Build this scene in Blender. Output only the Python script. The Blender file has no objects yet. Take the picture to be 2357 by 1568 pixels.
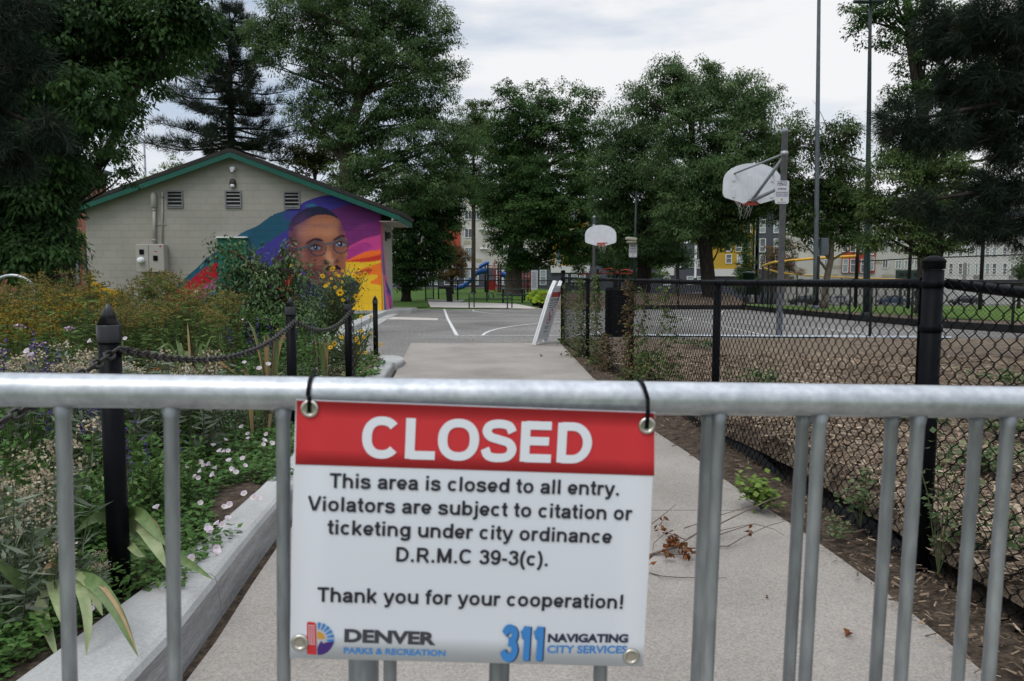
import bpy, math, random
import numpy as np
from mathutils import Vector, Matrix

SC = bpy.context.scene
R = math.radians
random.seed(7)
rng = np.random.default_rng(11)

# ---------------------------------------------------------------- camera
F, CX, CY, EYE = 1700.0, 1178.5, 784.0, 1.22
PITCH = math.atan(139.0 / F)
cam = bpy.data.cameras.new('camera')
cam.sensor_fit = 'HORIZONTAL'
cam.sensor_width = 36.0
cam.lens = 36.0 * F / 2357.0
cam.clip_start = 0.05
cam.clip_end = 2000
cam.dof.use_dof = True
cam.dof.focus_distance = 4.2
cam.dof.aperture_fstop = 8.0
camo = bpy.data.objects.new('camera', cam)
SC.collection.objects.link(camo)
camo.location = (0, 0, EYE)
camo.rotation_euler = (math.pi / 2 - PITCH, 0, 0)
SC.camera = camo

# ---------------------------------------------------------------- world and sun (overcast)
SUN_EL, SUN_AZ = 58.0, 215.0
wd = bpy.data.worlds.new('World')
SC.world = wd
wd.use_nodes = True
nt = wd.node_tree
nt.nodes.clear()
N = nt.nodes.new
wo = N('ShaderNodeOutputWorld'); bg = N('ShaderNodeBackground')
sky = N('ShaderNodeTexSky'); sky.sky_type = 'NISHITA'; sky.sun_disc = False
sky.sun_elevation = R(SUN_EL); sky.sun_rotation = R(SUN_AZ)
tc = N('ShaderNodeTexCoord'); mp = N('ShaderNodeMapping')
mp.inputs['Scale'].default_value = (1.0, 1.0, 4.2)
mp.inputs['Location'].default_value = (0.35, 0.1, 0.2)
nz = N('ShaderNodeTexNoise'); nz.inputs['Scale'].default_value = 2.6
nz.inputs['Detail'].default_value = 9; nz.inputs['Roughness'].default_value = 0.55
nz2 = N('ShaderNodeTexNoise'); nz2.inputs['Scale'].default_value = 1.3
nz2.inputs['Detail'].default_value = 6
rp = N('ShaderNodeValToRGB')
rp.color_ramp.elements[0].position = 0.36; rp.color_ramp.elements[0].color = (4.7, 5.25, 6.1, 1)
rp.color_ramp.elements[1].position = 0.58; rp.color_ramp.elements[1].color = (6.75, 6.85, 7.0, 1)
rp2 = N('ShaderNodeValToRGB')
rp2.color_ramp.elements[0].position = 0.40; rp2.color_ramp.elements[0].color = (0.5, 0.5, 0.5, 1)
rp2.color_ramp.elements[1].position = 0.54; rp2.color_ramp.elements[1].color = (1, 1, 1, 1)
mx = N('ShaderNodeMix'); mx.data_type = 'RGBA'
L = nt.links.new
L(tc.outputs['Generated'], mp.inputs['Vector'])
L(mp.outputs[0], nz.inputs['Vector']); L(mp.outputs[0], nz2.inputs['Vector'])
L(nz.outputs['Fac'], rp.inputs[0]); L(nz2.outputs['Fac'], rp2.inputs[0])
L(rp2.outputs[0], mx.inputs[0]); L(sky.outputs[0], mx.inputs[6]); L(rp.outputs[0], mx.inputs[7])
sx = N('ShaderNodeSeparateXYZ'); L(tc.outputs['Generated'], sx.inputs[0])
zr = N('ShaderNodeMapRange'); zr.interpolation_type = 'SMOOTHSTEP'      # an overcast sky is brightest overhead
zr.inputs['From Min'].default_value = .34; zr.inputs['From Max'].default_value = 1.0; zr.inputs['To Min'].default_value = 1.0; zr.inputs['To Max'].default_value = 2.2
L(sx.outputs['Z'], zr.inputs['Value'])
vm = N('ShaderNodeVectorMath'); vm.operation = 'SCALE'; L(mx.outputs[2], vm.inputs[0]); L(zr.outputs[0], vm.inputs['Scale'])
L(vm.outputs[0], bg.inputs['Color']); bg.inputs['Strength'].default_value = 0.10
L(bg.outputs[0], wo.inputs[0])
sl = bpy.data.lights.new('sun', 'SUN'); sl.energy = 0.9; sl.angle = R(25); sl.color = (1, 0.97, 0.92)
so = bpy.data.objects.new('sun', sl); SC.collection.objects.link(so)
so.rotation_euler = (R(90 - SUN_EL), 0, R(180 - SUN_AZ))
SC.view_settings.view_transform = 'Standard'
SC.view_settings.look = 'None'
SC.view_settings.exposure = 0.42
SC.view_settings.gamma = 1.0
SC.cycles.max_bounces = 6
SC.cycles.diffuse_bounces = 3
SC.cycles.glossy_bounces = 3
SC.cycles.transmission_bounces = 4
SC.cycles.transparent_max_bounces = 12
SC.cycles.use_denoising = True

# ---------------------------------------------------------------- pixel helpers (photo seen at 2357 x 1568)
cp, sp = math.cos(PITCH), math.sin(PITCH)
def ray(px, py):
    u = (px - CX) / F; v = (CY - py) / F
    return (u, cp + v * sp, -sp + v * cp)
def at(px, py, Y):
    d = ray(px, py); t = Y / d[1]
    return Vector((d[0] * t, Y, EYE + d[2] * t))
def gnd(px, py, z=0.0):
    d = ray(px, py); t = (z - EYE) / d[2]
    return Vector((d[0] * t, d[1] * t, z))
def sm(a, b, x):
    t = min(1, max(0, (x - a) / (b - a))); return t * t * (3 - 2 * t)
def gz(x, y):           # the park falls away towards the street on the right
    return -2.6 * min(1, max(0, (y - 30) / 80)) * sm(2, 26, x)

# ---------------------------------------------------------------- object helpers
COL = SC.collection
ORG = {}
def tag(o, label=None, cat=None, group=None, kind=None):
    if label: o['label'] = label
    if cat: o['category'] = cat
    if group: o['group'] = group
    if kind: o['kind'] = kind
    return o
def empty(name, loc, label, cat, group=None):
    o = bpy.data.objects.new(name, None)
    o.empty_display_size = 0.2
    COL.objects.link(o); o.location = loc
    ORG[o.name] = Vector(loc)
    return tag(o, label, cat, group)
def link(name, me, parent=None, org=None):
    o = bpy.data.objects.new(name, me); COL.objects.link(o)
    if parent is not None:
        o.parent = parent; ORG[o.name] = ORG[parent.name]
    else:
        o.location = org; ORG[o.name] = Vector(org)
    return o
def kids(o): return [c for c in o.children]
def copy_tree(o, parent=None):
    c = o.copy(); COL.objects.link(c)
    if parent is not None: c.parent = parent
    ORG[c.name] = ORG[o.name]
    for k in kids(o): copy_tree(k, c)
    return c

class MB:
    def __init__(s): s.v = []; s.f = []; s.m = []; s.sm = []
    def add(s, vs, fs, mi=0, smooth=False):
        b = len(s.v); s.v += [tuple(p) for p in vs]
        for f in fs:
            s.f.append([b + i for i in f]); s.m.append(mi); s.sm.append(smooth)
        return s
    def box(s, c, size, mi=0, rot=None, bev=0.0):
        hx, hy, hz = size[0] / 2, size[1] / 2, size[2] / 2
        if bev <= 0:
            vs = [Vector((x * hx, y * hy, z * hz)) for z in (-1, 1) for y in (-1, 1) for x in (-1, 1)]
            fs = [(0, 2, 3, 1), (4, 5, 7, 6), (0, 1, 5, 4), (2, 6, 7, 3), (0, 4, 6, 2), (1, 3, 7, 5)]
        else:
            b = min(bev, hx * .9, hy * .9, hz * .9)
            rings = []
            for z, ins in ((-hz, b), (-hz + b, 0), (hz - b, 0), (hz, b)):
                x, y = hx - ins, hy - ins
                rings.append([Vector(q) for q in ((x - b, -y, z), (x, -y + b, z), (x, y - b, z), (x - b, y, z), (-x + b, y, z), (-x, y - b, z), (-x, -y + b, z), (-x + b, -y, z))])
            vs = [p for r in rings for p in r]
            fs = [tuple(range(7, -1, -1)), tuple(range(24, 32))]
            for k in range(3):
                for i in range(8):
                    j = (i + 1) % 8
                    fs.append((k * 8 + i, k * 8 + j, (k + 1) * 8 + j, (k + 1) * 8 + i))
        if rot is not None: vs = [rot @ p for p in vs]
        c = Vector(c)
        return s.add([p + c for p in vs], fs, mi)
    def tube(s, pts, r, n=8, mi=0, closed=False, caps=True, smooth=True):
        pts = [Vector(p) for p in pts]; m = len(pts)
        rs = r if isinstance(r, (list, tuple)) else [r] * m
        vs = []; up = None
        for i, p in enumerate(pts):
            if closed: t = pts[(i + 1) % m] - pts[i - 1]
            else: t = pts[min(i + 1, m - 1)] - pts[max(i - 1, 0)]
            if t.length < 1e-9: t = Vector((0, 0, 1))
            t.normalize()
            if up is None:
                a = Vector((0, 0, 1)) if abs(t.z) < .9 else Vector((1, 0, 0))
                up = (a - t * a.dot(t)).normalized()
            else:
                up = up - t * up.dot(t)
                if up.length < 1e-6: up = t.orthogonal()
                up.normalize()
            sd = t.cross(up)
            for k in range(n):
                an = 2 * math.pi * k / n
                vs.append(p + (up * math.cos(an) + sd * math.sin(an)) * rs[i])
        fs = []
        for i in range(m if closed else m - 1):
            j = (i + 1) % m
            for k in range(n):
                l = (k + 1) % n
                fs.append((i * n + k, i * n + l, j * n + l, j * n + k))
        s.add(vs, fs, mi, smooth)
        if caps and not closed:
            b = len(s.v) - len(vs)
            s.f.append([b + k for k in range(n - 1, -1, -1)]); s.m.append(mi); s.sm.append(False)
            s.f.append([b + (m - 1) * n + k for k in range(n)]); s.m.append(mi); s.sm.append(False)
        return s
    def lathe(s, prof, o=(0, 0, 0), n=20, mi=0, smooth=True, rot=None):
        o = Vector(o); vs = []
        for r, z in prof:
            for k in range(n):
                a = 2 * math.pi * k / n
                q = Vector((r * math.cos(a), r * math.sin(a), z))
                vs.append(o + (rot @ q if rot is not None else q))
        fs = [(i * n + k, i * n + (k + 1) % n, (i + 1) * n + (k + 1) % n, (i + 1) * n + k) for i in range(len(prof) - 1) for k in range(n)]
        s.add(vs, fs, mi, smooth)
        b = len(s.v) - len(vs)
        if prof[0][0] > 1e-5: s.f.append([b + k for k in range(n - 1, -1, -1)]); s.m.append(mi); s.sm.append(False)
        if prof[-1][0] > 1e-5: s.f.append([b + (len(prof) - 1) * n + k for k in range(n)]); s.m.append(mi); s.sm.append(False)
        return s
    def prism(s, poly, dvec, mi=0):          # poly: 3D points, extruded along dvec
        poly = [Vector(p) for p in poly]; d = Vector(dvec); n = len(poly)
        vs = poly + [p + d for p in poly]
        fs = [tuple(range(n - 1, -1, -1)), tuple(range(n, 2 * n))] + [(i, (i + 1) % n, n + (i + 1) % n, n + i) for i in range(n)]
        return s.add(vs, fs, mi)
    def build(s, name, mats, parent=None, org=None):
        o0 = ORG[parent.name] if parent is not None else Vector(org if org is not None else s.base())
        me = bpy.data.meshes.new(name)
        me.from_pydata([(p[0] - o0.x, p[1] - o0.y, p[2] - o0.z) for p in s.v], [], s.f)
        if not isinstance(mats, (list, tuple)): mats = [mats]
        for m in mats: me.materials.append(m)
        me.polygons.foreach_set('material_index', s.m)
        me.polygons.foreach_set('use_smooth', s.sm)
        me.update()
        return link(name, me, parent, o0)
    def base(s):
        a = np.array(s.v); lo, hi = a.min(0), a.max(0)
        return ((lo[0] + hi[0]) / 2, (lo[1] + hi[1]) / 2, lo[2])

def quads_mesh(name, V, mats, parent=None, org=None, tint=None, mi=None):
    """V: (n,4,3) array of quads"""
    n = len(V)
    o0 = ORG[parent.name] if parent is not None else Vector(org)
    me = bpy.data.meshes.new(name)
    co = (V.reshape(-1, 3) - np.array(o0)).astype(np.float32)
    me.vertices.add(n * 4); me.vertices.foreach_set('co', co.ravel())
    me.loops.add(n * 4); me.loops.foreach_set('vertex_index', np.arange(n * 4, dtype=np.int32))
    me.polygons.add(n); me.polygons.foreach_set('loop_start', np.arange(0, n * 4, 4, dtype=np.int32))
    try: me.polygons.foreach_set('loop_total', np.full(n, 4, dtype=np.int32))
    except Exception: pass
    if not isinstance(mats, (list, tuple)): mats = [mats]
    for m in mats: me.materials.append(m)
    if mi is not None: me.polygons.foreach_set('material_index', np.asarray(mi, dtype=np.int32))
    if tint is not None:
        a = me.attributes.new('tint', 'FLOAT', 'FACE'); a.data.foreach_set('value', np.asarray(tint, dtype=np.float32))
    me.update(calc_edges=True)
    return link(name, me, parent, o0)

def unit(a): return a / (np.linalg.norm(a, axis=-1, keepdims=True) + 1e-9)
def leaf_quads(c, d, L_, W_, fold=0.18, nrm=None, wide=0.45):
    """c,d: (n,3); diamond leaves with base at c pointing along d"""
    n = len(c); d = unit(d)
    a = rng.normal(size=(n, 3)) if nrm is None else nrm + rng.normal(size=(n, 3)) * .35
    s = unit(np.cross(d, a)); up = np.cross(s, d)
    L_ = np.broadcast_to(np.asarray(L_, float), (n,))[:, None]; W_ = np.broadcast_to(np.asarray(W_, float), (n,))[:, None]
    return np.stack([c, c + d * L_ * wide + s * W_ / 2 + up * W_ * fold, c + d * L_, c + d * L_ * wide - s * W_ / 2 + up * W_ * fold], axis=1)

# ---------------------------------------------------------------- materials
def s2l(c):
    c = np.asarray(c, float) / 255.0
    return np.where(c <= .04045, c / 12.92, ((c + .055) / 1.055) ** 2.4)
MATS = {}
def M(name, c1, c2=None, scale=6.0, rough=.75, metal=0.0, bump=0.0, bscale=None, spec=.35, c3=None, fscale=None, famt=.0, lo=.35, hi=.65, stretch=None, coat=0):
    m = bpy.data.materials.new(name); m.use_nodes = True
    t = m.node_tree; b = t.nodes['Principled BSDF']; nn = t.nodes.new; k = t.links.new
    b.inputs['Roughness'].default_value = rough; b.inputs['Metallic'].default_value = metal
    b.inputs['Specular IOR Level'].default_value = spec
    if coat: b.inputs['Coat Weight'].default_value = coat
    if c2 is None: c2 = tuple(x * .82 for x in c1)
    co = nn('ShaderNodeTexCoord'); src = co.outputs['Object']
    if stretch:
        mpn = nn('ShaderNodeMapping'); mpn.inputs['Scale'].default_value = stretch
        k(src, mpn.inputs[0]); src = mpn.outputs[0]
    n1 = nn('ShaderNodeTexNoise'); n1.inputs['Scale'].default_value = scale; n1.inputs['Detail'].default_value = 7; n1.inputs['Roughness'].default_value = .6
    k(src, n1.inputs['Vector'])
    r = nn('ShaderNodeValToRGB'); r.color_ramp.elements[0].position = lo; r.color_ramp.elements[1].position = hi
    r.color_ramp.elements[0].color = (*c1, 1); r.color_ramp.elements[1].color = (*c2, 1)
    if c3 is not None:
        e = r.color_ramp.elements.new((lo + hi) / 2); e.color = (*c3, 1)
    k(n1.outputs['Fac'], r.inputs[0]); out = r.outputs[0]
    if fscale:
        n2 = nn('ShaderNodeTexNoise'); n2.inputs['Scale'].default_value = fscale; n2.inputs['Detail'].default_value = 3
        k(src, n2.inputs['Vector'])
        r2 = nn('ShaderNodeValToRGB'); r2.color_ramp.elements[0].position = .33; r2.color_ramp.elements[1].position = .67
        r2.color_ramp.elements[0].color = (1 - famt, 1 - famt, 1 - famt, 1); r2.color_ramp.elements[1].color = (1 + famt, 1 + famt, 1 + famt, 1)
        k(n2.outputs['Fac'], r2.inputs[0])
        mm = nn('ShaderNodeMix'); mm.data_type = 'RGBA'; mm.blend_type = 'MULTIPLY'; mm.inputs[0].default_value = 1
        k(out, mm.inputs[6]); k(r2.outputs[0], mm.inputs[7]); out = mm.outputs[2]
    k(out, b.inputs['Base Color'])
    if bump:
        n3 = nn('ShaderNodeTexNoise'); n3.inputs['Scale'].default_value = bscale or scale * 6; n3.inputs['Detail'].default_value = 5
        k(src, n3.inputs['Vector'])
        bp = nn('ShaderNodeBump'); bp.inputs['Strength'].default_value = min(1, bump); bp.inputs['Distance'].default_value = .01
        k(n3.outputs['Fac'], bp.inputs['Height']); k(bp.outputs[0], b.inputs['Normal'])
    MATS[name] = m
    return m
def leafM(name, cols, rough=.6, spec=.12, transl=.25, tcol=None):
    m = bpy.data.materials.new(name); m.use_nodes = True
    t = m.node_tree; b = t.nodes['Principled BSDF']; o = t.nodes['Material Output']; nn = t.nodes.new; k = t.links.new
    b.inputs['Roughness'].default_value = rough; b.inputs['Specular IOR Level'].default_value = spec
    a = nn('ShaderNodeAttribute'); a.attribute_name = 'tint'
    r = nn('ShaderNodeValToRGB')
    el = r.color_ramp.elements; el[0].position = 0; el[0].color = (*cols[0], 1); el[1].position = 1; el[1].color = (*cols[-1], 1)
    for i, c in enumerate(cols[1:-1]):
        e = el.new((i + 1) / (len(cols) - 1)); e.color = (*c, 1)
    k(a.outputs['Fac'], r.inputs[0]); k(r.outputs[0], b.inputs['Base Color'])
    if transl:
        tr = nn('ShaderNodeBsdfTranslucent'); ms = nn('ShaderNodeMixShader'); ms.inputs[0].default_value = transl
        h = nn('ShaderNodeHueSaturation'); h.inputs['Value'].default_value = 1.25; h.inputs['Hue'].default_value = .485
        k(r.outputs[0], h.inputs['Color']); k(h.outputs[0], tr.inputs[0])
        k(b.outputs[0], ms.inputs[1]); k(tr.outputs[0], ms.inputs[2]); k(ms.outputs[0], o.inputs[0])
    return m

GALV = M('galvanised_steel', (.41, .435, .46), (.53, .55, .57), scale=30, rough=.42, metal=.7, bump=.05, bscale=90, fscale=90, famt=.10)
GALV2 = M('galvanised_bar', (.25, .265, .28), (.36, .375, .385), scale=18, rough=.48, metal=.65, bump=.15, bscale=80, fscale=60, famt=.18, stretch=(1, 1, .25))
BLACK = M('black_paint', (.003, .0034, .0045), (.005, .0056, .007), scale=9, rough=.45, spec=.07, bump=.05, bscale=40)
BLACKV = M('black_vinyl', (.003, .0034, .0045), (.005, .0055, .007), scale=9, rough=.5, spec=.06)
BLACKM = M('black_matte', (.012, .012, .013), (.02, .02, .02), scale=9, rough=.75, spec=.2)
BLACKG = M('black_gloss', (.006, .007, .009), (.010, .011, .013), scale=9, rough=.30, spec=.5)
CHAINM = M('worn_black_iron', (.016, .015, .015), (.05, .044, .04), scale=30, rough=.36, metal=.5, spec=.5)
CONC = M('path_concrete', (.205, .184, .162), (.305, .278, .248), scale=.9, rough=.92, bump=.04, bscale=300, fscale=130, famt=.20, spec=.12, lo=.26, hi=.60)
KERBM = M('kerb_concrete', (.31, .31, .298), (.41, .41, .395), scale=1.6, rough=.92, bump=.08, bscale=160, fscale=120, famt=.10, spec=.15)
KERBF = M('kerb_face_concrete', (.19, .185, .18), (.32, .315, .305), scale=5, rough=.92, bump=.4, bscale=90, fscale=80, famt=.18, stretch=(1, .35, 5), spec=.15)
ASPH = M('worn_asphalt', (.125, .118, .110), (.205, .195, .182), scale=.42, rough=.93, bump=.25, bscale=150, fscale=17, famt=.34, spec=.12, lo=.3, hi=.62)
LINE = M('court_paint', (.60, .60, .58), (.40, .39, .37), scale=9, rough=.8, lo=.45, hi=.8)
STRIP = M('blue_grey_concrete', (.33, .36, .40), (.42, .45, .48), scale=3, rough=.85)
PAD = M('pale_concrete', (.42, .39, .35), (.50, .46, .42), scale=.8, rough=.9, fscale=40, famt=.08)
GRASS = M('lawn_grass', (.035, .075, .012), (.07, .13, .022), scale=2.5, rough=.9, bump=.6, bscale=60, fscale=40, famt=.35, spec=.1)
FIELD = M('field_grass', (.075, .135, .028), (.105, .17, .038), scale=1.0, rough=.9, bump=.5, bscale=40, fscale=25, famt=.2, spec=.05)
MULCH = M('mulch', (.075, .055, .04), (.21, .165, .12), scale=5, rough=.95, bump=.9, bscale=42, fscale=55, famt=.5, spec=.1, stretch=(1, 1.6, 1))
SOIL = M('bed_soil', (.035, .027, .02), (.09, .068, .05), scale=14, rough=.95, bump=.8, bscale=50, fscale=60, famt=.4, spec=.1)
BARK = M('bark', (.035, .028, .022), (.085, .07, .055), scale=5, rough=.95, bump=.9, bscale=16, stretch=(3, 3, .6), spec=.1)
BARKP = M('pale_bark', (.12, .095, .075), (.22, .18, .15), scale=5, rough=.95, bump=.6, bscale=16, stretch=(3, 3, .6), spec=.1)
BARKD = M('dark_bark', (.018, .015, .013), (.045, .038, .032), scale=5, rough=.95, bump=.8, bscale=16, stretch=(3, 3, .6), spec=.1)
WHITE = M('white_plastic', (.62, .63, .64), (.70, .71, .72), scale=4, rough=.5)
WHITEP = M('white_board', (.58, .60, .63), (.62, .64, .67), scale=3, rough=.5, fscale=5, famt=.05)
STEELG = M('grey_pole', (.20, .215, .235), (.27, .285, .31), scale=7, rough=.55, metal=.0, fscale=40, famt=.12)
POLEG = M('grey_green_pole', (.085, .10, .115), (.12, .14, .155), scale=4, rough=.5, metal=.2)
POLED = M('dark_green_pole', (.010, .022, .022), (.018, .03, .03), scale=4, rough=.5)
RED = M('red_paint', (.42, .03, .025), (.32, .025, .02), scale=5, rough=.4)
RIMM = M('orange_rim', (.45, .07, .035), (.33, .05, .03), scale=8, rough=.5)
BLUE = M('blue_plastic', (.015, .08, .30), (.02, .10, .36), scale=4, rough=.35)
DGREEN = M('dark_green_plastic', (.012, .03, .028), (.018, .04, .036), scale=4, rough=.5)
GLASSD = M('window_glass_dark', (.05, .06, .065), (.12, .13, .135), scale=.4, rough=.12, spec=.6)
GLASSL = M('window_glass_pale', (.16, .20, .20), (.28, .34, .33), scale=.5, rough=.15, spec=.6)
FRAMEW = M('white_frame', (.62, .62, .61), (.68, .68, .66), rough=.6)
YELLOW = M('yellow_cap', (.62, .30, .015), (.70, .36, .02), scale=5, rough=.5)
# ================================================================ SETTING
def interp(tab, y):
    ys = [a for a, b in tab]
    if y <= ys[0]: return tab[0][1]
    for i in range(len(tab) - 1):
        if y <= ys[i + 1]:
            t = (y - ys[i]) / (ys[i + 1] - ys[i]); return tab[i][1] * (1 - t) + tab[i + 1][1] * t
    return tab[-1][1]
PL = [(-1.0, -.95), (.5, -.97), (2.26, -.98), (2.77, -1.03), (3.31, -1.07), (4.5, -1.13), (6.5, -1.25), (9.3, -1.49), (14.2, -1.95)]
PR = [(-1.0, 1.46), (2.3, 1.46), (3.0, 1.45), (3.74, 1.37), (4.2, 1.31), (5.1, 1.24), (5.84, 1.14), (9.3, 1.0), (14.3, .93)]
FX = [(-1.0, 1.84), (.5, 1.80), (2.5, 1.73), (3.0, 1.70), (4.0, 1.64), (5.6, 1.555), (8.6, 1.39), (11.3, 1.16), (14.3, .98)]

def grid_sheet(name, xs, ys, zf, mat, kind='structure'):
    mb = MB(); nx, ny = len(xs), len(ys)
    vs = [(x, y, zf(x, y)) for y in ys for x in xs]
    fs = [(j * nx + i, j * nx + i + 1, (j + 1) * nx + i + 1, (j + 1) * nx + i) for j in range(ny - 1) for i in range(nx - 1)]
    mb.add(vs, fs, 0, True)
    return tag(mb.build(name, mat, org=(0, 0, 0)), kind=kind)
def poly_sheet(name, pts, z, mat):
    mb = MB(); mb.add([(x, y, z) for x, y in pts], [tuple(range(len(pts)))])
    return tag(mb.build(name, mat, org=(0, 0, 0)), kind='structure')

gx = [-400, -200, -100, -60, -40, -25, -15, -8, -4, 0, 2, 4, 6, 8, 10, 12, 14, 16, 18, 20, 22, 24, 26, 30, 40, 60, 100, 200, 400]
gy = [-30, -5, 5, 15, 25, 30, 34, 38, 44, 50, 60, 70, 80, 90, 100, 110, 130, 200, 500, 900]
grid_sheet('ground', gx, gy, lambda x, y: gz(x, y) - .03, GRASS)
# asphalt court and yard
poly_sheet('court', [(-9, 10.4), (.9, 10.4), (.95, 15.45), (12, 15.4), (11.6, 17.0), (10.7, 19.2), (10.2, 22.5), (9.7, 27.7), (9.5, 30.6), (-4.6, 31.2), (-9, 31.2)], 0.0, ASPH)
# concrete path slabs with open joints
mb = MB()
for y0, y1 in ((-.9, 3.80), (3.81, 7.3), (7.31, 10.85), (10.86, 14.2)):
    n = 10; ring = []
    for k in range(n + 1):
        y = y0 + (y1 - y0) * k / n; ring.append((interp(PL, y), interp(PR, y), y))
    vs = [(l, y, .012) for l, r, y in ring] + [(r, y, .012) for l, r, y in ring]
    vs += [(l, y, -.06) for l, r, y in ring] + [(r, y, -.06) for l, r, y in ring]
    m = n + 1
    fs = [(k, m + k, m + k + 1, k + 1) for k in range(n)]
    fs += [(k, k + 1, 2 * m + k + 1, 2 * m + k) for k in range(n)] + [(m + k, 3 * m + k, 3 * m + k + 1, m + k + 1) for k in range(n)]
    fs += [(0, 2 * m, 3 * m, m), (n, m + n, 3 * m + n, 2 * m + n)]
    mb.add(vs, fs)
tag(mb.build('path', CONC, org=(0, 0, 0)), kind='structure')
# dark soil under the joints, along the kerb and under the fence
mb = MB()
mb.add([(-1.6, -.9, -.012), (1.9, -.9, -.012), (1.9, 10.3, -.012), (-2.4, 10.3, -.012)], [(0, 1, 2, 3)])
for k in range(38):
    y0, y1 = -.9 + k * .4, -.5 + k * .4
    if y1 > 14.4: break
    e = .03 * math.sin(k * 1.7)
    mb.add([(interp(PR, y0) - .0, y0, .004), (interp(FX, y0) + .25, y0, .03), (interp(FX, y1) + .25, y1, .03), (interp(PR, y1), y1, .004)], [(0, 1, 2, 3)])
tag(mb.build('soil', SOIL, org=(0, 0, 0)), kind='structure')

# kerb round the planting bed: separate stones with joints
KO = [(y, x - .045) for y, x in PL]
KI = [(-1.0, -1.36), (1.98, -1.35), (2.4, -1.28), (3.76, -1.31), (4.46, -1.36), (6.5, -1.5), (9.3, -1.78), (11.2, -2.0)]
def kz(y): return .155 - .05 * sm(3, 11, y)
def kerb_stone(mb, pts):          # pts: list of (outer(x,y), inner(x,y), z)
    sec = []
    for (ox, oy), (ix, iy), z in pts:
        dx, dy = ix - ox, iy - oy; l = math.hypot(dx, dy); dx /= l; dy /= l
        prof = [(0.0, -.05), (.012, z * .55), (.018, z - .035), (.026, z - .014), (.042, z - .003), (.07, z), (l - .02, z + .002), (l, z - .012), (l, -.05)]
        sec.append([(ox + dx * a, oy + dy * a, b) for a, b in prof])
    m = len(sec[0]); vs = [p for s in sec for p in s]
    for i in range(len(sec) - 1):
        for k in range(m - 1):
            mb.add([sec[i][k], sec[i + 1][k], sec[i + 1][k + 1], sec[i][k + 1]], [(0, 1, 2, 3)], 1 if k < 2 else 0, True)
    mb.add(sec[0], [tuple(range(m))]); mb.add(sec[-1], [tuple(range(m - 1, -1, -1))])
mb = MB()
cuts = [-.9, 2.62, 4.9, 7.4, 10.0]
for a, b in zip(cuts[:-1], cuts[1:]):
    n = 8; kerb_stone(mb, [((interp(KO, y), y), (interp(KI, y), y), kz(y)) for y in [a + (b - .006 - a) * k / n for k in range(n + 1)]])
nose = []
c = (-1.98, 10.55)
for k in range(9):
    an = R(-20 + 110 * k / 8)
    nose.append(((c[0] + .43 * math.cos(an) + .02, 10.0 + .006 + (10.55 - 10) * min(1, k / 2) + .55 * math.sin(max(0, an))), (c[0] + .14 * math.cos(an), 10.01 + .5 * min(1, k / 2) + .24 * math.sin(max(0, an))), .10))
kerb_stone(mb, nose)
kerb_stone(mb, [((-2.0 - 3.5 * k / 4, 11.1 + .7 * k / 4), (-2.0 - 3.5 * k / 4, 10.8 + .7 * k / 4), .10) for k in range(5)])
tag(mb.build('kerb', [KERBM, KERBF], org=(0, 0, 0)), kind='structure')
# planting bed soil
def bedz(x, y): return kz(y) - .035 + .02 * math.sin(3.1 * x + 1.3 * y) * math.sin(2.3 * y) + .12 * sm(-1.6, -4.5, x) if False else kz(y) - .035 + .02 * math.sin(3.1 * x + 1.3 * y) * math.sin(2.3 * y) + .10 * sm(1.6, 4.5, -x)
mb = MB()
ys = [-.8 + .3 * k for k in range(40)]
vs = []; nx = 22
for y in ys:
    x1 = interp(KI, y) + .01
    for k in range(nx): 
        x = x1 - 9.5 * (k / (nx - 1)) ** 1.4; vs.append((x, y, bedz(x, y)))
fs = [(j * nx + i, (j + 1) * nx + i, (j + 1) * nx + i + 1, j * nx + i + 1) for j in range(len(ys) - 1) for i in range(nx - 1)]
mb.add(vs, fs, 0, True)
tag(mb.build('planting_bed', SOIL, org=(0, 0, 0)), kind='structure')
# mulch by the fence
mb = MB(); vs = []; ys = [-.8 + .16 * k for k in range(102)]; nx = 46
def mz(x, y):
    d = x - interp(FX, y)
    return .03 + .20 * math.exp(-max(0, d - .05) / .55) * sm(-.03, .10, d) * (1 - sm(4, 9, y)) + .025 * math.sin(2.1 * x + y) * math.sin(1.7 * y + .6 * x)
for y in ys:
    x1 = interp(FX, y) + .02
    for k in range(nx):
        x = x1 + 11.5 * (k / (nx - 1)) ** 1.5; vs.append((x, y, max(.005, mz(x, y)) * (1 if y < 15.2 else .3) + random.uniform(-.008, .008)))
fs = [(j * nx + i, j * nx + i + 1, (j + 1) * nx + i + 1, (j + 1) * nx + i) for j in range(len(ys) - 1) for i in range(nx - 1)]
mb.add(vs, fs, 0, True)
tag(mb.build('mulch', MULCH, org=(0, 0, 0)), kind='structure')
# mulch bank behind the court, mulch verge on its right, ball field
def bank(x, y): return .58 * sm(31, 36.5, y) + gz(x, y) * .3 + random.uniform(-.02, .02)
grid_sheet('mulch_bank', [1.5 + .5 * k for k in range(19)], [30.7 + .5 * k for k in range(16)], bank, MULCH)
poly_sheet('mulch_verge', [(13.2, 13), (18, 13), (16.2, 20.5), (15.3, 22), (13.9, 23), (13.8, 26.6), (11.8, 31), (9.6, 30.7), (9.75, 27.7), (10.2, 22.5), (10.7, 19.2), (11.6, 17)], -.004, MULCH)
def fz(x, y): return gz(x, y) + .012
mb = MB()
edge = [(16.2, 20.5), (15.3, 22), (13.9, 23), (13.8, 26.6), (11.8, 31), (10.5, 34), (10, 40), (12, 60), (14, 108)]
rows = []
for k in range(40):
    y = 20.5 + 87.5 * (k / 39) ** 1.5; x0 = interp([(b, a) for a, b in edge], y)
    rows.append([(x0 + (90 - x0) * (i / 14) ** 1.5, y) for i in range(15)])
vs = [(x, y, fz(x, y)) for r in rows for x, y in r]
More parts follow.
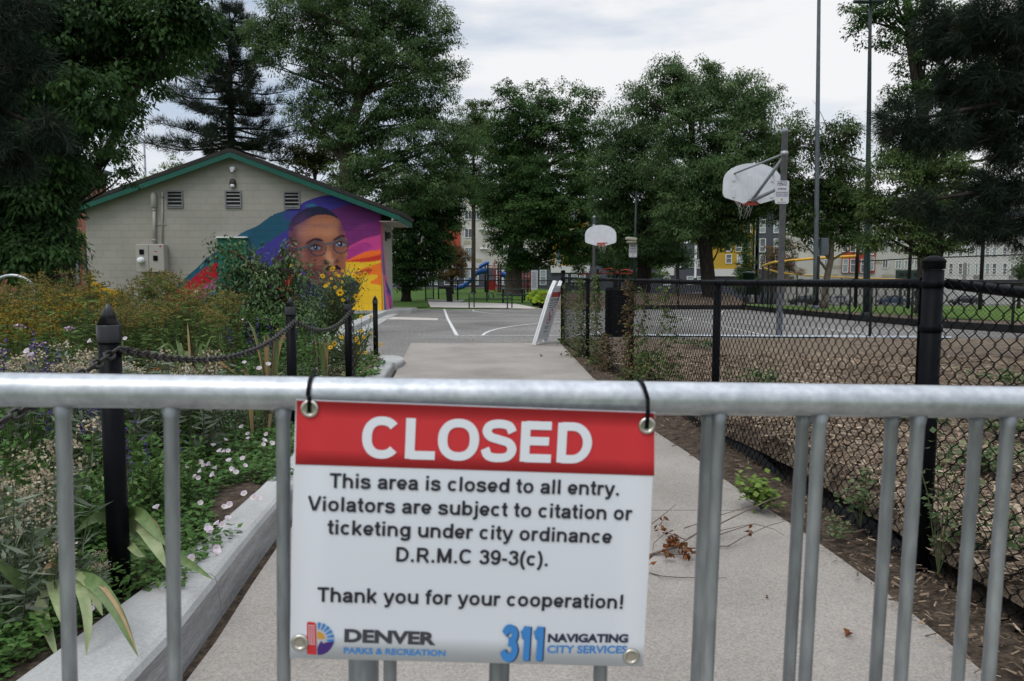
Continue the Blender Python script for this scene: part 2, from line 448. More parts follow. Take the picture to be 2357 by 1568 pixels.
mb.add(vs, [(j * 15 + i, j * 15 + i + 1, (j + 1) * 15 + i + 1, (j + 1) * 15 + i) for j in range(39) for i in range(14)], 0, True)
tag(mb.build('field', FIELD, org=(0, 0, 0)), kind='structure')
# street beyond the field
mb = MB()
xs = [-120 + 10 * k for k in range(30)]
for a, b in zip(xs[:-1], xs[1:]):
    mb.add([(a, 109, gz(a, 109) + .03), (b, 109, gz(b, 109) + .03), (b, 118, gz(b, 118) + .03), (a, 118, gz(a, 118) + .03)], [(0, 1, 2, 3)])
tag(mb.build('street', ASPH, org=(0, 0, 0)), kind='structure')
# concrete pad by the bench, gutter, lawn kerb
poly_sheet('pavement', [gnd(*p)[:2] for p in ((991, 707.5), (1062, 708.5), (1250, 711.5), (1188, 699.5), (1085, 697), (985, 695))], .006, PAD)
poly_sheet('paved_strip', [gnd(*p)[:2] for p in ((920, 697), (1062, 696), (1085, 683), (985, 683))], .003, ASPH)
poly_sheet('gutter', [gnd(*p)[:2] for p in ((890, 735.5), (1008, 737.5), (1008, 733), (905, 730))], .005, PAD)
poly_sheet('court_edging', [gnd(*p)[:2] for p in ((1330, 774.5), (2190, 781), (2190, 777.5), (1330, 771.5))], .03, STRIP)
# painted court lines
LW = .05
mb = MB()
def line(pts, w=LW, z=.005):
    pts = [Vector((p[0], p[1], 0)) for p in pts]
    for i, (a, b) in enumerate(zip(pts[:-1], pts[1:])):
        t = (b - a).normalized(); s = Vector((-t.y, t.x, 0)) * w / 2
        mb.add([(a - s)[:2] + (z,) if False else (a.x - s.x, a.y - s.y, z), (b.x - s.x, b.y - s.y, z), (b.x + s.x, b.y + s.y, z), (a.x + s.x, a.y + s.y, z)], [(0, 1, 2, 3)])
def arc(c, rx, ry, a0, a1, n=26): return [(c[0] + rx * math.cos(R(a0 + (a1 - a0) * k / n)), c[1] + ry * math.sin(R(a0 + (a1 - a0) * k / n))) for k in range(n + 1)]
yb = 16.25
line([(-1.22, yb), (9.6, yb)], .07)                                 # near end line
line([(-1.22, yb + .04), (-2.05, 23.5), (-2.84, 31)], .08)            # left side line
line([(-2.7, 30.2), (9.3, 30.2)], .06, .0052)
line(arc((3.7, yb), 4.35, 6.2, 180, 0), .07, .0054)
line(arc((3.4, 30.2), 5.0, 5.4, 180, 360), .06, .0056)
line([(2.0, yb + .04), (2.0, 21.5), (5.6, 21.5), (5.6, yb + .04)], .05, .0058)
line([(-2.0, 23.3), (9.9, 23.3)], .05, .006)
line(arc((3.8, 23.3), 1.8, 1.8, 0, 360), .05, .0062)
tag(mb.build('court_lines', LINE, org=(0, 0, 0)), kind='structure')

# ================================================================ BARRICADES
BTILT = 0.0
def rail_pt(px, py, d): return at(px, py, d)
A0, A1 = at(0, 897, .872), at(2357, 926, .955)
e1 = (A1 - A0).normalized()
zup = (Vector((0, 0, 1)) - e1 * e1.z).normalized()
fwd = zup.cross(e1).normalized()          # away from the camera
def on_rail(px, off=0.0, drop=0.0):
    lo, hi = -1.0, 2.5
    for _ in range(50):
        m = (lo + hi) / 2; p = A0 + e1 * m + fwd * off - zup * drop
        d = Vector((p.x, p.y, p.z - EYE)); u = d.x / (d.y * cp - d.z * sp) * F + CX
        if u < px: lo = m
        else: hi = m
    return lo
def barricade(name, label, s0, s1, off, bars, r=.0205, drop=0.0, bar_r=.0085, slant=0.0):
    o = A0 + fwd * off - zup * drop
    mid = o + e1 * ((s0 + s1) / 2)
    root = empty(name, (mid.x, mid.y, 0), label, 'barricade', 'steel crowd barricades across the path')
    P = lambda s, h, q=0: o + e1 * s - zup * h + fwd * q
    H = .86
    rail = MB(); rr = .09
    pts = [P(s0, rr)] + [P(s0 + rr - rr * math.cos(R(a)), rr - rr * math.sin(R(a))) for a in (30, 60)] + [P(s0 + rr + (s1 - s0 - 2 * rr) * k / 30, 0) for k in range(31)] + [P(s1 - rr + rr * math.sin(R(a)), rr - rr * math.cos(R(a))) for a in (30, 60)] + [P(s1, rr)]
    rail.tube(pts, r, 24); rail.build('top_rail', GALV, root)
    for s in (s0, s1):
        e = MB(); e.tube([P(s, rr), P(s, H)], r, 16); e.build('end_post', GALV2, root)
    b = MB(); b.tube([P(s0, H), P(s1, H)], .015, 14); b.build('bottom_rail', GALV2, root)
    for s in bars:
        m = MB()
        m.tube([P(s, r * .55), P(s, r + .012), P(s, .25), P(s, .5), P(s, H)], [bar_r * 1.45, bar_r * 1.02, bar_r, bar_r, bar_r], 12)
        m.build('bar', GALV2, root)
    for s in (s0 + .35, s1 - .35):
        f = MB(); c = P(s, H)
        f.tube([c, Vector((c.x, c.y, .03)), Vector((c.x, c.y, .022)) - fwd * .32], .013, 8)
        f.tube([Vector((c.x, c.y, .022)), Vector((c.x, c.y, .022)) + fwd * .32], .013, 8)
        f.build('foot', GALV2, root)
    return root
bars1 = [on_rail(p) for p in (-104, 143.7, 393, 652, 904, 1155, 1402, 1657, 1889, 2116, 2324, 2530)]
barricade('crowd_barricade', 'front galvanised steel barricade with the red closed sign hung on its rail', -.75, 1.72, 0, bars1)
bars2 = [on_rail(p, .062, .03) for p in (1172, 1404, 1630, 1849, 2054, 2249, 2440)]
barricade('crowd_barricade', 'rear steel barricade nested close behind, its bars showing doubled at the sign\'s side', on_rail(838, .062, .3), 2.3, .062, bars2, r=.0205, drop=.0125)

# ================================================================ CLOSED SIGN
SRED = M('sign_red', (.56, .034, .040), (.58, .038, .045), scale=3, rough=.55, spec=.25)
SWH = M('sign_white', (.68, .70, .745), (.72, .74, .785), scale=1.5, rough=.5, spec=.3)
INK = M('sign_ink', (.022, .020, .028), (.026, .024, .032), rough=.6)
INKG = M('sign_grey_ink', (.055, .055, .065), (.06, .06, .07), rough=.6)
INKN = M('sign_navy_ink', (.028, .03, .07), (.03, .032, .075), rough=.6)
INKB = M('sign_blue_ink', (.045, .22, .55), (.05, .23, .57), rough=.6)
INKW = M('sign_white_ink', (.72, .74, .78), (.74, .76, .80), rough=.6)
SPUR = M('sign_purple', (.06, .025, .17), (.06, .025, .18), rough=.6)
SORG = M('sign_orange', (.62, .30, .04), (.64, .31, .04), rough=.6)
BRASS = M('grommet_metal', (.50, .46, .40), (.62, .58, .52), scale=40, rough=.32, metal=.85)
S_TL, S_TR = at(681, 920, .862), at(1508, 950, .895)
su = (S_TR - S_TL).normalized()
S_BL0 = at(667, 1515, .868)
sv = (S_TL - S_BL0); sv = (sv - su * sv.dot(su)).normalized()
sn = su.cross(sv).normalized()             # towards the camera (-Y)
if sn.y > 0: sn = -sn
def plane_hit(px, py):
    d = Vector(ray(px, py)); o = Vector((0, 0, EYE))
    t = (S_TL - o).dot(sn) / d.dot(sn); return o + d * t
def suv(px, py):
    q = plane_hit(px, py) - S_TL; return q.dot(su), q.dot(sv)
def S(u, v, lift=0.0): return S_TL + su * u + sv * v + sn * (lift + .004 * math.sin(max(0, min(1, -v / .31)) * math.pi) - .0)
def z6(x, y): return suv(633 + .44956 * x, 863.2 + .44956 * y)
SIGN = empty('closed_sign', S_BL0, 'white and red CLOSED notice board zip-tied to the front barricade', 'sign')
def sheet_uv(name, poly_rows, lift, mat, thick=.002):
    mb = MB(); nu, nv = len(poly_rows[0]), len(poly_rows)
    for sgn, lf in ((1, lift), (-1, lift - thick)):
        vs = [S(u, v, lf) for row in poly_rows for u, v in row]
        fs = [(j * nu + i, j * nu + i + 1, (j + 1) * nu + i + 1, (j + 1) * nu + i) for j in range(nv - 1) for i in range(nu - 1)]
        mb.add(vs, fs if sgn > 0 else [f[::-1] for f in fs], 0, True)
    n = nu * nv
    for ring in ([k for k in range(nu)], [(nv - 1) * nu + k for k in range(nu)], [k * nu for k in range(nv)], [k * nu + nu - 1 for k in range(nv)]):
        for a, b in zip(ring[:-1], ring[1:]): mb.f.append([a, b, n + b, n + a]); mb.m.append(0); mb.sm.append(False)
    return mb.build(name, mat, SIGN)
cTL, cTR, cBR, cBL = suv(681, 920), suv(1508, 950), suv(1480, 1535), suv(667, 1515)
def quad_rows(tl, tr, br, bl, nu=10, nv=10):
    rows = []
    for j in range(nv + 1):
        t = j / nv; a = (tl[0] + (bl[0] - tl[0]) * t, tl[1] + (bl[1] - tl[1]) * t); b = (tr[0] + (br[0] - tr[0]) * t, tr[1] + (br[1] - tr[1]) * t)
        rows.append([(a[0] + (b[0] - a[0]) * i / nu, a[1] + (b[1] - a[1]) * i / nu) for i in range(nu + 1)])
    return rows
sheet_uv('panel', quad_rows(cTL, cTR, cBR, cBL), 0, SWH)
ins = .0012
hTL, hTR = (cTL[0] + ins, cTL[1] - ins), (cTR[0] - ins, cTR[1] - ins)
hBL, hBR = suv(678.5, 1067), suv(1505, 1093.5)
sheet_uv('header_band', quad_rows(hTL, hTR, (hBR[0] - .0003, hBR[1]), (hBL[0] + ins, hBL[1]), 10, 4), .0006, SRED, .0004)

TXT = {}
def text_mesh(s, bold=.0, spacing=1.0):
    cu = bpy.data.curves.new('lettering', 'FONT'); cu.body = s; cu.offset = bold; cu.space_character = spacing
    cu.resolution_u = 4
    ob = bpy.data.objects.new('lettering', cu); COL.objects.link(ob)
    dg = bpy.context.evaluated_depsgraph_get(); dg.update()
    me = bpy.data.meshes.new_from_object(ob.evaluated_get(dg))
    v = np.array([p.co[:] for p in me.vertices]); f = [list(p.vertices) for p in me.polygons]
    bpy.data.objects.remove(ob); bpy.data.curves.remove(cu); bpy.data.meshes.remove(me)
    return v, f
def cap_h(bold):
    if bold not in TXT:
        v, f = text_mesh('H', bold); TXT[bold] = (v[:, 1].min(), v[:, 1].max())
    return TXT[bold]
def sign_text(s, x0, x1, yb0, yb1, cap, mat, bold=.028, lift=.0009, name='lettering', dx=0, dy=0):
    """zoom-6 pixels: left, right, baseline at left and right, cap height"""
    v, f = text_mesh(s, bold); lo, hi = cap_h(bold)
    a = z6(x0 + dx, yb0 + dy); b = z6(x1 + dx, yb1 + dy); t = z6(x0 + dx, yb0 - cap + dy)
    wx0, wx1 = v[:, 0].min(), v[:, 0].max()
    capm = math.hypot(t[0] - a[0], t[1] - a[1])
    mb = MB(); out = []
    for p in v:
        k = (p[0] - wx0) / (wx1 - wx0); h = (p[1] - lo) / (hi - lo) * capm
        out.append(S(a[0] + (b[0] - a[0]) * k, a[1] + (b[1] - a[1]) * k + h, lift))
    mb.add(out, f)
    return mb.build(name, mat, SIGN)

# grotesque bold lettering drawn as strokes (cap height 1)
SW = .20
def cr(pts, n=6):
    P = [np.array(p, float) for p in pts]; P = [2 * P[0] - P[1]] + P + [2 * P[-1] - P[-2]]; out = []
    for i in range(1, len(P) - 2):
        for k in range(n):
            t = k / n
            out.append(.5 * (2 * P[i] + (P[i + 1] - P[i - 1]) * t + (2 * P[i - 1] - 5 * P[i] + 4 * P[i + 1] - P[i + 2]) * t * t + (3 * P[i] - P[i - 1] - 3 * P[i + 1] + P[i + 2]) * t ** 3))
    out.append(P[-2]); return [tuple(p) for p in out]
def ea(x, y, rx, ry, a0, a1, n=18): return [(x + rx * math.cos(R(a0 + (a1 - a0) * k / n)), y + ry * math.sin(R(a0 + (a1 - a0) * k / n))) for k in range(n + 1)]
def se(x, y, rx, ry, a0, a1, n=24, p=.88):
    f = lambda v: math.copysign(abs(v) ** p, v)
    return [(x + rx * f(math.cos(R(a0 + (a1 - a0) * k / n))), y + ry * f(math.sin(R(a0 + (a1 - a0) * k / n)))) for k in range(n + 1)]
def bowl(x): return se(x, .365, .25, .28, 0, 360, 28)
arch = lambda x: [(x, .30), (x, .42)] and ea(x + .255, .41, .255, .235, 172, 0, 14) + [(x + .51, 0)]
GL = {
 'a': (.777, [cr([(.13, .50), (.22, .62), (.38, .645), (.53, .62), (.595, .52), (.6, .4), (.6, .15), (.66, 0)]), cr([(.6, .40), (.40, .37), (.2, .32), (.135, .2), (.2, .095), (.36, .075), (.52, .14), (.6, .26)])]),
 'b': (.853, [[(.16, 0), (.16, 1)], bowl(.44)]), 'd': (.853, [[(.69, 0), (.69, 1)], bowl(.41)]),
 'c': (.777, [se(.40, .365, .25, .28, 42, 318, 24)]), 'o': (.853, [se(.425, .365, .265, .28, 0, 360, 28)]),
 'e': (.777, [[(.12, .335), (.66, .335)], ea(.39, .365, .26, .28, -4, 325, 26)]),
 'f': (.465, [cr([(.46, .93), (.36, .93), (.25, .88), (.22, .76), (.22, .5), (.22, 0)]), [(.03, .655), (.43, .655)]]),
 'g': (.853, [bowl(.41), cr([(.69, .725), (.69, .4), (.69, 0), (.63, -.14), (.45, -.195), (.25, -.17), (.17, -.08)])]),
 'h': (.853, [[(.165, 0), (.165, 1)], arch(.165)]), 'n': (.853, [[(.165, 0), (.165, .725)], arch(.165)]),
 'i': (.388, [[(.194, 0), (.194, .725)], [(.194, .84), (.194, 1)]]), 'l': (.388, [[(.194, 0), (.194, 1)]]),
 'j': (.388, [cr([(.21, .725), (.21, .3), (.21, -.05), (.17, -.16), (.06, -.195), (-.02, -.19)]), [(.21, .84), (.21, 1)]]),
 'k': (.777, [[(.165, 0), (.165, 1)], [(.66, .725), (.20, .26)], [(.33, .40), (.67, 0)]]),
 'p': (.853, [[(.16, -.28), (.16, .725)], bowl(.44)]),
 'r': (.543, [[(.165, 0), (.165, .725)], cr([(.165, .36), (.22, .56), (.35, .64), (.52, .62)])]),
 's': (.777, [cr([(.645, .50), (.55, .62), (.38, .65), (.21, .62), (.15, .52), (.22, .42), (.40, .37), (.58, .31), (.645, .2), (.57, .1), (.38, .07), (.19, .1), (.11, .22)])]),
 't': (.465, [cr([(.23, .95), (.23, .6), (.23, .22), (.28, .1), (.44, .085)]), [(.03, .655), (.43, .655)]]),
 'u': (.853, [[(.69, 0), (.69, .725)], [(.165, .725), (.165, .31)] + ea(.42, .31, .255, .235, 180, 352, 14)]),
 'v': (.777, [[(.09, .725), (.36, .02)], [(.69, .725), (.41, .02)]]),
 'y': (.777, [[(.09, .725), (.38, .04)], cr([(.69, .725), (.5, .2), (.38, -.1), (.28, -.19), (.12, -.19)])]),
 '.': (.388, [[(.194, 0), (.194, .19)]]), '-': (.465, [[(.06, .36), (.41, .36)]]), ' ': (.388, []),
 '!': (.465, [[(.23, 0), (.23, .18)], [(.23, .28), (.23, 1)]]),
 '(': (.465, [cr([(.38, 1.02), (.22, .75), (.16, .38), (.22, 0), (.38, -.27)])]), ')': (.465, [cr([(.08, 1.02), (.24, .75), (.30, .38), (.24, 0), (.08, -.27)])]),
 'T': (.853, [[(.03, .91), (.82, .91)], [(.425, 0), (.425, .9)]]), 'V': (.93, [[(.09, 1), (.43, .03)], [(.84, 1), (.49, .03)]]),
 'D': (1.008, [[(.2, 0), (.2, 1)], [(.2, .91), (.45, .91)] + ea(.47, .5, .38, .41, 85, -85, 18) + [(.45, .09), (.2, .09)]]),
 'R': (1.008, [[(.2, 0), (.2, 1)], [(.2, .91), (.55, .91)] + ea(.58, .68, .21, .23, 85, -85, 12) + [(.55, .45), (.2, .45)], [(.55, .45), (.88, 0)]]),
 'M': (1.163, [[(.19, 0), (.19, 1)], [(.97, 0), (.97, 1)], [(.22, .95), (.58, .06)], [(.94, .95), (.58, .06)]]),
 'C': (1.008, [se(.51, .5, .365, .415, 40, 320, 28)]), 'O': (1.087, [se(.543, .5, .395, .415, 0, 360, 36)]),
 'L': (.853, [[(.2, 0), (.2, 1)], [(.2, .09), (.82, .09)]]),
 'E': (.93, [[(.2, 0), (.2, 1)], [(.2, .91), (.85, .91)], [(.2, .52), (.8, .52)], [(.2, .09), (.87, .09)]]),
 'S': (.93, [cr([(.80, .72), (.70, .88), (.46, .925), (.24, .88), (.16, .74), (.25, .60), (.48, .53), (.72, .45), (.80, .28), (.70, .12), (.46, .075), (.22, .12), (.12, .30)])]),
 '3': (.777, [cr([(.13, .76), (.24, .89), (.38, .92), (.55, .87), (.61, .74), (.53, .59), (.34, .54)]), cr([(.34, .54), (.56, .48), (.64, .30), (.56, .13), (.38, .075), (.2, .12), (.11, .27)])]),
 '1': (.6, [[(.40, 0), (.40, 1)], cr([(.12, .74), (.25, .80), (.36, .95)])]),
 '9': (.777, [ea(.385, .66, .255, .265, 0, 360, 26), cr([(.64, .66), (.63, .35), (.53, .13), (.36, .075), (.22, .11), (.14, .22)])]),
}
def stroke_text(s, x0, x1, yb0, yb1, cap, mat, lift, w=SW, name='lettering'):
    a = z6(x0, yb0); b = z6(x1, yb1); t = z6(x0, yb0 - cap); capm = math.hypot(t[0] - a[0], t[1] - a[1])
    x = 0; mn, mxx = 1e9, -1e9; items = []
    for ch in s:
        adv, st = GL[ch]
        for q in st:
            items.append([(px_ + x, py_) for px_, py_ in q])
            mn = min(mn, min(p[0] for p in items[-1]) - w * .45); mxx = max(mxx, max(p[0] for p in items[-1]) + w * .45)
        x += adv
    mb = MB()
    for i, q in enumerate(items):
        m = len(q); L_, R_ = [], []
        for k in range(m):
            p0, p1, p2 = q[max(k - 1, 0)], q[k], q[min(k + 1, m - 1)]
            if k == 0 and abs(q[0][0] - q[-1][0]) + abs(q[0][1] - q[-1][1]) < 1e-6: p0 = q[-2]
            if k == m - 1 and abs(q[0][0] - q[-1][0]) + abs(q[0][1] - q[-1][1]) < 1e-6: p2 = q[1]
            tx, ty = p2[0] - p0[0], p2[1] - p0[1]; l = math.hypot(tx, ty) or 1; tx /= l; ty /= l
            ww = w * (.5 - .05 * abs(tx))
            L_.append((p1[0] - ty * ww, p1[1] + tx * ww)); R_.append((p1[0] + ty * ww, p1[1] - tx * ww))
        def pos(p):
            k = (p[0] - mn) / (mxx - mn)
            return S(a[0] + (b[0] - a[0]) * k, a[1] + (b[1] - a[1]) * k + p[1] * capm, lift + (i % 7) * 3e-5)
        mb.add([pos(p) for p in L_] + [pos(p) for p in R_], [(k, m + k, m + k + 1, k + 1) for k in range(m - 1)])
    return mb.build(name, mat, SIGN)
stroke_text('CLOSED', 447, 1612, 418, 448, 206, INKW, .0014, .235)
stroke_text('This area is closed to all entry.', 275, 1755, 572, 613, 75, INK, .0009)
stroke_text('Violators are subject to citation or', 170, 1828, 688, 738, 75, INK, .0009)
stroke_text('ticketing under city ordinance', 265, 1720, 808, 856, 75, INK, .0009)
stroke_text('D.R.M.C 39-3(c).', 622, 1392, 948, 972, 75, INK, .0009)
stroke_text('Thank you for your cooperation!', 212, 1775, 1155, 1192, 76, INK, .0009)
sign_text('DENVER', 355, 822, 1366, 1382, 70, INKG, .045)
sign_text('PARKS & RECREATION', 352, 872, 1425, 1440, 32, INKB, .03)
stroke_text('311', 1157, 1372, 1461, 1465, 178, INKN, .0009, .28)
stroke_text('311', 1150, 1365, 1457, 1461, 178, INKB, .0014, .28)
sign_text('NAVIGATING', 1395, 1805, 1366, 1368, 45, INKN, .045)
sign_text('CITY SERVICES', 1392, 1800, 1423, 1425, 41, INKB, .03)
def sign_poly(name, pts, mat, lift):
    mb = MB(); mb.add([S(*z6(*p), lift) for p in pts], [tuple(range(len(pts)))]); return mb.build(name, mat, SIGN)
# emblem: red tower with windows, blue sky quarter with rays, sun and purple mountain
sign_poly('emblem_tower', [(165, 1266), (172, 1258), (205, 1263), (212, 1272), (212, 1432), (165, 1428)], SRED, .0009)
mb = MB()
for r_ in range(8):
    for c_ in range(3):
        cx_, cy_ = 177 + c_ * 12, 1278 + r_ * 13.5 + c_
        mb.add([S(*z6(cx_ + 4 * math.cos(k * math.pi / 4), cy_ + 4 * math.sin(k * math.pi / 4)), .0012) for k in range(8)], [tuple(range(8))])
mb.build('emblem_windows', INKW, SIGN)
def dpt(a, r=1.0): return (218 + 86 * math.sin(R(a)) * r, 1348 - 86 * math.cos(R(a)) * r)
mb = MB()
for k in range(6):
    a0, a1 = k * 18 + 1, k * 18 + 14
    mb.add([S(*z6(*p), .0009) for p in (dpt(a0, 1), dpt(a0 + 4.5, 1), dpt(a0 + 9, 1), dpt(a1, 1), dpt(a1 - 2, .62), dpt(a0 + 8, .5), dpt(a0 + 2, .62))], [tuple(range(7))])
mb.build('emblem_rays', INKB, SIGN)
sign_poly('emblem_sun', [(218, 1348)] + [(218 + 40 * math.sin(R(a)), 1350 - 42 * math.cos(R(a))) for a in range(0, 91, 10)], SORG, .0010)
sign_poly('emblem_mountain', [(218, 1432), (218, 1395), (236, 1358), (250, 1374), (262, 1366), (304, 1362)] + [dpt(a) for a in range(105, 176, 12)], SPUR, .0011)
for gxy in ((178, 172), (1903, 258), (128, 1367), (1822, 1440)):
    u, v = z6(*gxy); mb = MB(); c = S(u, v, .001)
    Rm = Matrix((su, sv, sn)).transposed()
    mb.lathe([(.0056, .0002), (.0063, .0018), (.0083, .0028), (.0102, .0018), (.0109, .0)], c, 24, rot=Rm)
    mb.lathe([(.0053, -.006), (.0053, .001)], c, 20, rot=Rm)
    mb.build('grommet', BRASS, SIGN)
    hole = MB(); hole.lathe([(.0001, .0), (.0054, .0)], c + sn * .0004, 20, rot=Rm)
    hole.build('grommet_hole', M('grommet_shadow', (.20, .19, .17), rough=.9) if 'grommet_shadow' not in MATS else MATS['grommet_shadow'], SIGN)
# cable ties
def tie(px, label, gpt, skew):
    s = on_rail(px) + (.0045 if px < 1000 else -.004); c = A0 + e1 * s
    mb = MB(); ring = []; r = .0222
    g = S(*z6(*gpt), .0035)
    for k in range(-5, 19):
        a = R(-40 + k * 15)
        q = c + (zup * math.sin(a) - fwd * math.cos(a)) * r + e1 * skew * (math.sin(a) - 1)
        ring.append(q)
    gu = z6(*gpt)[0]; et = .0030; top_v = (cTR[1] * (gu / cTR[0])) + .0035; front = [None, S(gu, top_v, .0034)]
    pts = [S(gu, z6(*gpt)[1] - .004, .0030), S(gu, (z6(*gpt)[1] + top_v) / 2, .0042)] + [front[1]] + [c + (zup * math.sin(R(a)) - fwd * math.cos(R(a))) * (r + .0008) + e1 * skew * (math.sin(R(a)) - 1) for a in range(4, 200, 12)] + [c + fwd * r - zup * .012]
    w = .0024
    for a, b in zip(pts[:-1], pts[1:]):
        t = (b - a).normalized(); sd = e1; nn = t.cross(sd).normalized() * .0007
        vs = [a - sd * w - nn, a + sd * w - nn, b + sd * w - nn, b - sd * w - nn, a - sd * w + nn, a + sd * w + nn, b + sd * w + nn, b - sd * w + nn]
        mb.add(vs, [(0, 1, 2, 3), (7, 6, 5, 4), (0, 4, 5, 1), (1, 5, 6, 2), (2, 6, 7, 3), (3, 7, 4, 0)])
    hd = c - fwd * .0228 - zup * .003
    tag(mb.build('cable_tie', BLACKV, org=g), label, 'cable tie', 'cable ties holding the sign')
tie(711, 'black cable tie through the sign grommet above the C of CLOSED', (178, 172), .001)
tie(1478, 'black cable tie through the sign grommet beyond the D of CLOSED', (1900, 255), -.006)
# ================================================================ BOLLARDS AND CHAINS
BOLL = [(248, 2.50, .128, 1.143, .0355), (668, 5.45, .115, 1.098, .0355), (800.5, 7.5, .09, 1.053, .0355), (863.5, 10.9, .055, 1.0, .036), (733, 11.6, .05, .97, .036)]
BLAB = ['tall black bollard nearest the front barricade, chain welded to its side', 'black cone-topped bollard rising just behind the front barricade near the sign', 'black bollard with a loose chain hanging straight down it', 'slim black bollard with no chain at the end of the planting bed', 'black bollard mostly hidden behind the yellow flowering bush']
BXY = []
for (px, Y, z0, z1, r), lab in zip(BOLL, BLAB):
    p = at(px, 700, Y); BXY.append((p.x, Y, z0, z1, r))
    root = empty('bollard', (p.x, Y, z0), lab, 'bollard', 'black bollards along the planting bed')
    m = MB(); h = z1 - z0
    m.lathe([(r, -.15), (r, h - .135)], (p.x, Y, z0), 28); m.build('post', BLACK, root)
    m = MB(); m.lathe([(r * 1.0, h - .135), (r * 1.09, h - .133), (r * 1.09, h - .132), (r * 1.09, h - .076), (r * 1.05, h - .074)], (p.x, Y, z0), 28)
    m.lathe([(r * 1.05, h - .0745), (r * .18, h - .006), (.0001, h)], (p.x, Y, z0), 28); m.build('cap', BLACKG, root)
def link_mesh(mb, c, t, up, L_=.054, W_=.038, wr=.0058, n=14, k=7):
    t = t.normalized(); up = (up - t * up.dot(t)).normalized()
    a = (W_ / 2 - wr); st = (L_ / 2 - W_ / 2)
    pts = []
    for i in range(n):
        an = 2 * math.pi * i / n
        x = math.cos(an) * a; y = math.sin(an) * a
        x += st if math.cos(an) > 0 else -st
        pts.append(c + t * x + up * y)
    mb.tube(pts, wr, k, closed=True)
def chain(label, p0, p1, sag, n=None):
    p0, p1 = Vector(p0), Vector(p1)
    f = lambda u: p0 + (p1 - p0) * u + Vector((0, 0, -4 * sag * u * (1 - u)))
    fine = [f(k / 300) for k in range(301)]; ln = [0]
    for a, b in zip(fine[:-1], fine[1:]): ln.append(ln[-1] + (b - a).length)
    pitch = .0405; n = int(ln[-1] / pitch); mb = MB(); j = 0
    for i in range(n):
        s = (i + .5) * ln[-1] / n
        while j < 299 and ln[j + 1] < s: j += 1
        t = (fine[j + 1] - fine[j]); c = fine[j]
        side = t.cross(Vector((0, 0, 1)))
        if side.length < 1e-4: side = Vector((1, 0, 0))
        side.normalize(); u = side.cross(t).normalized()
        d = (side + u) if i % 2 else (u - side)
        link_mesh(mb, c, t, d)
    return tag(mb.build('chain', CHAINM, org=p0), label, 'chain', 'chains slung between the bollards')
b1, b2, b3 = BXY[0], BXY[1], BXY[2]
w1 = at(272, 803, 2.49); w2 = at(679, 738, 5.44); w3 = at(808, 714, 7.48)
chain('black iron chain slung from the nearest bollard down out of view', w1, (-1.32, -.35, .93), .19)
chain('rusty black chain sagging between the two nearest bollards', w1, w2, .135)
chain('thin black chain sagging between the second and third bollards', w2, w3, .13)
chain('loose end of chain hanging straight down beside the third bollard', w3 + Vector((.015, -.02, 0)), w3 + Vector((.03, -.03, -.80)), 0)

# ================================================================ NEAR CHAIN-LINK FENCE
def fence_mesh(pts, zb, zt, pitch=.075, wr=.0021, near=True, sides=4, zfun=None, twist=True):
    """diamond mesh along a ground polyline; returns a MB"""
    pts = [Vector((p[0], p[1], 0)) for p in pts]; cum = [0]
    for a, b in zip(pts[:-1], pts[1:]): cum.append(cum[-1] + (b - a).length)
    T = cum[-1]
    def pos(s):
        s = min(max(s, 0), T - 1e-6)
        for i in range(len(cum) - 1):
            if s <= cum[i + 1]: break
        d = (pts[i + 1] - pts[i]).normalized(); return pts[i] + d * (s - cum[i]), Vector((-d.y, d.x, 0)), i
    mb = MB(); w = pitch / 2; n = int(T / w); hp = w * 1.0
    for i in range(n):
        s0 = i * w; c0, nn, seg = pos(s0)
        t = s0 / T
        zb_ = zb(t) if callable(zb) else zb; zt_ = zt(t) if callable(zt) else zt
        lev = max(2, int(round((zt_ - zb_) / hp))); h = (zt_ - zb_) / lev
        path = []
        nr = near(c0) if callable(near) else near
        for k in range(lev + 1):
            inside = (k + i) % 2
            s = s0 + (w + wr if inside else -wr)
            p, nv, _ = pos(s); z = zb_ + k * h; q = nv * (wr * 1.1 if inside else -wr * 1.1)
            if nr:
                sg = -1 if inside else 1
                pm, _, _ = pos(s + sg * w * .16)
                if k > 0: path.append(pm + Vector((0, 0, z - h * .22)) + q * .4)
                path.append(p + Vector((0, 0, z)) + q)
                if k < lev: path.append(pm + Vector((0, 0, z + h * .22)) + q * .4)
            else: path.append(p + Vector((0, 0, z)) + q)
        if nr and twist:
            e = path[-1]; p2, _, _ = pos(s0 + (w * 1.2 if (lev + i) % 2 == 0 else -w * .2))
            path.append(e * .6 + (p2 + Vector((0, 0, zt_ + .012))) * .4 + nv * -.004)
        mb.tube(path, wr, sides if nr else 3, caps=False)
    return mb
FP = [(1.705, 3.0), (1.555, 5.6), (1.39, 8.6), (1.16, 11.3), (.985, 14.3)]
RZ = [1.205, 1.20, 1.215, 1.235, 1.262]
root = empty('chain_link_fence', (1.5, 6, 0), 'black vinyl chain-link fence curving along the path, vines on its far end', 'fence')
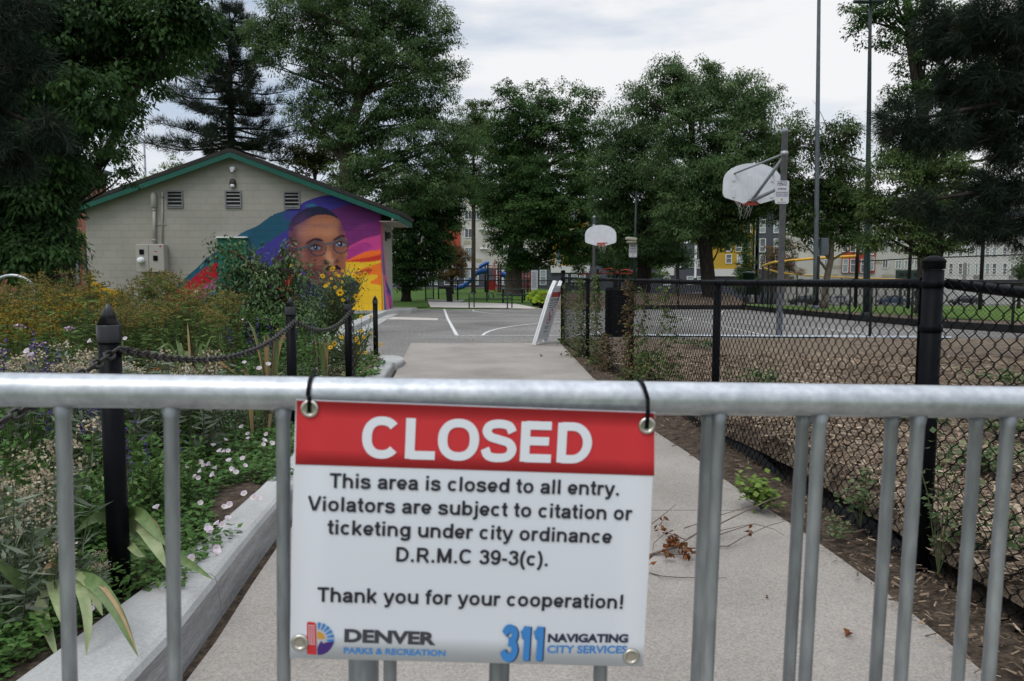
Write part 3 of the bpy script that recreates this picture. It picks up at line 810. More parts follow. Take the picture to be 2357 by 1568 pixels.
for i, ((x, y), rz) in enumerate(zip(FP, RZ)):
    m = MB(); r = .039 if i in (0, 4) else .029
    top = at(2165, 590, 3.0).z if i == 0 else (at(1295, 622, 14.3).z if i == 4 else rz + .01)
    m.lathe([(r, -.1), (r, top - .055 if i in (0, 4) else top)], (x, y, 0), 24); pst = m.build('post', BLACKV, root)
    if i in (0, 4):
        m = MB(); m.lathe([(r * 1.04, top - .052), (r * 1.10, top - .050), (r * 1.10, top - .026), (r * 1.18, top - .022), (r * 1.12, top - .016), (r * .8, top - .004), (r * .35, top + .002), (.0001, top + .003)], (x, y, 0), 24); m.build('post_cap', BLACKV, pst)
    for zb_ in ((rz, rz - .18, .35) if i in (0, 4) else (rz,)):
        m = MB(); m.lathe([(r + .001, zb_ - .014), (r + .004, zb_ - .013), (r + .004, zb_ + .013), (r + .001, zb_ + .014)], (x, y, 0), 24)
        m.box((x - .03 + .02, y + .046 if i == 0 else y - .046, zb_), (.012, .03, .024)); m.build('band', BLACKV, pst)
m = MB(); rp_ = []
for (a, za), (b, zb_) in zip(list(zip(FP, RZ))[:-1], list(zip(FP, RZ))[1:]):
    for k in range(6): rp_.append((a[0] + (b[0] - a[0]) * k / 6, a[1] + (b[1] - a[1]) * k / 6, za + (zb_ - za) * k / 6))
rp_.append((FP[-1][0], FP[-1][1], RZ[-1]))
m.tube(rp_, .021, 16); m.build('top_rail', BLACKV, root)
cumF = [0]
for a, b in zip(FP[:-1], FP[1:]): cumF.append(cumF[-1] + math.hypot(b[0] - a[0], b[1] - a[1]))
def railz(t):
    s = t * cumF[-1]
    return interp(list(zip(cumF, RZ)), s)
FPo = [(x - .028, y) for x, y in FP]
fence_mesh(FPo, .03, lambda t: railz(t) - .004, .072, .0023, near=lambda c: c.y < 9.5).build('mesh', BLACKV, root)
m = MB()
for t in [k / 19 for k in range(1, 19)]:
    s = t * cumF[-1]
    for i in range(4):
        if s <= cumF[i + 1]: break
    u = (s - cumF[i]) / (cumF[i + 1] - cumF[i]); c = Vector((FP[i][0] + (FP[i + 1][0] - FP[i][0]) * u, FP[i][1] + (FP[i + 1][1] - FP[i][1]) * u, railz(t)))
    d = Vector((FP[i + 1][0] - FP[i][0], FP[i + 1][1] - FP[i][1], 0)).normalized(); sd = Vector((-d.y, d.x, 0))
    m = MB(); m.tube([c + (sd * math.cos(a) + Vector((0, 0, 1)) * math.sin(a)) * .0245 + d * .004 * math.sin(a) for a in [k2 * math.pi / 6 for k2 in range(12)]], .0022, 5, closed=True); m.build('tie_wire', BLACKV, root)
m = MB(); m.box((1.690, 3.055, .66), (.016, .008, 1.14), 0); m.build('tension_bar', BLACKV, root)
m = MB()
hump = [(1.66, 3.1), (1.62, 4.0), (1.585, 4.8), (1.545, 5.6), (1.46, 7.0), (1.38, 8.6), (1.27, 10.0), (1.15, 11.3)]
for (a, b) in zip(hump[:-1], hump[1:]):
    for k in range(5):
        u0, u1 = k / 5, (k + 1) / 5
        q0 = Vector((a[0] + (b[0] - a[0]) * u0 + .03, a[1] + (b[1] - a[1]) * u0, 0)); q1 = Vector((a[0] + (b[0] - a[0]) * u1 + .03, a[1] + (b[1] - a[1]) * u1, 0))
        h0 = .055 + .04 * math.sin(q0.y * 4.1); h1 = .055 + .04 * math.sin(q1.y * 4.1)
        m.add([q0, q1, q1 + Vector((.015, 0, h1)), q0 + Vector((.015, 0, h0)), q0 + Vector((.05, 0, h0 - .01)), q1 + Vector((.05, 0, h1 - .01)), q0 + Vector((.05, 0, 0)), q1 + Vector((.05, 0, 0))], [(0, 1, 2, 3), (3, 2, 5, 4), (4, 5, 7, 6)], 0, True)
tag(m.build('garden_edging', BLACKM, org=(1.5, 6, 0)), 'black plastic edging strip holding the mulch behind the curved fence', 'edging')
# short return of the fence towards the camera
root = empty('chain_link_fence', (1.75, 1.6, 0), 'nearest black chain-link fence panel sloping off past the corner post', 'fence')
NP = [(1.735, 2.94), (1.752, 2.4), (1.775, 1.6), (1.80, .6), (1.82, -.4)]
m = MB(); nz_ = [1.205, 1.168, 1.12, 1.08, 1.06]
m.tube([(x, y, z) for (x, y), z in zip(NP, nz_)], .021, 16); m.build('top_rail', BLACKV, root)
fence_mesh([(x - .028, y) for x, y in NP[:4]], .02, lambda t: 1.222 - .125 * min(1, t * 1.02), .072, .0024, near=True).build('mesh', BLACKV, root)
m = MB(); m.lathe([(.03, -.1), (.03, 1.1)], (1.82, -.4, 0), 16); m.build('post', BLACKV, root)

# ================================================================ MURAL BUILDING
BY, BZ = 26.4, .14
PXM = F / BY
def bp(px, py, dy=0.0):
    p = at(px, py, BY); return Vector((p.x, BY + dy, p.z))
def block_mat(name, attr=None, base=(.315, .296, .262)):
    m = bpy.data.materials.new(name); m.use_nodes = True
    t = m.node_tree; b = t.nodes['Principled BSDF']; nn = t.nodes.new; k = t.links.new
    co = nn('ShaderNodeTexCoord'); mpn = nn('ShaderNodeMapping'); mpn.inputs['Rotation'].default_value = (R(90), 0, 0)
    # x along the wall, z up
    sx = nn('ShaderNodeSeparateXYZ'); cx_ = nn('ShaderNodeCombineXYZ'); ad = nn('ShaderNodeMath'); ad.operation = 'ADD'
    k(co.outputs['Object'], sx.inputs[0]); k(sx.outputs['X'], ad.inputs[0]); k(sx.outputs['Y'], ad.inputs[1])
    k(ad.outputs[0], cx_.inputs[0]); k(sx.outputs['Z'], cx_.inputs[1])
    br = nn('ShaderNodeTexBrick'); br.inputs['Scale'].default_value = 1; br.inputs['Mortar Size'].default_value = .007; br.inputs['Mortar Smooth'].default_value = .4
    br.inputs['Brick Width'].default_value = .47; br.inputs['Row Height'].default_value = .235
    br.inputs['Color1'].default_value = (1, 1, 1, 1); br.inputs['Color2'].default_value = (.955, .955, .95, 1); br.inputs['Mortar'].default_value = (.83, .82, .81, 1)
    k(cx_.outputs[0], br.inputs['Vector'])
    nz_ = nn('ShaderNodeTexNoise'); nz_.inputs['Scale'].default_value = 1.4; nz_.inputs['Detail'].default_value = 8
    k(co.outputs['Object'], nz_.inputs['Vector'])
    rr = nn('ShaderNodeValToRGB'); rr.color_ramp.elements[0].position = .3; rr.color_ramp.elements[0].color = (.9, .9, .9, 1); rr.color_ramp.elements[1].position = .7; rr.color_ramp.elements[1].color = (1.04, 1.04, 1.04, 1)
    k(nz_.outputs['Fac'], rr.inputs[0])
    m1 = nn('ShaderNodeMix'); m1.data_type = 'RGBA'; m1.blend_type = 'MULTIPLY'; m1.inputs[0].default_value = 1
    m2 = nn('ShaderNodeMix'); m2.data_type = 'RGBA'; m2.blend_type = 'MULTIPLY'; m2.inputs[0].default_value = 1
    if attr:
        a = nn('ShaderNodeAttribute'); a.attribute_name = attr; k(a.outputs['Color'], m1.inputs[6])
    else: m1.inputs[6].default_value = (*base, 1)
    k(br.outputs['Color'], m1.inputs[7]); k(m1.outputs[2], m2.inputs[6]); k(rr.outputs[0], m2.inputs[7]); k(m2.outputs[2], b.inputs['Base Color'])
    bpn = nn('ShaderNodeBump'); bpn.inputs['Strength'].default_value = .6; bpn.inputs['Distance'].default_value = .01
    inv = nn('ShaderNodeMath'); inv.operation = 'SUBTRACT'; inv.inputs[0].default_value = 1
    k(br.outputs['Fac'], inv.inputs[1]); k(inv.outputs[0], bpn.inputs['Height']); k(bpn.outputs[0], b.inputs['Normal'])
    b.inputs['Roughness'].default_value = .7; b.inputs['Specular IOR Level'].default_value = .25
    return m
BLK = block_mat('painted_block')
MUR = block_mat('mural_paint', 'paint')
GREENT = M('green_trim', (.003, .068, .047), (.004, .085, .058), scale=3, rough=.5)
SHING = M('roof_shingles', (.018, .017, .016), (.04, .037, .034), scale=20, rough=.95, bump=.5)
BEIGE = M('beige_paint', (.32, .30, .268), (.345, .325, .29), scale=3, rough=.6)
VENTM = M('vent_metal', (.15, .155, .16), (.20, .205, .21), scale=6, rough=.55, metal=.3)
VDARK = M('vent_dark', (.012, .011, .010), (.02, .018, .016), rough=.9)
xL, xR = bp(201, 600).x, bp(877, 600).x
BD = 2.45
root = empty('mural_building', ((xL + xR) / 2, BY + BD / 2, BZ), 'beige block park building with green trim and a painted portrait mural', 'building')
eL, eR, ap = bp(201, 486), bp(877, 489), bp(537, 372)
eL.x = xL; eR.x = xR
_rl = lambda tip, s: Vector((tip.x + s * (.25 if s < 0 else .32), 0, tip.z + (.0 if s < 0 else -.02)))
_ap = bp(537, 353, -.32); _tl, _tr = _rl(bp(176, 487, -.32), -1), _rl(bp(906, 497, -.32), 1)
ap = Vector((_ap.x, BY, _ap.z - .012))
eL.z = _ap.z + (_tl.z - _ap.z) * (_ap.x - xL) / (_ap.x - _tl.x) - .012; eR.z = _ap.z + (_tr.z - _ap.z) * (xR - _ap.x) / (_tr.x - _ap.x) - .012
m = MB()
prof = [Vector((xL, BY, -.1)), Vector((xR, BY, -.1)), eR, ap, eL]
m.prism(prof, (0, BD, 0)); m.build('wall', BLK, root)
# roof slabs with overhang, green barge boards
tipL, tipR = bp(176, 487, -.32), bp(906, 497, -.32)
apx = bp(537, 353, -.32)
m = MB()
for tip, s in ((tipL, -1), (tipR, 1)):
    tp = Vector((tip.x + s * (.25 if s < 0 else .32), BY - .36, tip.z + (.0 if s < 0 else -.02)))
    top = Vector((apx.x, BY - .36, apx.z)); d = (tp - top); nrm = Vector((-d.z, 0, d.x)).normalized()
    if nrm.z < 0: nrm = -nrm
    m.prism([top, tp, tp + nrm * .13, top + nrm * .13], (0, BD + .7, 0))
m.build('roof', SHING, root)
m = MB()
for tip, s in ((tipL, -1), (tipR, 1)):
    a = Vector((apx.x, BY - .345, apx.z - .004)); b = Vector((tip.x + s * (.2 if s < 0 else .28), BY - .345, tip.z - (.004 if s < 0 else .03)))
    m.prism([a, b, b - Vector((0, 0, .175)), a - Vector((0, 0, .19))], (0, .035, 0))
b = Vector((tipR.x + .28, BY - .345, tipR.z - .03)); 
m.prism([b + Vector((0, .037, 0)), b + Vector((0, BD + .68, 0)), b + Vector((0, BD + .68, -.20)), b + Vector((0, .037, -.20))], (-.03, 0, 0))
m.build('barge_board', GREENT, root)
m = MB(); b = tipR
m.box(((xR + b.x + .25) / 2 + .002, BY + BD / 2, b.z - .21), (b.x + .24 - xR, BD + .5, .02))
m.build('soffit', BEIGE, root); m = MB()
m.box(((tipL.x - .15 + xL) / 2 - .002, BY + BD / 2, tipL.z - .2), (xL - tipL.x + .14, BD + .5, .02)); 
mid_front = []
m.build('soffit', BEIGE, root)
def vent(px, py, w=37, h=39):
    c = bp(px, py); W_, H_ = w / PXM, h / PXM
    m = MB(); t = .045
    for s in (-1, 1):
        m.box((c.x + s * (W_ - t) / 2, BY - .02, c.z), (t, .05, H_)); m.box((c.x, BY - .021, c.z + s * (H_ - t) / 2), (W_ - 2 * t, .048, t))
    f = m.build('vent', VENTM, root)
    m = MB(); m.box((c.x, BY - .004, c.z), (W_ - 2 * t, .01, H_ - 2 * t)); m.build('vent_opening', VDARK, f)
    m = MB()
    for k in range(4):
        m.box((c.x, BY - .026, c.z - H_ / 2 + t + (k + .5) * (H_ - 2 * t) / 4 - .02), (W_ - 2 * t, .012, .042), rot=Matrix.Rotation(R(-35), 3, 'X'))
    m.build('louvre', VENTM, f)
for px, py in ((403, 459), (537.5, 459), (672, 461)): vent(px, py)
c = bp(537, 422); m = MB(); m.lathe([(.001, -.16), (.10, -.14), (.115, 0), (.10, .10), (.06, .15), (.001, .165)], (c.x, BY - .05, c.z), 16, rot=Matrix(((1, 0, 0), (0, .75, 0), (0, 0, 1))))
wl = m.build('wall_lamp', M('lamp_bronze', (.03, .028, .026), rough=.5), root)
m = MB(); m.lathe([(.001, -.158), (.07, -.15), (.085, -.09), (.06, -.05)], (c.x, BY - .09, c.z), 14, rot=Matrix(((1, 0, 0), (0, .75, 0), (0, 0, 1)))); m.build('lens', WHITE, wl)
c = bp(538, 391); m = MB(); m.box((c.x, BY - .08, c.z + .03), (.17, .16, .11), bev=.01); m.box((c.x - .01, BY - .14, c.z - .06), (.10, .07, .07), bev=.01); m.build('security_camera', WHITE, root)
# electric service: mast pipes, meter cabinet
m = MB(); a, b = bp(357.5, 565), bp(357, 478); m.tube([(a.x, BY - .07, a.z), (b.x, BY - .07, b.z)], .052, 12)
m.lathe([(.055, 0), (.06, .02), (.095, .06), (.098, .44), (.07, .52), (.001, .55)], (b.x, BY - .09, b.z - .02), 14)
for py in (553, 484): q = bp(357, py); m.lathe([(.062, -.03), (.062, .03)], (q.x, BY - .07, q.z), 12)
m.build('conduit', BEIGE, root); m = MB(); a, b = bp(374.5, 562), bp(375, 446); m.tube([(a.x, BY - .04, a.z), (b.x, BY - .04, b.z)], .024, 10); m.lathe([(.04, -.05), (.04, .12), (.02, .15)], (b.x, BY - .04, b.z - .1), 10)
m.build('conduit', BEIGE, root); m = MB(); a, b = bp(344, 628), bp(344, 705); m.tube([(a.x, BY - .06, a.z), (b.x, BY - .06, b.z)], .045, 10); m.build('conduit', BEIGE, root); m = MB(); a, b = bp(350, 628), bp(351, 705); m.tube([(a.x, BY - .04, a.z), (b.x, BY - .04, b.z)], .02, 8)
m.build('conduit', BEIGE, root); m = MB(); q = bp(367, 516.5); m.box((q.x, BY - .015, q.z), (.45, .03, .04))
m.build('pipe_bracket', BEIGE, root)
a, b = bp(321.5, 563), bp(388.5, 627)
m = MB(); m.box(((a.x + b.x) / 2, BY - .16, (a.z + b.z) / 2), (b.x - a.x, .32, a.z - b.z), bev=.02); cab = m.build('meter_cabinet', BEIGE, root)
m = MB()
q = bp(352.5, 595); m.box((q.x, BY - .321, q.z), (.012, .004, a.z - b.z - .04))
for px, py in ((336.5, 581), (368, 595)): q = bp(px, py); m.box((q.x, BY - .335, q.z), (.16, .04, .18), bev=.02)
m.build('meter_window', BLACK, cab)
q = bp(336, 600); m = MB(); m.lathe([(.115, 0), (.115, .03), (.10, .035), (.10, .13), (.06, .15), (.001, .152)], (q.x, BY - .322, q.z), 18, rot=Matrix.Rotation(R(90), 3, 'X')); m.build('meter_dial', WHITE, cab)
m = MB()
q = bp(368, 581); m.box((q.x, BY - .323, q.z + .02), (.10, .004, .03)); m.build('warning_label', RED, cab); m = MB(); q = bp(379, 568); m.box((q.x, BY - .323, q.z), (.07, .004, .06)); m.build('warning_label', RED, cab)
m = MB(); q = bp(478, 601.5); m.box((q.x, BY - .012, q.z), (.17, .02, .10)); m.build('door_plate', BLACK, root)
m = MB(); q = bp(454, 674); m.box((q.x, BY - .04, q.z), (.12, .08, .15), bev=.015); m.build('outlet_box', WHITE, root)
# green door cabinet
a, b = bp(501.5, 548), bp(573, 712)
m = MB(); m.box(((a.x + b.x) / 2, BY - .03, (a.z + b.z) / 2), (b.x - a.x, .06, a.z - b.z)); dr = m.build('door', M('green_door', (.006, .11, .075), (.007, .13, .09), scale=3, rough=.5), root)
m = MB(); m.box(((a.x + b.x) / 2, BY - .09, a.z + .02), (b.x - a.x + .10, .18, .05)); m.build('drip_cap', WHITE, dr)
# light on the side wall
q = Vector((xR, BY + 1.0, at(893, 543, 27.2).z)); m = MB(); m.box((xR + .02, BY + 1.0, q.z), (.04, .2, .36), bev=.01); m.box((xR + .12, BY + 1.0, q.z + .02), (.18, .22, .24), bev=.05); m.build('side_lamp', MATS['lamp_bronze'], root)
q = bp(618, 375); m = MB(); m.lathe([(.04, -.02), (.07, .03), (.06, .09), (.03, .12), (.001, .125)], (q.x, BY - .1, q.z - .02), 12); m.build('roof_camera', WHITE, root)
m = MB()
pk = [(735, 75), (770, 58), (860, 86), (940, 120), (940, 116), (860, 80), (775, 52)]
m.prism([bp(589.2 + .1908 * x, 425.8 + .1908 * y, -.03) for x, y in pk], (0, .01, 0))
m.prism([bp(589.2 + .1908 * x, 425.8 + .1908 * y, -.03) for x, y in [(1040, 160), (1110, 190), (1130, 207), (1120, 186), (1050, 156)]], (0, .01, 0)); m.build('peeling_trim', BEIGE, root)

# ---- mural: painted colours on a fine grid a few millimetres proud of the blocks
def Dz(a): return [((589.2 + .1908 * x), (425.8 + .1908 * y)) for x, y in a]
def Dz2(a): return [((287.7 + .18714 * x), (425.8 + .18714 * y)) for x, y in a]
GXn, GYn, SS = 300, 172, 2
gx0, gx1, gy0, gy1 = 381.0, 877.0, 444.0, 719.0
xx, yy = np.meshgrid(gx0 + (np.arange(GXn * SS) + .5) * (gx1 - gx0) / (GXn * SS), gy0 + (np.arange(GYn * SS) + .5) * (gy1 - gy0) / (GYn * SS))
def inside(poly):
    r = np.zeros(xx.shape, bool); n = len(poly)
    for i in range(n):
        x1, y1 = poly[i]; x2, y2 = poly[(i + 1) % n]
        if y1 == y2: continue
        c = (yy > min(y1, y2)) & (yy <= max(y1, y2))
        r ^= c & (xx < (x2 - x1) * (yy - y1) / (y2 - y1) + x1)
    return r
def smooth(p, closed=True):
    p = list(p)
    if not closed: return cr(p, 6)
    q = cr([p[-1]] + p + [p[0]], 6); return q[6:-6]
VG = 1.2
def lin(c): return s2l(c) * VG
SKIN = 1.0
IMG = np.zeros(xx.shape + (3,)); IMG[:] = lin((26, 74, 96))
def fill(poly, c, sm_=True, mask=None):
    k = inside(smooth(poly) if sm_ else poly)
    if mask is not None: k &= mask
    IMG[k] = lin(c)
def blob(x, y, rx, ry, c, amt=1.0, mask=None, rot=0, p=1.0):
    ux, uy = xx - x, yy - y; ca, sa = math.cos(R(rot)), math.sin(R(rot))
    e = np.exp(-(((ux * ca + uy * sa) / rx) ** 2 + ((-ux * sa + uy * ca) / ry) ** 2) ** p) * amt
    if mask is not None: e = e * mask
    IMG[:] = IMG * (1 - e[..., None]) + lin(c) * e[..., None]
Z = lambda x, y: (589.2 + .1908 * x, 425.8 + .1908 * y)
def zb(x, y, rx, ry, c, amt=1.0, mask=None, rot=0, p=1.0): a = Z(x, y); blob(a[0], a[1], rx * .1908, ry * .1908, c, amt, mask, rot, p)
# left tail bands
fill(Dz2([(700, 1240), (840, 1130), (980, 1020), (1130, 950), (1500, 800), (1500, 1700), (500, 1600), (500, 1345)]), (150, 22, 34))
fill(Dz2([(560, 1400), (700, 1290), (820, 1270), (830, 1330), (700, 1500)]), (178, 24, 46))
fill(Dz2([(850, 1330), (980, 1230), (1130, 1140), (1300, 1060), (1300, 1300), (1000, 1400), (850, 1420)]), (158, 62, 118))
fill(Dz2([(940, 1420), (1060, 1300), (1200, 1220), (1500, 1100), (1500, 1600), (940, 1600)]), (20, 86, 128))
# indigo sweep
fill(Dz([(-150, 900), (60, 760), (230, 640), (400, 520), (440, 420), (420, 330), (380, 280), (560, 200), (750, 120), (900, 90), (1300, 180), (1300, 320), (1000, 400), (900, 1200), (-150, 1200)]), (57, 50, 128))
fill(Dz([(610, 262), (640, 232), (700, 222), (745, 240), (735, 262), (680, 270)]), (40, 92, 128))
fill(Dz([(330, 360), (400, 305), (470, 300), (440, 400), (380, 440)]), (48, 60, 118))
fill(Dz([(200, 1000), (215, 890), (330, 790), (430, 740), (500, 900), (500, 1250), (200, 1300)]), (74, 28, 72))
fill(Dz([(370, 1120), (430, 1050), (520, 1030), (560, 1120), (520, 1260), (300, 1350), (250, 1260)]), (186, 30, 38))
fill(Dz([(300, 1300), (500, 1180), (800, 1150), (900, 1250), (800, 1500), (300, 1500)]), (206, 84, 40))
# right: plum, magenta, orange, red, yellow
fill(Dz([(920, 320), (1010, 275), (1120, 240), (1220, 225), (1600, 250), (1600, 700), (1100, 760), (1000, 500)]), (86, 32, 88))
fill(Dz([(1060, 560), (1140, 550), (1280, 470), (1420, 450), (1600, 420), (1600, 640), (1300, 680), (1120, 740)]), (104, 36, 96))
fill(Dz([(1060, 780), (1120, 742), (1220, 690), (1330, 640), (1450, 612), (1600, 596), (1600, 900), (1050, 1000)], ), (178, 58, 122))
fill(Dz([(1050, 830), (1200, 730), (1330, 690), (1420, 740), (1300, 800), (1150, 880), (1060, 950)]), (152, 46, 116))
fill(Dz([(1050, 930), (1130, 890), (1240, 840), (1340, 800), (1440, 784), (1600, 780), (1600, 950), (1050, 1000)]), (222, 98, 34))
fill(Dz([(1080, 945), (1180, 900), (1290, 880), (1400, 862), (1600, 815), (1600, 905), (1400, 918), (1260, 935), (1120, 960)]), (184, 48, 34))
fill(Dz([(1050, 960), (1180, 926), (1290, 930), (1420, 920), (1530, 896), (1560, 900), (1560, 1600), (900, 1600), (1000, 1200)]), (212, 170, 38))
fill(Dz([(1180, 1060), (1300, 1000), (1430, 960), (1600, 925), (1600, 1210), (1480, 1200), (1370, 1175), (1440, 1130), (1470, 1090), (1420, 1078), (1330, 1090), (1240, 1110)]), (214, 106, 34))
fill(Dz([(1170, 1075), (1270, 1030), (1370, 1005), (1405, 1020), (1370, 1060), (1270, 1085)]), (178, 62, 34))
# head
HEAD = [(412, 520), (430, 440), (500, 355), (600, 290), (700, 262), (800, 262), (900, 300), (980, 365), (1035, 450), (1068, 540), (1082, 600), (1112, 700), (1108, 800), (1092, 900), (1086, 1000), (1062, 1075), (1010, 1140), (930, 1200), (800, 1190), (690, 1140), (640, 1090), (585, 1030), (530, 1010), (470, 960), (425, 880), (412, 800), (405, 650)]
hm = inside(smooth(Dz(HEAD)))
IMG[hm] = lin((138, 84, 64))
zb(480, 700, 150, 330, (92, 48, 66), .8, hm)
zb(560, 560, 120, 100, (138, 94, 94), .7, hm)
zb(820, 560, 260, 130, (176, 118, 88), .85, hm)
zb(900, 500, 200, 26, (134, 92, 84), .6, hm); zb(760, 490, 120, 20, (128, 86, 84), .6, hm)
zb(1050, 530, 55, 140, (84, 44, 66), .85, hm)
zb(680, 800, 90, 120, (78, 34, 46), .85, hm, 25); zb(560, 820, 70, 150, (150, 96, 90), .6, hm)
zb(1090, 850, 40, 150, (176, 104, 62), .7, hm); zb(1040, 870, 60, 60, (122, 74, 60), .7, hm)
zb(800, 960, 110, 150, (150, 84, 76), .7, hm, -15); zb(700, 1050, 150, 110, (80, 34, 50), .9, hm); zb(450, 760, 70, 260, (70, 34, 58), .8, hm)
zb(880, 870, 46, 110, (196, 136, 102), .85, hm, -6); zb(940, 850, 26, 120, (120, 74, 62), .7, hm, -6)
zb(820, 1120, 200, 70, (92, 44, 62), .85, hm)
# cropped hair
HAIR = [(412, 540), (425, 440), (500, 355), (600, 290), (700, 260), (800, 260), (900, 298), (980, 365), (1040, 470), (1000, 412), (930, 372), (870, 360), (760, 360), (680, 385), (610, 420), (540, 460), (470, 500), (440, 560)]
k = inside(smooth(Dz(HAIR))) & hm; IMG[k] = lin((28, 24, 42))
zb(560, 410, 110, 70, (70, 50, 92), .75, hm, -30); zb(450, 520, 60, 90, (82, 52, 86), .6, hm)
zb(780, 300, 150, 50, (20, 30, 60), .7, k)
# ear
k2 = inside(smooth(Dz([(405, 830), (425, 812), (460, 820), (500, 870), (525, 960), (520, 1010), (490, 1015), (450, 960), (420, 900)]))); IMG[k2] = lin((146, 92, 88))
zb(465, 880, 34, 46, (60, 30, 40), .9, k2, -25); zb(490, 960, 16, 40, (176, 124, 116), .8, k2, -20); zb(440, 850, 12, 40, (84, 92, 96), .8, k2)
# brows, eyes, nose, moustache, lips
fill(Dz([(600, 715), (640, 675), (700, 640), (770, 640), (825, 670), (770, 672), (700, 672), (650, 700)]), (46, 24, 36), True, hm)
fill(Dz([(930, 665), (960, 640), (1010, 608), (1060, 598), (1090, 632), (1050, 628), (1010, 638), (960, 665)]), (40, 22, 30), True, hm)
for ex, ey, s in ((725, 758, 1), (1022, 718, -1)):
    zb(ex, ey - 10, 110, 62, (58, 28, 36), .95, hm); zb(ex, ey + 60, 70, 28, (132, 80, 70), .7, hm)
    fill(Dz([(ex - 62, ey + 6), (ex - 25, ey - 26), (ex + 25, ey - 28), (ex + 62, ey - 4), (ex + 25, ey + 22), (ex - 25, ey + 24)]), (112, 120, 138), True, hm)
    a = Z(ex + 2, ey - 4); IMG[((xx - a[0]) / 5.6) ** 2 + ((yy - a[1]) / 5.4) ** 2 < 1] = lin((24, 26, 50)); a = Z(ex - 8, ey - 14); IMG[((xx - a[0]) / 1.5) ** 2 + ((yy - a[1]) / 1.5) ** 2 < 1] = lin((200, 206, 220))
    fill(Dz([(ex - 70, ey), (ex - 25, ey - 36), (ex + 25, ey - 38), (ex + 68, ey - 10), (ex + 25, ey - 24), (ex - 25, ey - 22)]), (20, 12, 20), True, hm)
zb(850, 930, 50, 34, (34, 16, 18), .95, hm, 15, 2); zb(975, 915, 34, 28, (40, 18, 18), .95, hm, -20, 2); zb(915, 905, 44, 30, (184, 134, 108), .8, hm)
zb(1000, 905, 14, 46, (120, 72, 58), .6, hm)
fill(Dz([(832, 1040), (850, 990), (900, 968), (930, 985), (970, 962), (1010, 985), (1026, 1035), (990, 1018), (930, 1026), (880, 1018)]), (22, 12, 18), True, hm)
fill(Dz([(850, 1050), (900, 1032), (940, 1040), (980, 1028), (1030, 1045), (990, 1090), (920, 1100)]), (138, 76, 84), True, hm); zb(940, 1052, 80, 8, (60, 26, 34), .9, hm)
zb(940, 1120, 70, 22, (70, 32, 46), .8, hm)
# spectacles
def ring(cx_, cy_, rx, ry, w):
    a = Z(cx_, cy_); d = np.sqrt(((xx - a[0]) / rx / .1908) ** 2 + ((yy - a[1]) / ry / .1908) ** 2); kk = np.abs(d - 1) * min(rx, ry) * .1908 < w
    IMG[kk] = lin((20, 50, 64)); kk = np.abs(d - .985) * min(rx, ry) * .1908 < w * .35; IMG[kk & (yy < a[1])] = lin((52, 96, 112))
ring(752, 765, 97, 87, 1.25); ring(1029, 734, 87, 88, 1.25)
fill(Dz([(845, 712), (870, 694), (910, 690), (940, 706), (938, 718), (905, 706), (872, 710), (850, 728)]), (40, 84, 98), False)
fill(Dz([(446, 806), (450, 780), (520, 755), (655, 722), (656, 742), (530, 770), (462, 790), (455, 806)]), (36, 78, 92), False)
# collar
fill(Dz([(440, 1180), (520, 1080), (600, 1090), (700, 1150), (850, 1200), (1010, 1150), (1090, 1090), (1180, 1120), (1240, 1200), (1100, 1500), (500, 1500)]), (30, 26, 60))
fill(Dz([(560, 1060), (640, 1090), (760, 1170), (720, 1210), (600, 1130)]), (96, 48, 62))
IMG = IMG.reshape(GYn, SS, GXn, SS, 3).mean((1, 3))
UP = cr(Dz2([(455, 1345), (520, 1318), (600, 1250), (700, 1180), (780, 1100), (900, 1000), (1000, 900), (1120, 820), (1250, 725), (1370, 640), (1480, 570), (1640, 500), (1750, 420), (1845, 365)]) + Dz([(100, 440), (200, 365), (300, 330), (420, 290), (530, 255), (600, 205), (750, 150), (880, 125), (960, 132), (1080, 170), (1200, 208), (1350, 258), (1500, 312), (1540, 330)]), 4)
ux = np.array([p[0] for p in UP]); uy = np.array([p[1] for p in UP]); o_ = np.argsort(ux); ux, uy = ux[o_], uy[o_]
px_ = gx0 + np.arange(GXn + 1) * (gx1 - gx0) / GXn
topy = np.interp(px_, ux, uy)
bot = 717.0; vs = []; NYm = GYn
mb = MB()
V_ = np.zeros((NYm + 1, GXn + 1, 2))
for j in range(NYm + 1):
    V_[j, :, 0] = px_; V_[j, :, 1] = topy + (bot - topy) * j / NYm
p0 = bp(gx0, 600); sx_ = (bp(gx1, 600).x - p0.x) / (gx1 - gx0)
zcol = [bp(600, y).z for y in (444, 717)]; zk = (zcol[1] - zcol[0]) / (717 - 444)
co = np.zeros((NYm + 1, GXn + 1, 3)); co[..., 0] = p0.x + (V_[..., 0] - gx0) * sx_; co[..., 1] = BY - .004; co[..., 2] = zcol[0] + (V_[..., 1] - 444) * zk
ji = np.clip(((V_[..., 1] - gy0) / (gy1 - gy0) * GYn).astype(int), 0, GYn - 1); ii = np.clip(((V_[..., 0] - gx0) / (gx1 - gx0) * GXn).astype(int), 0, GXn - 1)
colr = IMG[ji, ii]
idx = np.arange((NYm + 1) * (GXn + 1)).reshape(NYm + 1, GXn + 1)
qs = np.stack([idx[:-1, :-1], idx[1:, :-1], idx[1:, 1:], idx[:-1, 1:]], -1).reshape(-1, 4)
me = bpy.data.meshes.new('mural'); o0 = ORG[root.name]
me.from_pydata((co.reshape(-1, 3) - np.array(o0)).tolist(), [], qs.tolist())
ca = me.color_attributes.new('paint', 'FLOAT_COLOR', 'POINT')
ca.data.foreach_set('color', np.concatenate([np.clip(colr.reshape(-1, 3), 0, 1), np.ones((colr.shape[0] * colr.shape[1], 1))], 1).astype(np.float32).ravel())
me.materials.append(MUR); link('mural', me, root)
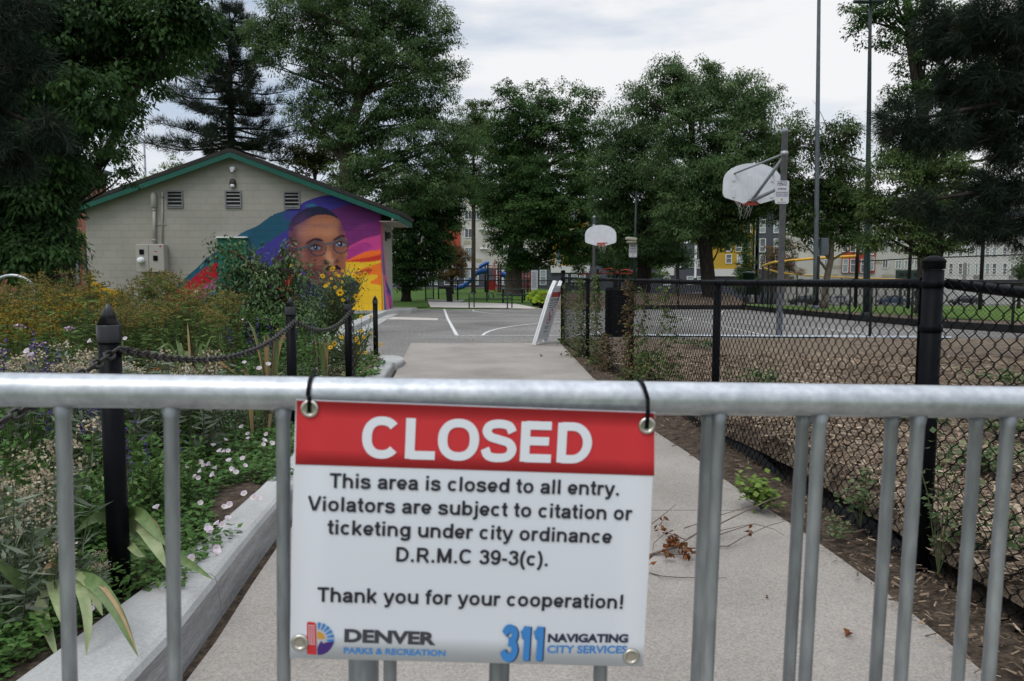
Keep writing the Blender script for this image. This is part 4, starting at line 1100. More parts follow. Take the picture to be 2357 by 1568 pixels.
# painted streamers on the side wall and the yellow wave at the far corner
bands = [((200, 70, 110), 0, .20, .62), ((222, 120, 40), .0, .5, .40), ((214, 172, 40), .22, .75, .33), ((40, 90, 130), .5, 1.1, .62), ((190, 90, 150), .95, 1.55, .30), ((206, 96, 50), 1.45, 1.9, .28), ((60, 50, 120), 1.75, 2.2, .26), ((150, 60, 130), 2.1, 2.42, .16)]
mt = []
for c, y0, y1, h in bands: mt.append(M('mural_streamer', tuple(lin(c)), tuple(lin(c) * .95), rough=.7))
m = MB(); H_ = eR.z - .2
for i, (c, y0, y1, h) in enumerate(bands):
    x = xR + .003 + .0006 * i; top = BZ + H_ * h * 1.3
    pts = [Vector((x, BY + y0, BZ)), Vector((x, BY + y1, BZ)), Vector((x, BY + y0 + (y1 - y0) * .45, BZ + (top - BZ) * .55)), Vector((x, BY + max(0, y0 * .35), top))]
    if i == 0: pts = [Vector((x, BY, BZ)), Vector((x, BY + 2.43, BZ)), Vector((x, BY + 1.2, BZ + 1.0)), Vector((x, BY + .6, BZ + 2.3)), Vector((x, BY + .25, eR.z - .25)), Vector((x, BY, eR.z - .2))]
    m.add(pts, [tuple(range(len(pts)))], i)
m.build('mural_side', mt, root)
m = MB(); m.add([bp(*p, -.004) for p in ((201.5, 712), (201.5, 622), (208, 634), (219, 646), (232, 656), (250, 664), (285, 672), (300, 712))], [tuple(range(8))])
m.build('mural_wave', M('mural_yellow', tuple(lin((168, 132, 20))), rough=.7), root)
# concrete plinth kerb round the building
m = MB(); 
m.prism([(xL - 1, BY - .35, -.02), (xR + .12, BY - .35, -.02), (xR + .9, BY + .9, -.02), (xR + .9, BY + BD + .4, -.02), (xL - 1, BY + BD + .4, -.02)], (0, 0, .16))
tag(m.build('building_kerb', KERBM, org=((xL + xR) / 2, BY, 0)), kind='structure')
poly_sheet('lawn', [gnd(*p)[:2] for p in ((905, 709), (985, 706.5), (985, 690), (1240, 690), (1240, 668), (880, 668))], .012, GRASS)
poly_sheet('lawn', [(-14, 11.9), (-3.2, 11.8), (-3.6, 15), (-4.2, 19), (xR - .1, BY - .4), (-22, BY - .4)], .02, GRASS)
mb = MB()
kp = [gnd(768, 812), gnd(790, 790), gnd(835, 758), gnd(880, 733), gnd(905, 722)]
for a, b in zip(kp[:-1], kp[1:]):
    t = (b - a).normalized(); s = Vector((t.y, -t.x, 0))
    for lo, hi, z in ((-.45, -.12, .13), (-.12, .22, .012)):
        mb.prism([a + s * lo, a + s * hi, b + s * hi, b + s * lo], (0, 0, z))
tag(mb.build('kerb', KERBM, org=kp[2]), kind='structure')
# ================================================================ BASKETBALL HOOPS
NETM = M('net_cord', (.35, .34, .33), (.45, .44, .42), rough=.9)
def fan_board(hw=.69, h=.90):
    pts = []                                         # outline in (x, z), z=0 at the lower flat
    pts += [(-hw + .02, .16), (-hw, .22), (-hw, .44)]
    for k in range(1, 16):
        a = 180 - 180 * k / 16; pts.append((hw * math.cos(R(a)), .44 + (h - .44) * math.sin(R(a)) ** .85))
    pts += [(hw, .44), (hw, .22), (hw - .02, .16), (hw - .06, .125), (.24, .012), (.20, 0), (.16, .012), (.10, .06), (-.10, .06), (-.16, .012), (-.20, 0), (-.24, .012), (-hw + .06, .125)]
    return pts
def hoop(label, pole_xy, top_z, board_c, yaw, zb, arm):
    """board_c (x,y) centre of the board; yaw: direction the board faces (away from pole)"""
    px_, py_ = pole_xy
    root = empty('basketball_hoop', (px_, py_, 0), label, 'basketball hoop', 'basketball hoops on the court')
    m = MB(); r = .066
    m.lathe([(r, -.1), (r, top_z - .10), (r * 1.06, top_z - .10), (r * 1.06, top_z - .06), (r * .9, top_z - .02), (r * .5, top_z), (.001, top_z + .01)], (px_, py_, 0), 20); m.build('pole', STEELG, root)
    f = Vector((math.cos(yaw), math.sin(yaw), 0)); s = Vector((f.y, -f.x, 0)); bc = Vector((board_c[0], board_c[1], zb))
    m = MB(); poly = [bc + s * x + Vector((0, 0, z)) - f * .02 for x, z in fan_board()]
    m.prism(poly, f * .035); m.prism([p * 1 for p in [bc + s * x + Vector((0, 0, z)) - f * .035 for x, z in [(-.1, .10), (-.1, .62), (-.04, .62), (-.04, .10)]]], f * .016)
    m.prism([bc + s * x + Vector((0, 0, z)) - f * .035 for x, z in [(.06, .10), (.06, .62), (.12, .62), (.12, .10)]], f * .016)
    for x in (-.45, .45):
        for z in (.22, .58): m.prism([bc + s * (x + dx) + Vector((0, 0, z + dz)) - f * .04 for dx, dz in ((-.03, -.08), (-.03, .10), (.03, .10), (.03, -.08))], f * .021)
    m.build('backboard', WHITEP, root)
    m = MB(); a0 = Vector((px_, py_, zb + .28)); b0 = bc + Vector((0, 0, .06)) - f * .03
    top = Vector((px_, py_, zb + .95))
    m.tube([a0, b0], .04, 10); m.build('arm', STEELG, root)
    m = MB(); m.tube([top - Vector((0, 0, .05)), b0 + Vector((0, 0, .03))], .035, 10); m.build('brace', STEELG, root)
    for x in (-.45, .45):
        m = MB(); m.tube([top, bc + s * x + Vector((0, 0, .66)) - f * .03], .022, 8); m.build('brace', STEELG, root)
    m = MB(); m.lathe([(r + .012, -.05), (r + .012, .05)], (px_, py_, zb + .95), 18); m.build('clamp', GALV2, root)
    rc = bc + f * .40 + Vector((0, 0, .10))
    m = MB(); m.tube([rc + (f * math.cos(2 * math.pi * k / 24) + s * math.sin(2 * math.pi * k / 24)) * .225 for k in range(24)], .012, 8, closed=True)
    m.prism([bc + s * x + Vector((0, 0, z)) + f * .016 for x, z in ((-.16, -.02), (-.16, .12), (.16, .12), (.16, -.02))], f * .17)
    m.build('rim', RIMM, root)
    m = MB()
    for k in range(10):
        a = 2 * math.pi * k / 10; e = (f * math.cos(a) + s * math.sin(a))
        b_ = 2 * math.pi * (k + (1 if k % 2 else -1)) / 10; e2 = (f * math.cos(b_) + s * math.sin(b_))
        if k in (3, 7): continue
        m.tube([rc + e * .22, rc + e2 * .16 - Vector((0, 0, .16)), rc + e * .12 - Vector((0, 0, .34 + .08 * math.sin(k * 2.3)))], .006, 4)
    m.build('net', NETM, root)
    return root
q = gnd(1793, 775)
bcn = at(1731, 469, 16.95)
hoop('near basketball hoop seen from behind, grey pole carrying a white camera notice', (q.x, q.y), at(1799, 295, q.y).z, (bcn.x, bcn.y), math.atan2(1.0, -.10), bcn.z, 1)
pf = at(1366, 700, 33.6); bcf = at(1382.5, 566, 32.4)
hoop('far basketball hoop facing the camera with an orange rim under its white board', (pf.x, pf.y), at(1366, 497, 33.6).z, (bcf.x, bcf.y), math.atan2(-1.2, .12), bcf.z, 1)

SIGNW = M('notice_white', (.50, .51, .54), (.56, .57, .60), rough=.5)
def notice(label, c, w, h, yaw, lines, post=None, shield=False, thick=.004):
    """small flat notice: lines = (text, z offset from top, cap height, width fraction)"""
    root = empty('notice_sign', c, label, 'sign')
    s = Vector((math.cos(yaw), math.sin(yaw), 0)); n = Vector((s.y, -s.x, 0)); c = Vector(c); up = Vector((0, 0, 1))
    m = MB(); pts = []; rr = w * .12
    for sx_, sz_, a0 in ((1, 1, 0), (-1, 1, 90), (-1, -1, 180), (1, -1, 270)):
        for k in range(5):
            a = R(a0 + 90 * k / 4); pts.append(c + s * (sx_ * (w / 2 - rr) + rr * math.cos(a)) + up * (sz_ * (h / 2 - rr) + rr * math.sin(a)))
    m.prism(pts, -n * thick); m.build('plate', SIGNW, root)
    for t, dz, ch, wf in lines:
        m = MB()
        if t is None:
            for sg in (0,): m.add([c + s * (w * wf * x) + up * (h / 2 - dz + z) + n * .002 for x, z in ((-.5, 0), (.5, 0), (.5, ch), (-.5, ch))], [(0, 1, 2, 3)])
            m.build('rule_line', INKN, root); continue
        v, f = text_mesh(t, .03); lo, hi = v[:, 1].min(), cap_h(.03)[1]; x0, x1 = v[:, 0].min(), v[:, 0].max()
        m.add([c + s * ((p[0] - (x0 + x1) / 2) / (x1 - x0) * w * wf) + up * (h / 2 - dz + (p[1]) / hi * ch) + n * .002 for p in v], f)
        m.build('lettering', INKN, root)
    if shield:
        m = MB(); m.add([c + s * (x * w * .09) + up * (-h * .32 + z * h * .06) + n * .002 for x, z in ((-1, .3), (0, 1), (1, .3), (.6, -.8), (0, -1), (-.6, -.8))], [tuple(range(6))]); m.build('badge', M('badge_gold', (.35, .33, .12), rough=.5) if 'badge_gold' not in MATS else MATS['badge_gold'], root)
    return root
HL = lambda H: [(None, .04 * H, .014 * H, .7), ('HALO', .175 * H, .10 * H, .66), (None, .215 * H, .014 * H, .7), ('ATTENTION', .40 * H, .075 * H, .62), ('THIS AREA IS MONITORED BY', .53 * H, .045 * H, .90), ('VIDEO CAMERAS TO ENHANCE', .61 * H, .045 * H, .92), ('YOUR SAFETY AND SECURITY', .69 * H, .045 * H, .88), ('DENVER POLICE DEPARTMENT', .95 * H, .022 * H, .62)]
cN = at(1800, 442.5, q.y - .095)
notice('white camera-monitoring notice bolted to the near basketball pole', cN, .295, .485, 0.02, HL(.485), shield=True)
# camera pole further back
cp_ = at(1459, 640, 36.0)
root = empty('camera_pole', (cp_.x, 36, 0), 'dark green camera pole between the two basketball hoops', 'pole')
m = MB(); tpz = at(1464, 470, 36).z + .6; m.tube([(cp_.x, 36, 0), (cp_.x + .07, 36, tpz)], [.075, .055], 14); m.build('pole', POLED, root)
c = at(1452, 553, 35.8); m = MB(); m.box((c.x, c.y - .1, c.z + .05), (.55, .30, .16), bev=.04, rot=Matrix.Rotation(R(6), 3, 'Y')); m.box((c.x + .02, c.y - .1, c.z - .10), (.5, .26, .12), bev=.05); m.tube([(c.x + .2, c.y, c.z), (cp_.x + .05, 36, c.z)], .05, 8); m.build('camera', M('camera_beige', (.42, .40, .33), rough=.5), root)
c = at(1457, 577, 35.8); notice('small white camera notice on the dark pole between the hoops', c, .39, .64, 0, HL(.64), shield=True)

# ================================================================ FOLDED A-FRAME
B0, B1 = gnd(1232, 795.5, .012), gnd(1259, 788, .012)
T0 = at(1277, 648, B0.y + .12)
wv = (B1 - B0); hv = (T0 - B0); n3 = wv.cross(hv).normalized()
if n3.x > 0: n3 = -n3
root = empty('sandwich_board', B0, 'white folded sandwich board leaning against the far end post of the fence', 'sign')
PW, PH = wv.length, hv.length; wn, hn = wv.normalized(), hv.normalized()
def ab(u, v, w=0): return B0 + wn * (u * PW) + hn * (v * PH) + n3 * w
for k, w0 in enumerate((0.0, .036)):
    m = MB()
    fr = [(0, 0), (.10, 0), (.10, .06), (.90, .06), (.90, 0), (1, 0), (1, .80), (.86, 1.0), (.70, 1.0), (.66, .93), (.34, .93), (.30, 1.0), (.14, 1.0), (0, .80)]
    m.prism([ab(u, v, w0 + .002) for u, v in fr], n3 * .030); m.build('panel', WHITE, root)
    m = MB()
    for v in (.18, .5, .72): m.lathe([(.012, 0), (.010, .006), (.001, .007)], ab(.05, v, w0), 8, rot=Matrix.Rotation(0, 3, 'X'))
    if k == 0:
        m = MB(); m.add([ab(u, v, -.0015) for u, v in ((.10, .10), (.90, .10), (.90, .90), (.10, .90))], [(0, 1, 2, 3)]); ps = m.build('poster', SIGNW, root)
        m = MB(); m.add([ab(u, v, -.003) for u, v in ((.10, .75), (.90, .75), (.90, .83), (.10, .83))], [(0, 1, 2, 3)]); m.build('red_band', M('poster_red', (.36, .05, .04), rough=.6), ps)
        v_, f_ = text_mesh('NO ALCOHOL ALLOWED', .02); x0, x1 = v_[:, 0].min(), v_[:, 0].max(); hi = v_[:, 1].max()
        m = MB(); m.add([ab(.14 + .72 * (p[0] - x0) / (x1 - x0), .685 + p[1] / hi * .045, -.003) for p in v_], f_); m.build('lettering', INKG, ps)
        m = MB()
        for v, a, b in ((.65, .16, .84), (.615, .18, .82), (.58, .22, .78), (.27, .30, .70), (.245, .38, .62), (.19, .36, .64)):
            m = MB(); m.add([ab(u, v + dv, -.003) for u, dv in ((a, 0), (b, 0), (b, .012), (a, .012))], [(0, 1, 2, 3)]); m.build('text_line', INKG, ps)
        m = MB(); c0 = (.5, .44); n_ = 28
        for k2 in range(n_):
            a, b = 2 * math.pi * k2 / n_, 2 * math.pi * (k2 + 1) / n_
            m.add([ab(c0[0] + r_ * math.cos(t) * 1.55, c0[1] + r_ * math.sin(t), -.0032) for r_, t in ((.125, a), (.125, b), (.105, b), (.105, a))], [(0, 1, 2, 3)])
        m.add([ab(.5 + x * 1.55, .44 + z, -.0034) for x, z in ((-.085, .06), (-.07, .075), (.085, -.06), (.07, -.075))], [(0, 1, 2, 3)]); m.build('ban_circle', MATS['poster_red'], ps)
        m = MB(); m.add([ab(.5 + x, .44 + z, -.003) for x, z in ((-.06, -.07), (.0, -.07), (.0, .02), (-.02, .05), (-.02, .08), (-.04, .08), (-.04, .05), (-.06, .02))], [tuple(range(8))]); m.add([ab(.56 + x, .43 + z, -.003) for x, z in ((-.02, -.06), (.02, -.06), (.04, .03), (-.04, .03))], [(0, 1, 2, 3)]); m.build('bottle_and_glass', M('ban_brown', (.12, .07, .04), rough=.6), ps)

# ================================================================ TRASH CAN, PARK FURNITURE
def barrel(label, c, r, h, mat, slats=True):
    root = empty('trash_can', c, label, 'trash can')
    m = MB(); n = 26
    if slats:
        for k in range(n):
            a = 2 * math.pi * k / n; e = Vector((math.cos(a), math.sin(a), 0)); p = Vector(c) + e * r; rot = Matrix.Rotation(a, 3, 'Z')
            m.box(p + Vector((0, 0, h * .48)), (.012, 2 * math.pi * r / n * .7, h * .9), rot=rot)
        m.build('slats', mat, root)
        m = MB(); m.lathe([(r * .92, .02), (r * .93, h * .9), (r * .90, h * .9), (r * .89, .04)], c, 24); m.build('liner', BLACKM, root)
        m = MB(); m.lathe([(r * 1.03, h * .90), (r * 1.05, h * .93), (r * .98, h), (r * .6, h * 1.0), (r * .58, h * .96)], c, 24); m.build('rim', mat, root)
    else:
        m.lathe([(r * .85, 0), (r, h * .9), (r * 1.05, h * .9), (r * 1.05, h * .96), (r * .9, h), (.01, h * 1.04)], c, 18); m.build('bin_body', mat, root)
    return root
q2 = gnd(1423, 774); barrel('black slatted trash can behind the vine-covered fence', (q2.x, q2.y, 0), .285, 1.06, BLACKV)
for px, lab in ((1722, 'taller green trash bin standing on the mulch bank beyond the court'), (1738, 'shorter dark green trash bin beside the taller one beyond the court')):
    p = at(px, 690, 37); barrel(lab, (p.x, 37, .5), .30, 1.12 if px < 1730 else .72, DGREEN, False)
# bench with armrests
bq0, bq1 = gnd(1080, 708.5), gnd(1168, 710)
root = empty('bench', (bq0 + bq1) / 2, 'black metal slatted bench with low armrests at the far edge of the court', 'bench')
d = (bq1 - bq0); Lb = d.length; d.normalize(); sd = Vector((-d.y, d.x, 0))
m = MB()
for k in range(30): m.box(bq0 + d * (.06 + (Lb - .12) * k / 29) + sd * .22 + Vector((0, 0, .43)), (.035, .46, .02), rot=Matrix.Rotation(math.atan2(d.y, d.x), 3, 'Z'))
for o in (0, .45): m.tube([bq0 + sd * o + Vector((0, 0, .42)), bq1 + sd * o + Vector((0, 0, .42))], .018, 8)
m.build('seat', DGREEN, root)
for u in (0, 1):
    m = MB(); p = bq0 + d * Lb * u
    m.tube([p, p + Vector((0, 0, .60)), p + sd * .06 + Vector((0, 0, .65)), p + sd * .42 + Vector((0, 0, .65)), p + sd * .48 + Vector((0, 0, .60)), p + sd * .48], .03, 8); m.build('leg', DGREEN, root)
m = MB(); p = bq0 + d * Lb * .52; m.tube([p + Vector((0, 0, .42)), p + Vector((0, 0, .6)), p + sd * .06 + Vector((0, 0, .65)), p + sd * .42 + Vector((0, 0, .65)), p + sd * .48 + Vector((0, 0, .42))], .025, 8); m.build('armrest', DGREEN, root)
# picnic table
Yt = 40.5; a, b = at(1143, 668, Yt), at(1217, 668, Yt)
root = empty('picnic_table', ((a.x + b.x) / 2, Yt, 0), 'dark green picnic table standing behind the slatted bench', 'picnic table')
m = MB(); m.box(((a.x + b.x) / 2, Yt, .72), (b.x - a.x, .75, .04), bev=.01); m.build('tabletop', DGREEN, root)
for s in (-1, 1):
    m = MB(); m.box(((a.x + b.x) / 2, Yt + s * .68, .44), (b.x - a.x, .26, .035), bev=.01); m.build('seat', DGREEN, root)
for x in (a.x + .35, b.x - .35):
    m = MB(); m.tube([(x, Yt, 0), (x, Yt, .70)], .05, 8); m.tube([(x, Yt - .68, .42), (x, Yt + .68, .42)], .03, 8); m.build('leg', DGREEN, root)
# drinking fountain / box by the gate
c = at(1031, 676, 42)
root = empty('drinking_fountain', (c.x, 42, 0), 'black cantilevered drinking fountain by the park gate', 'drinking fountain')
m = MB(); m.prism([(c.x - .05, 41.8, 0), (c.x + .26, 41.8, 0), (c.x + .24, 41.8, .85), (c.x - .12, 41.8, .85)], (0, .35, 0)); m.build('pedestal', BLACKM, root)
m = MB(); m.box((c.x - .12, 41.95, .80), (.74, .38, .14), bev=.03); m.build('basin', BLACKM, root)
# rules board
c = at(1230, 645, 40); root = empty('rules_board', (c.x, 40, 0), 'tall narrow white park rules board beside the playground', 'sign')
m = MB(); m.box((c.x, 40, c.z), (.36, .03, 1.06)); m.build('plate', SIGNW, root)
m = MB()
for k in range(20): m.box((c.x - (.0 if k % 3 else .03), 39.983, c.z + .44 - k * .045), (.26 if k % 4 else .18, .003, .014))
tag(m.build('small_print', INKG, root), kind='stuff')
for s in (-1, 1):
    m = MB(); m.box((c.x + s * .20, 40.03, (c.z + .6) / 2), (.04, .04, c.z + .6)); m.build('post', BLACKM, root)
# distant street lamp
c = at(332, 330, 75); root = empty('street_lamp', (c.x, 75, 0), 'twin-headed street lamp far beyond the mural building', 'street lamp')
m = MB(); m.tube([(c.x, 75, 0), (c.x, 75, c.z + .2)], [.14, .09], 10); m.build('pole', STEELG, root)
for s in (-1, 1):
    m = MB(); m.tube([(c.x, 75, c.z), (c.x + s * .5, 75, c.z + .02)], .05, 6); m.box((c.x + s * .8, 75, c.z + .04), (.75, .3, .14), bev=.05); m.build('lamp_head', STEELG, root)
# two floodlight poles
def flood(label, base, top, r0, r1, mat, sleeve=None, arm=False):
    root = empty('floodlight_pole', base, label, 'light pole', 'tall floodlight poles beyond the court')
    b, t = Vector(base), Vector(top)
    m = MB(); m.tube([b + (t - b) * k / 8 for k in range(9)], [r0 + (r1 - r0) * k / 8 for k in range(9)], 16); m.build('pole', mat, root)
    m = MB(); m.lathe([(r0 * 1.6, -.05), (r0 * 1.6, .12), (r0 * 1.1, .16)], b, 16); m.build('base', mat, root)
    if sleeve:
        m = MB(); m.lathe([(r0 * 1.03, 0), (r0 * 1.02, sleeve)], b, 16); m.build('sleeve', BLACKM, root)
        m = MB(); m.box(b + Vector((r0 + .16, 0, sleeve + .4)), (.3, .3, .75), bev=.02); m.build('control_box', POLEG, root)
    m = MB(); m.tube([t + Vector((-1.2 * (1 if not arm else .45), 0, -.1)), t + Vector((1.2 * (1 if not arm else .35), 0, -.1))], .06, 8); m.build('cross_arm', POLED if arm else mat, root)
    for k in (-1, 0, 1):
        m = MB(); m.box(t + Vector((k * (1.0 if not arm else .4), -.2, .1)), (.5 if not arm else .3, .3, .35), bev=.08); m.build('lamp_head', POLED if arm else mat, root)
g1 = gz(13.5, 32); tp = at(1888, -260, 32.0); bs = at(1877, 709, 32.0)
flood('tall grey floodlight pole with a black base sleeve, left of the dark green one', (bs.x, 32, g1), (tp.x, 32, tp.z),   .115, .055, POLEG, sleeve=at(1875, 590, 32).z - g1)
tp = at(2003.5, -3, 24.7); bs = at(1994, 729, 24.7)
flood('tall dark green floodlight pole in front of the dense trees', (bs.x, 24.7, 0), (tp.x, 24.7, tp.z),   .115, .045, POLED, arm=True)

# ================================================================ FAR FENCES
def ribbon_fence(name, label, pts, zb, zt, post_every, pr, pitch=.12, wr=.004, rails=None, mat=BLACKM, cap=None, group=None, meshmat=None):
    pts3 = [Vector((p[0], p[1], gz(p[0], p[1]))) for p in pts]
    root = empty(name, pts3[0], label, 'fence', group)
    cum = [0]
    for a, b in zip(pts3[:-1], pts3[1:]): cum.append(cum[-1] + (b - a).length)
    def pos(s):
        for i in range(len(cum) - 1):
            if s <= cum[i + 1] + 1e-6: break
        u = (s - cum[i]) / (cum[i + 1] - cum[i]); d = (pts3[i + 1] - pts3[i]).normalized(); return pts3[i].lerp(pts3[i + 1], u), d
    zts = zt if isinstance(zt, (list, tuple)) else [zt] * len(pts)
    def ztop(s): return interp(list(zip(cum, zts)), s)
    n = max(1, int(round(cum[-1] / post_every)))
    for k in range(n + 1):
        p, d = pos(cum[-1] * k / n); m = MB(); m.tube([p + Vector((0, 0, -.1)), p + Vector((0, 0, ztop(cum[-1] * k / n) + .03))], pr, 8); m.build('post', mat, root)
    for z in (rails or [None]):
        m = MB(); m.tube([pos(cum[-1] * k / (n * 2))[0] + Vector((0, 0, ztop(cum[-1] * k / (n * 2)) if z is None else z)) for k in range(n * 2 + 1)], .03 if z is None else .026, 6); m.build('rail', mat, root)
    if cap:
        m = MB(); m.tube([pos(cum[-1] * k / (n * 3))[0] + Vector((0, 0, ztop(cum[-1] * k / (n * 3)) + .02)) for k in range(n * 3 + 1)], .075, 8); m.build('yellow_cap', cap, root)
    Q = []; w = pitch / 2; N_ = int(cum[-1] / w)
    for i in range(N_):
        s0 = i * w; p0, d = pos(s0); p1, _ = pos(min(cum[-1], s0 + w)); lev = max(1, int((ztop(s0) - zb) / w)); h = (ztop(s0) - zb) / lev; o = d * wr
        for k in range(lev):
            a, b = (p0, p1) if (k + i) % 2 else (p1, p0)
            A = a + Vector((0, 0, zb + k * h)); B = b + Vector((0, 0, zb + (k + 1) * h))
            Q.append((A - o, A + o, B + o, B - o))
    quads_mesh('mesh', np.array([[v[:] for v in q_] for q_ in Q]), meshmat or mat, root)
    return root
ribbon_fence('court_fence', 'black chain-link fence closing the far end of the court', [(4.2, 30.7), (9.6, 30.7)], .02, 1.2, 2.7, .03)
ribbon_fence('court_fence', 'black chain-link fence running down the right side of the court', [(9.65, 30.6), (9.75, 27.7), (10.2, 22.5), (10.7, 19.2), (11.6, 17.0), (13.4, 15.0)], .02, 1.2, 2.9, .03, pitch=.10, wr=.0035)
p = at(2004, 720, 15.6)
ribbon_fence('court_fence', 'low chain-link panel on the mulch in front of the court with a single post', [(p.x, 15.6), (p.x + 5.5, 14.6)], .02, 1.16, 5.5, .03, pitch=.09, wr=.003)
for k, (A_, lab) in enumerate((([(9.66, 30.62), (9.78, 27.7), (10.24, 22.5), (10.74, 19.2), (11.66, 17.0), (13.4, 15.1)], 'dark timber edge board under the fence on the right of the court'), ([(4.2, 30.74), (9.6, 30.74)], 'dark timber edge board under the fence at the far end of the court'))):
    m = MB()
    for a, b in zip(A_[:-1], A_[1:]):
        m.prism([(a[0] + .06, a[1] + .06, 0), (b[0] + .06, b[1] + .06, 0), (b[0] + .10, b[1] + .10, 0), (a[0] + .10, a[1] + .10, 0)], (0, 0, .18))
    tag(m.build('edge_board', BLACKM, org=(A_[0][0], A_[0][1], 0)), lab, 'edge board')
# tall backstop fence on the right
b0 = [at(px, 640, Y) for px, Y in ((1972, 36), (2053, 34), (2170, 32), (2303, 30.5), (2460, 29))]
ribbon_fence('backstop_fence', 'tall black chain-link backstop fence across the right of the ball field', [(p.x, p.y) for p in b0], .1, 5.2, 3.0, .075, pitch=.15, wr=.0055, rails=[None, 2.45 - .2, 1.1])
# outfield fence with yellow cap
op = [at(px, 640, Y) for px, Y in ((1969, 47), (1899, 46), (1870, 46), (1816, 47), (1777, 50), (1755, 55))]
ot = [at(px, py, Y).z - gz(at(px, py, Y).x, Y) for px, py, Y in ((1969, 590, 47), (1899, 594, 46), (1870, 596, 46), (1816, 601, 47), (1777, 605, 50), (1755, 613, 55))]
ribbon_fence('outfield_fence', 'yellow-capped outfield fence, its near arm rising to the right', [(p.x, p.y) for p in op], .05, ot, 3.2, .06, pitch=.16, wr=.007, cap=YELLOW)
op = [at(px, 640, Y) for px, Y in ((1757, 56), (1791, 66), (1852, 76), (1957, 84), (2110, 88))]
ot = [at(px, py, Y).z - gz(at(px, py, Y).x, Y) for px, py, Y in ((1757, 618, 56), (1791, 628, 66), (1852, 634, 76), (1957, 640, 84), (2110, 645, 88))]
ribbon_fence('outfield_fence', 'yellow-capped outfield fence, its far arm sinking behind the near fence rail', [(p.x, p.y) for p in op], .05, ot, 6.0, .07, pitch=.5, wr=.03, cap=YELLOW)
# park boundary fence and gate on the left of the court
a = [gnd(px, 691.8) for px in (905, 980)]
ribbon_fence('park_fence', 'low black chain-link fence on the grass beside the mural building', [(at(880, 690, 46).x, 46), (at(980, 690, 44).x, 44)], .03, 1.12, 2.4, .04, pitch=.12, wr=.0045)
ribbon_fence('park_fence', 'low black chain-link fence between the gate and the picnic table', [(at(1000, 690, 44.5).x, 47), (at(1079, 690, 43.5).x, 43.5), (at(1290, 690, 46).x, 47)], .03, 1.2, 3.0, .045, pitch=.12, wr=.0045)
ribbon_fence('park_gate', 'open black chain-link gate leaf by the drinking fountain', [(at(980, 690, 43.8).x, 43.8), (at(998, 690, 46.5).x, 46.5)], .08, 1.22, 3.0, .04, pitch=.08, wr=.006, rails=[None, .1])
ribbon_fence('playground_fence', 'black fence in front of the far apartment ground floors', [(at(880, 660, 86).x, 86), (at(1300, 660, 86).x, 86)], .05, 1.3, 4.0, .04, pitch=.22, wr=.008)

# ================================================================ PLAYGROUND
YP = 75.0
def pp(px, py, dy=0): p = at(px, py, YP); return Vector((p.x, YP + dy, p.z))
root = empty('play_tower', pp(1130, 672.6), 'red playground tower with black posts and a curved blue slide', 'playground tower')
for px, dy in ((1117, 0), (1124, -1.3), (1148, -1.3), (1152, 0)):
    m = MB(); a, b = pp(px, 673, dy), pp(px, 607, dy); a.z = -.05; m.tube([a, b], .085, 10); m.build('post', BLACKM, root)
def rail_panel(px0, px1, py0, py1, dy=-1.3, name='guard_rail'):
    m = MB(); a, b = pp(px0, py0, dy), pp(px1, py1, dy)
    n = int((b.x - a.x) / .12)
    for k in range(n + 1): x = a.x + (b.x - a.x) * k / n; m.tube([(x, a.y, a.z), (x, a.y, b.z)], .018, 5)
    for z in (a.z, b.z): m.tube([(a.x, a.y, z), (b.x, a.y, z)], .028, 6)
    return m.build(name, RED, root)
rail_panel(1125, 1151, 612, 635)
m = MB(); a, b = pp(1124, 635, 0), pp(1152, 635, 0); m.box(((a.x + b.x) / 2, YP - .65, a.z), (b.x - a.x, 1.4, .08)); m.build('deck', BLACKM, root)
m = MB(); a, b = pp(1120, 645, -1.32), pp(1141, 668, -1.32); m.box(((a.x + b.x) / 2, a.y, (a.z + b.z) / 2), (b.x - a.x, .06, abs(a.z - b.z))); m.build('play_panel', RED, root)
m = MB(); a, b = pp(1146, 632, -1.7), pp(1146, 668, -1.7)
for k in range(6): z = a.z + (b.z - a.z) * k / 5; m.tube([(a.x - .3, a.y, z), (a.x + .3, a.y, z)], .04, 6)
m.tube([(a.x - .3, a.y, 0), (a.x - .3, a.y, a.z + .3), (a.x - .3, a.y + .2, pp(0, 598).z), (a.x + .1, a.y + .2, pp(0, 597).z), (a.x + .15, a.y + .2, a.z)], .035, 6); m.build('ladder', RED, root)
m = MB(); sp_ = [(1122, 627), (1108, 628), (1100, 632), (1090, 643), (1080, 654), (1070, 661), (1060, 664), (1054, 665)]
prev = None
for (px, py) in sp_:
    c = pp(px, py, -1.6); sec = [c + Vector((0, -.45, .38)), c + Vector((0, -.38, .05)), c + Vector((0, -.2, -.06)), c + Vector((0, .2, -.06)), c + Vector((0, .38, .05)), c + Vector((0, .45, .38)), c + Vector((0, .50, .38)), c + Vector((0, .43, .0)), c + Vector((0, .2, -.14)), c + Vector((0, -.2, -.14)), c + Vector((0, -.43, 0)), c + Vector((0, -.50, .38))]
    if prev:
        vs = prev + sec; m.add(vs, [(i, (i + 1) % 12, 12 + (i + 1) % 12, 12 + i) for i in range(12)], 0, True)
    prev = sec
m.build('slide', BLUE, root)
m = MB(); a = pp(1115, 610, -1.3); m.box((a.x, a.y, a.z), (1.2, .9, .35), bev=.15, rot=Matrix.Rotation(R(-28), 3, 'Y')); m.build('canopy', BLUE, root)
m = MB(); a, b = pp(1153, 630, -.6), pp(1174, 634, -.6); m.tube([a, a.lerp(b, .5) + Vector((0, 0, -.1)), b], .28, 10); m.build('crawl_tube', BLUE, root)
root = empty('play_tower', pp(1210, 674), 'red climbing tower with arched hoops behind the thick tree trunk', 'playground tower')
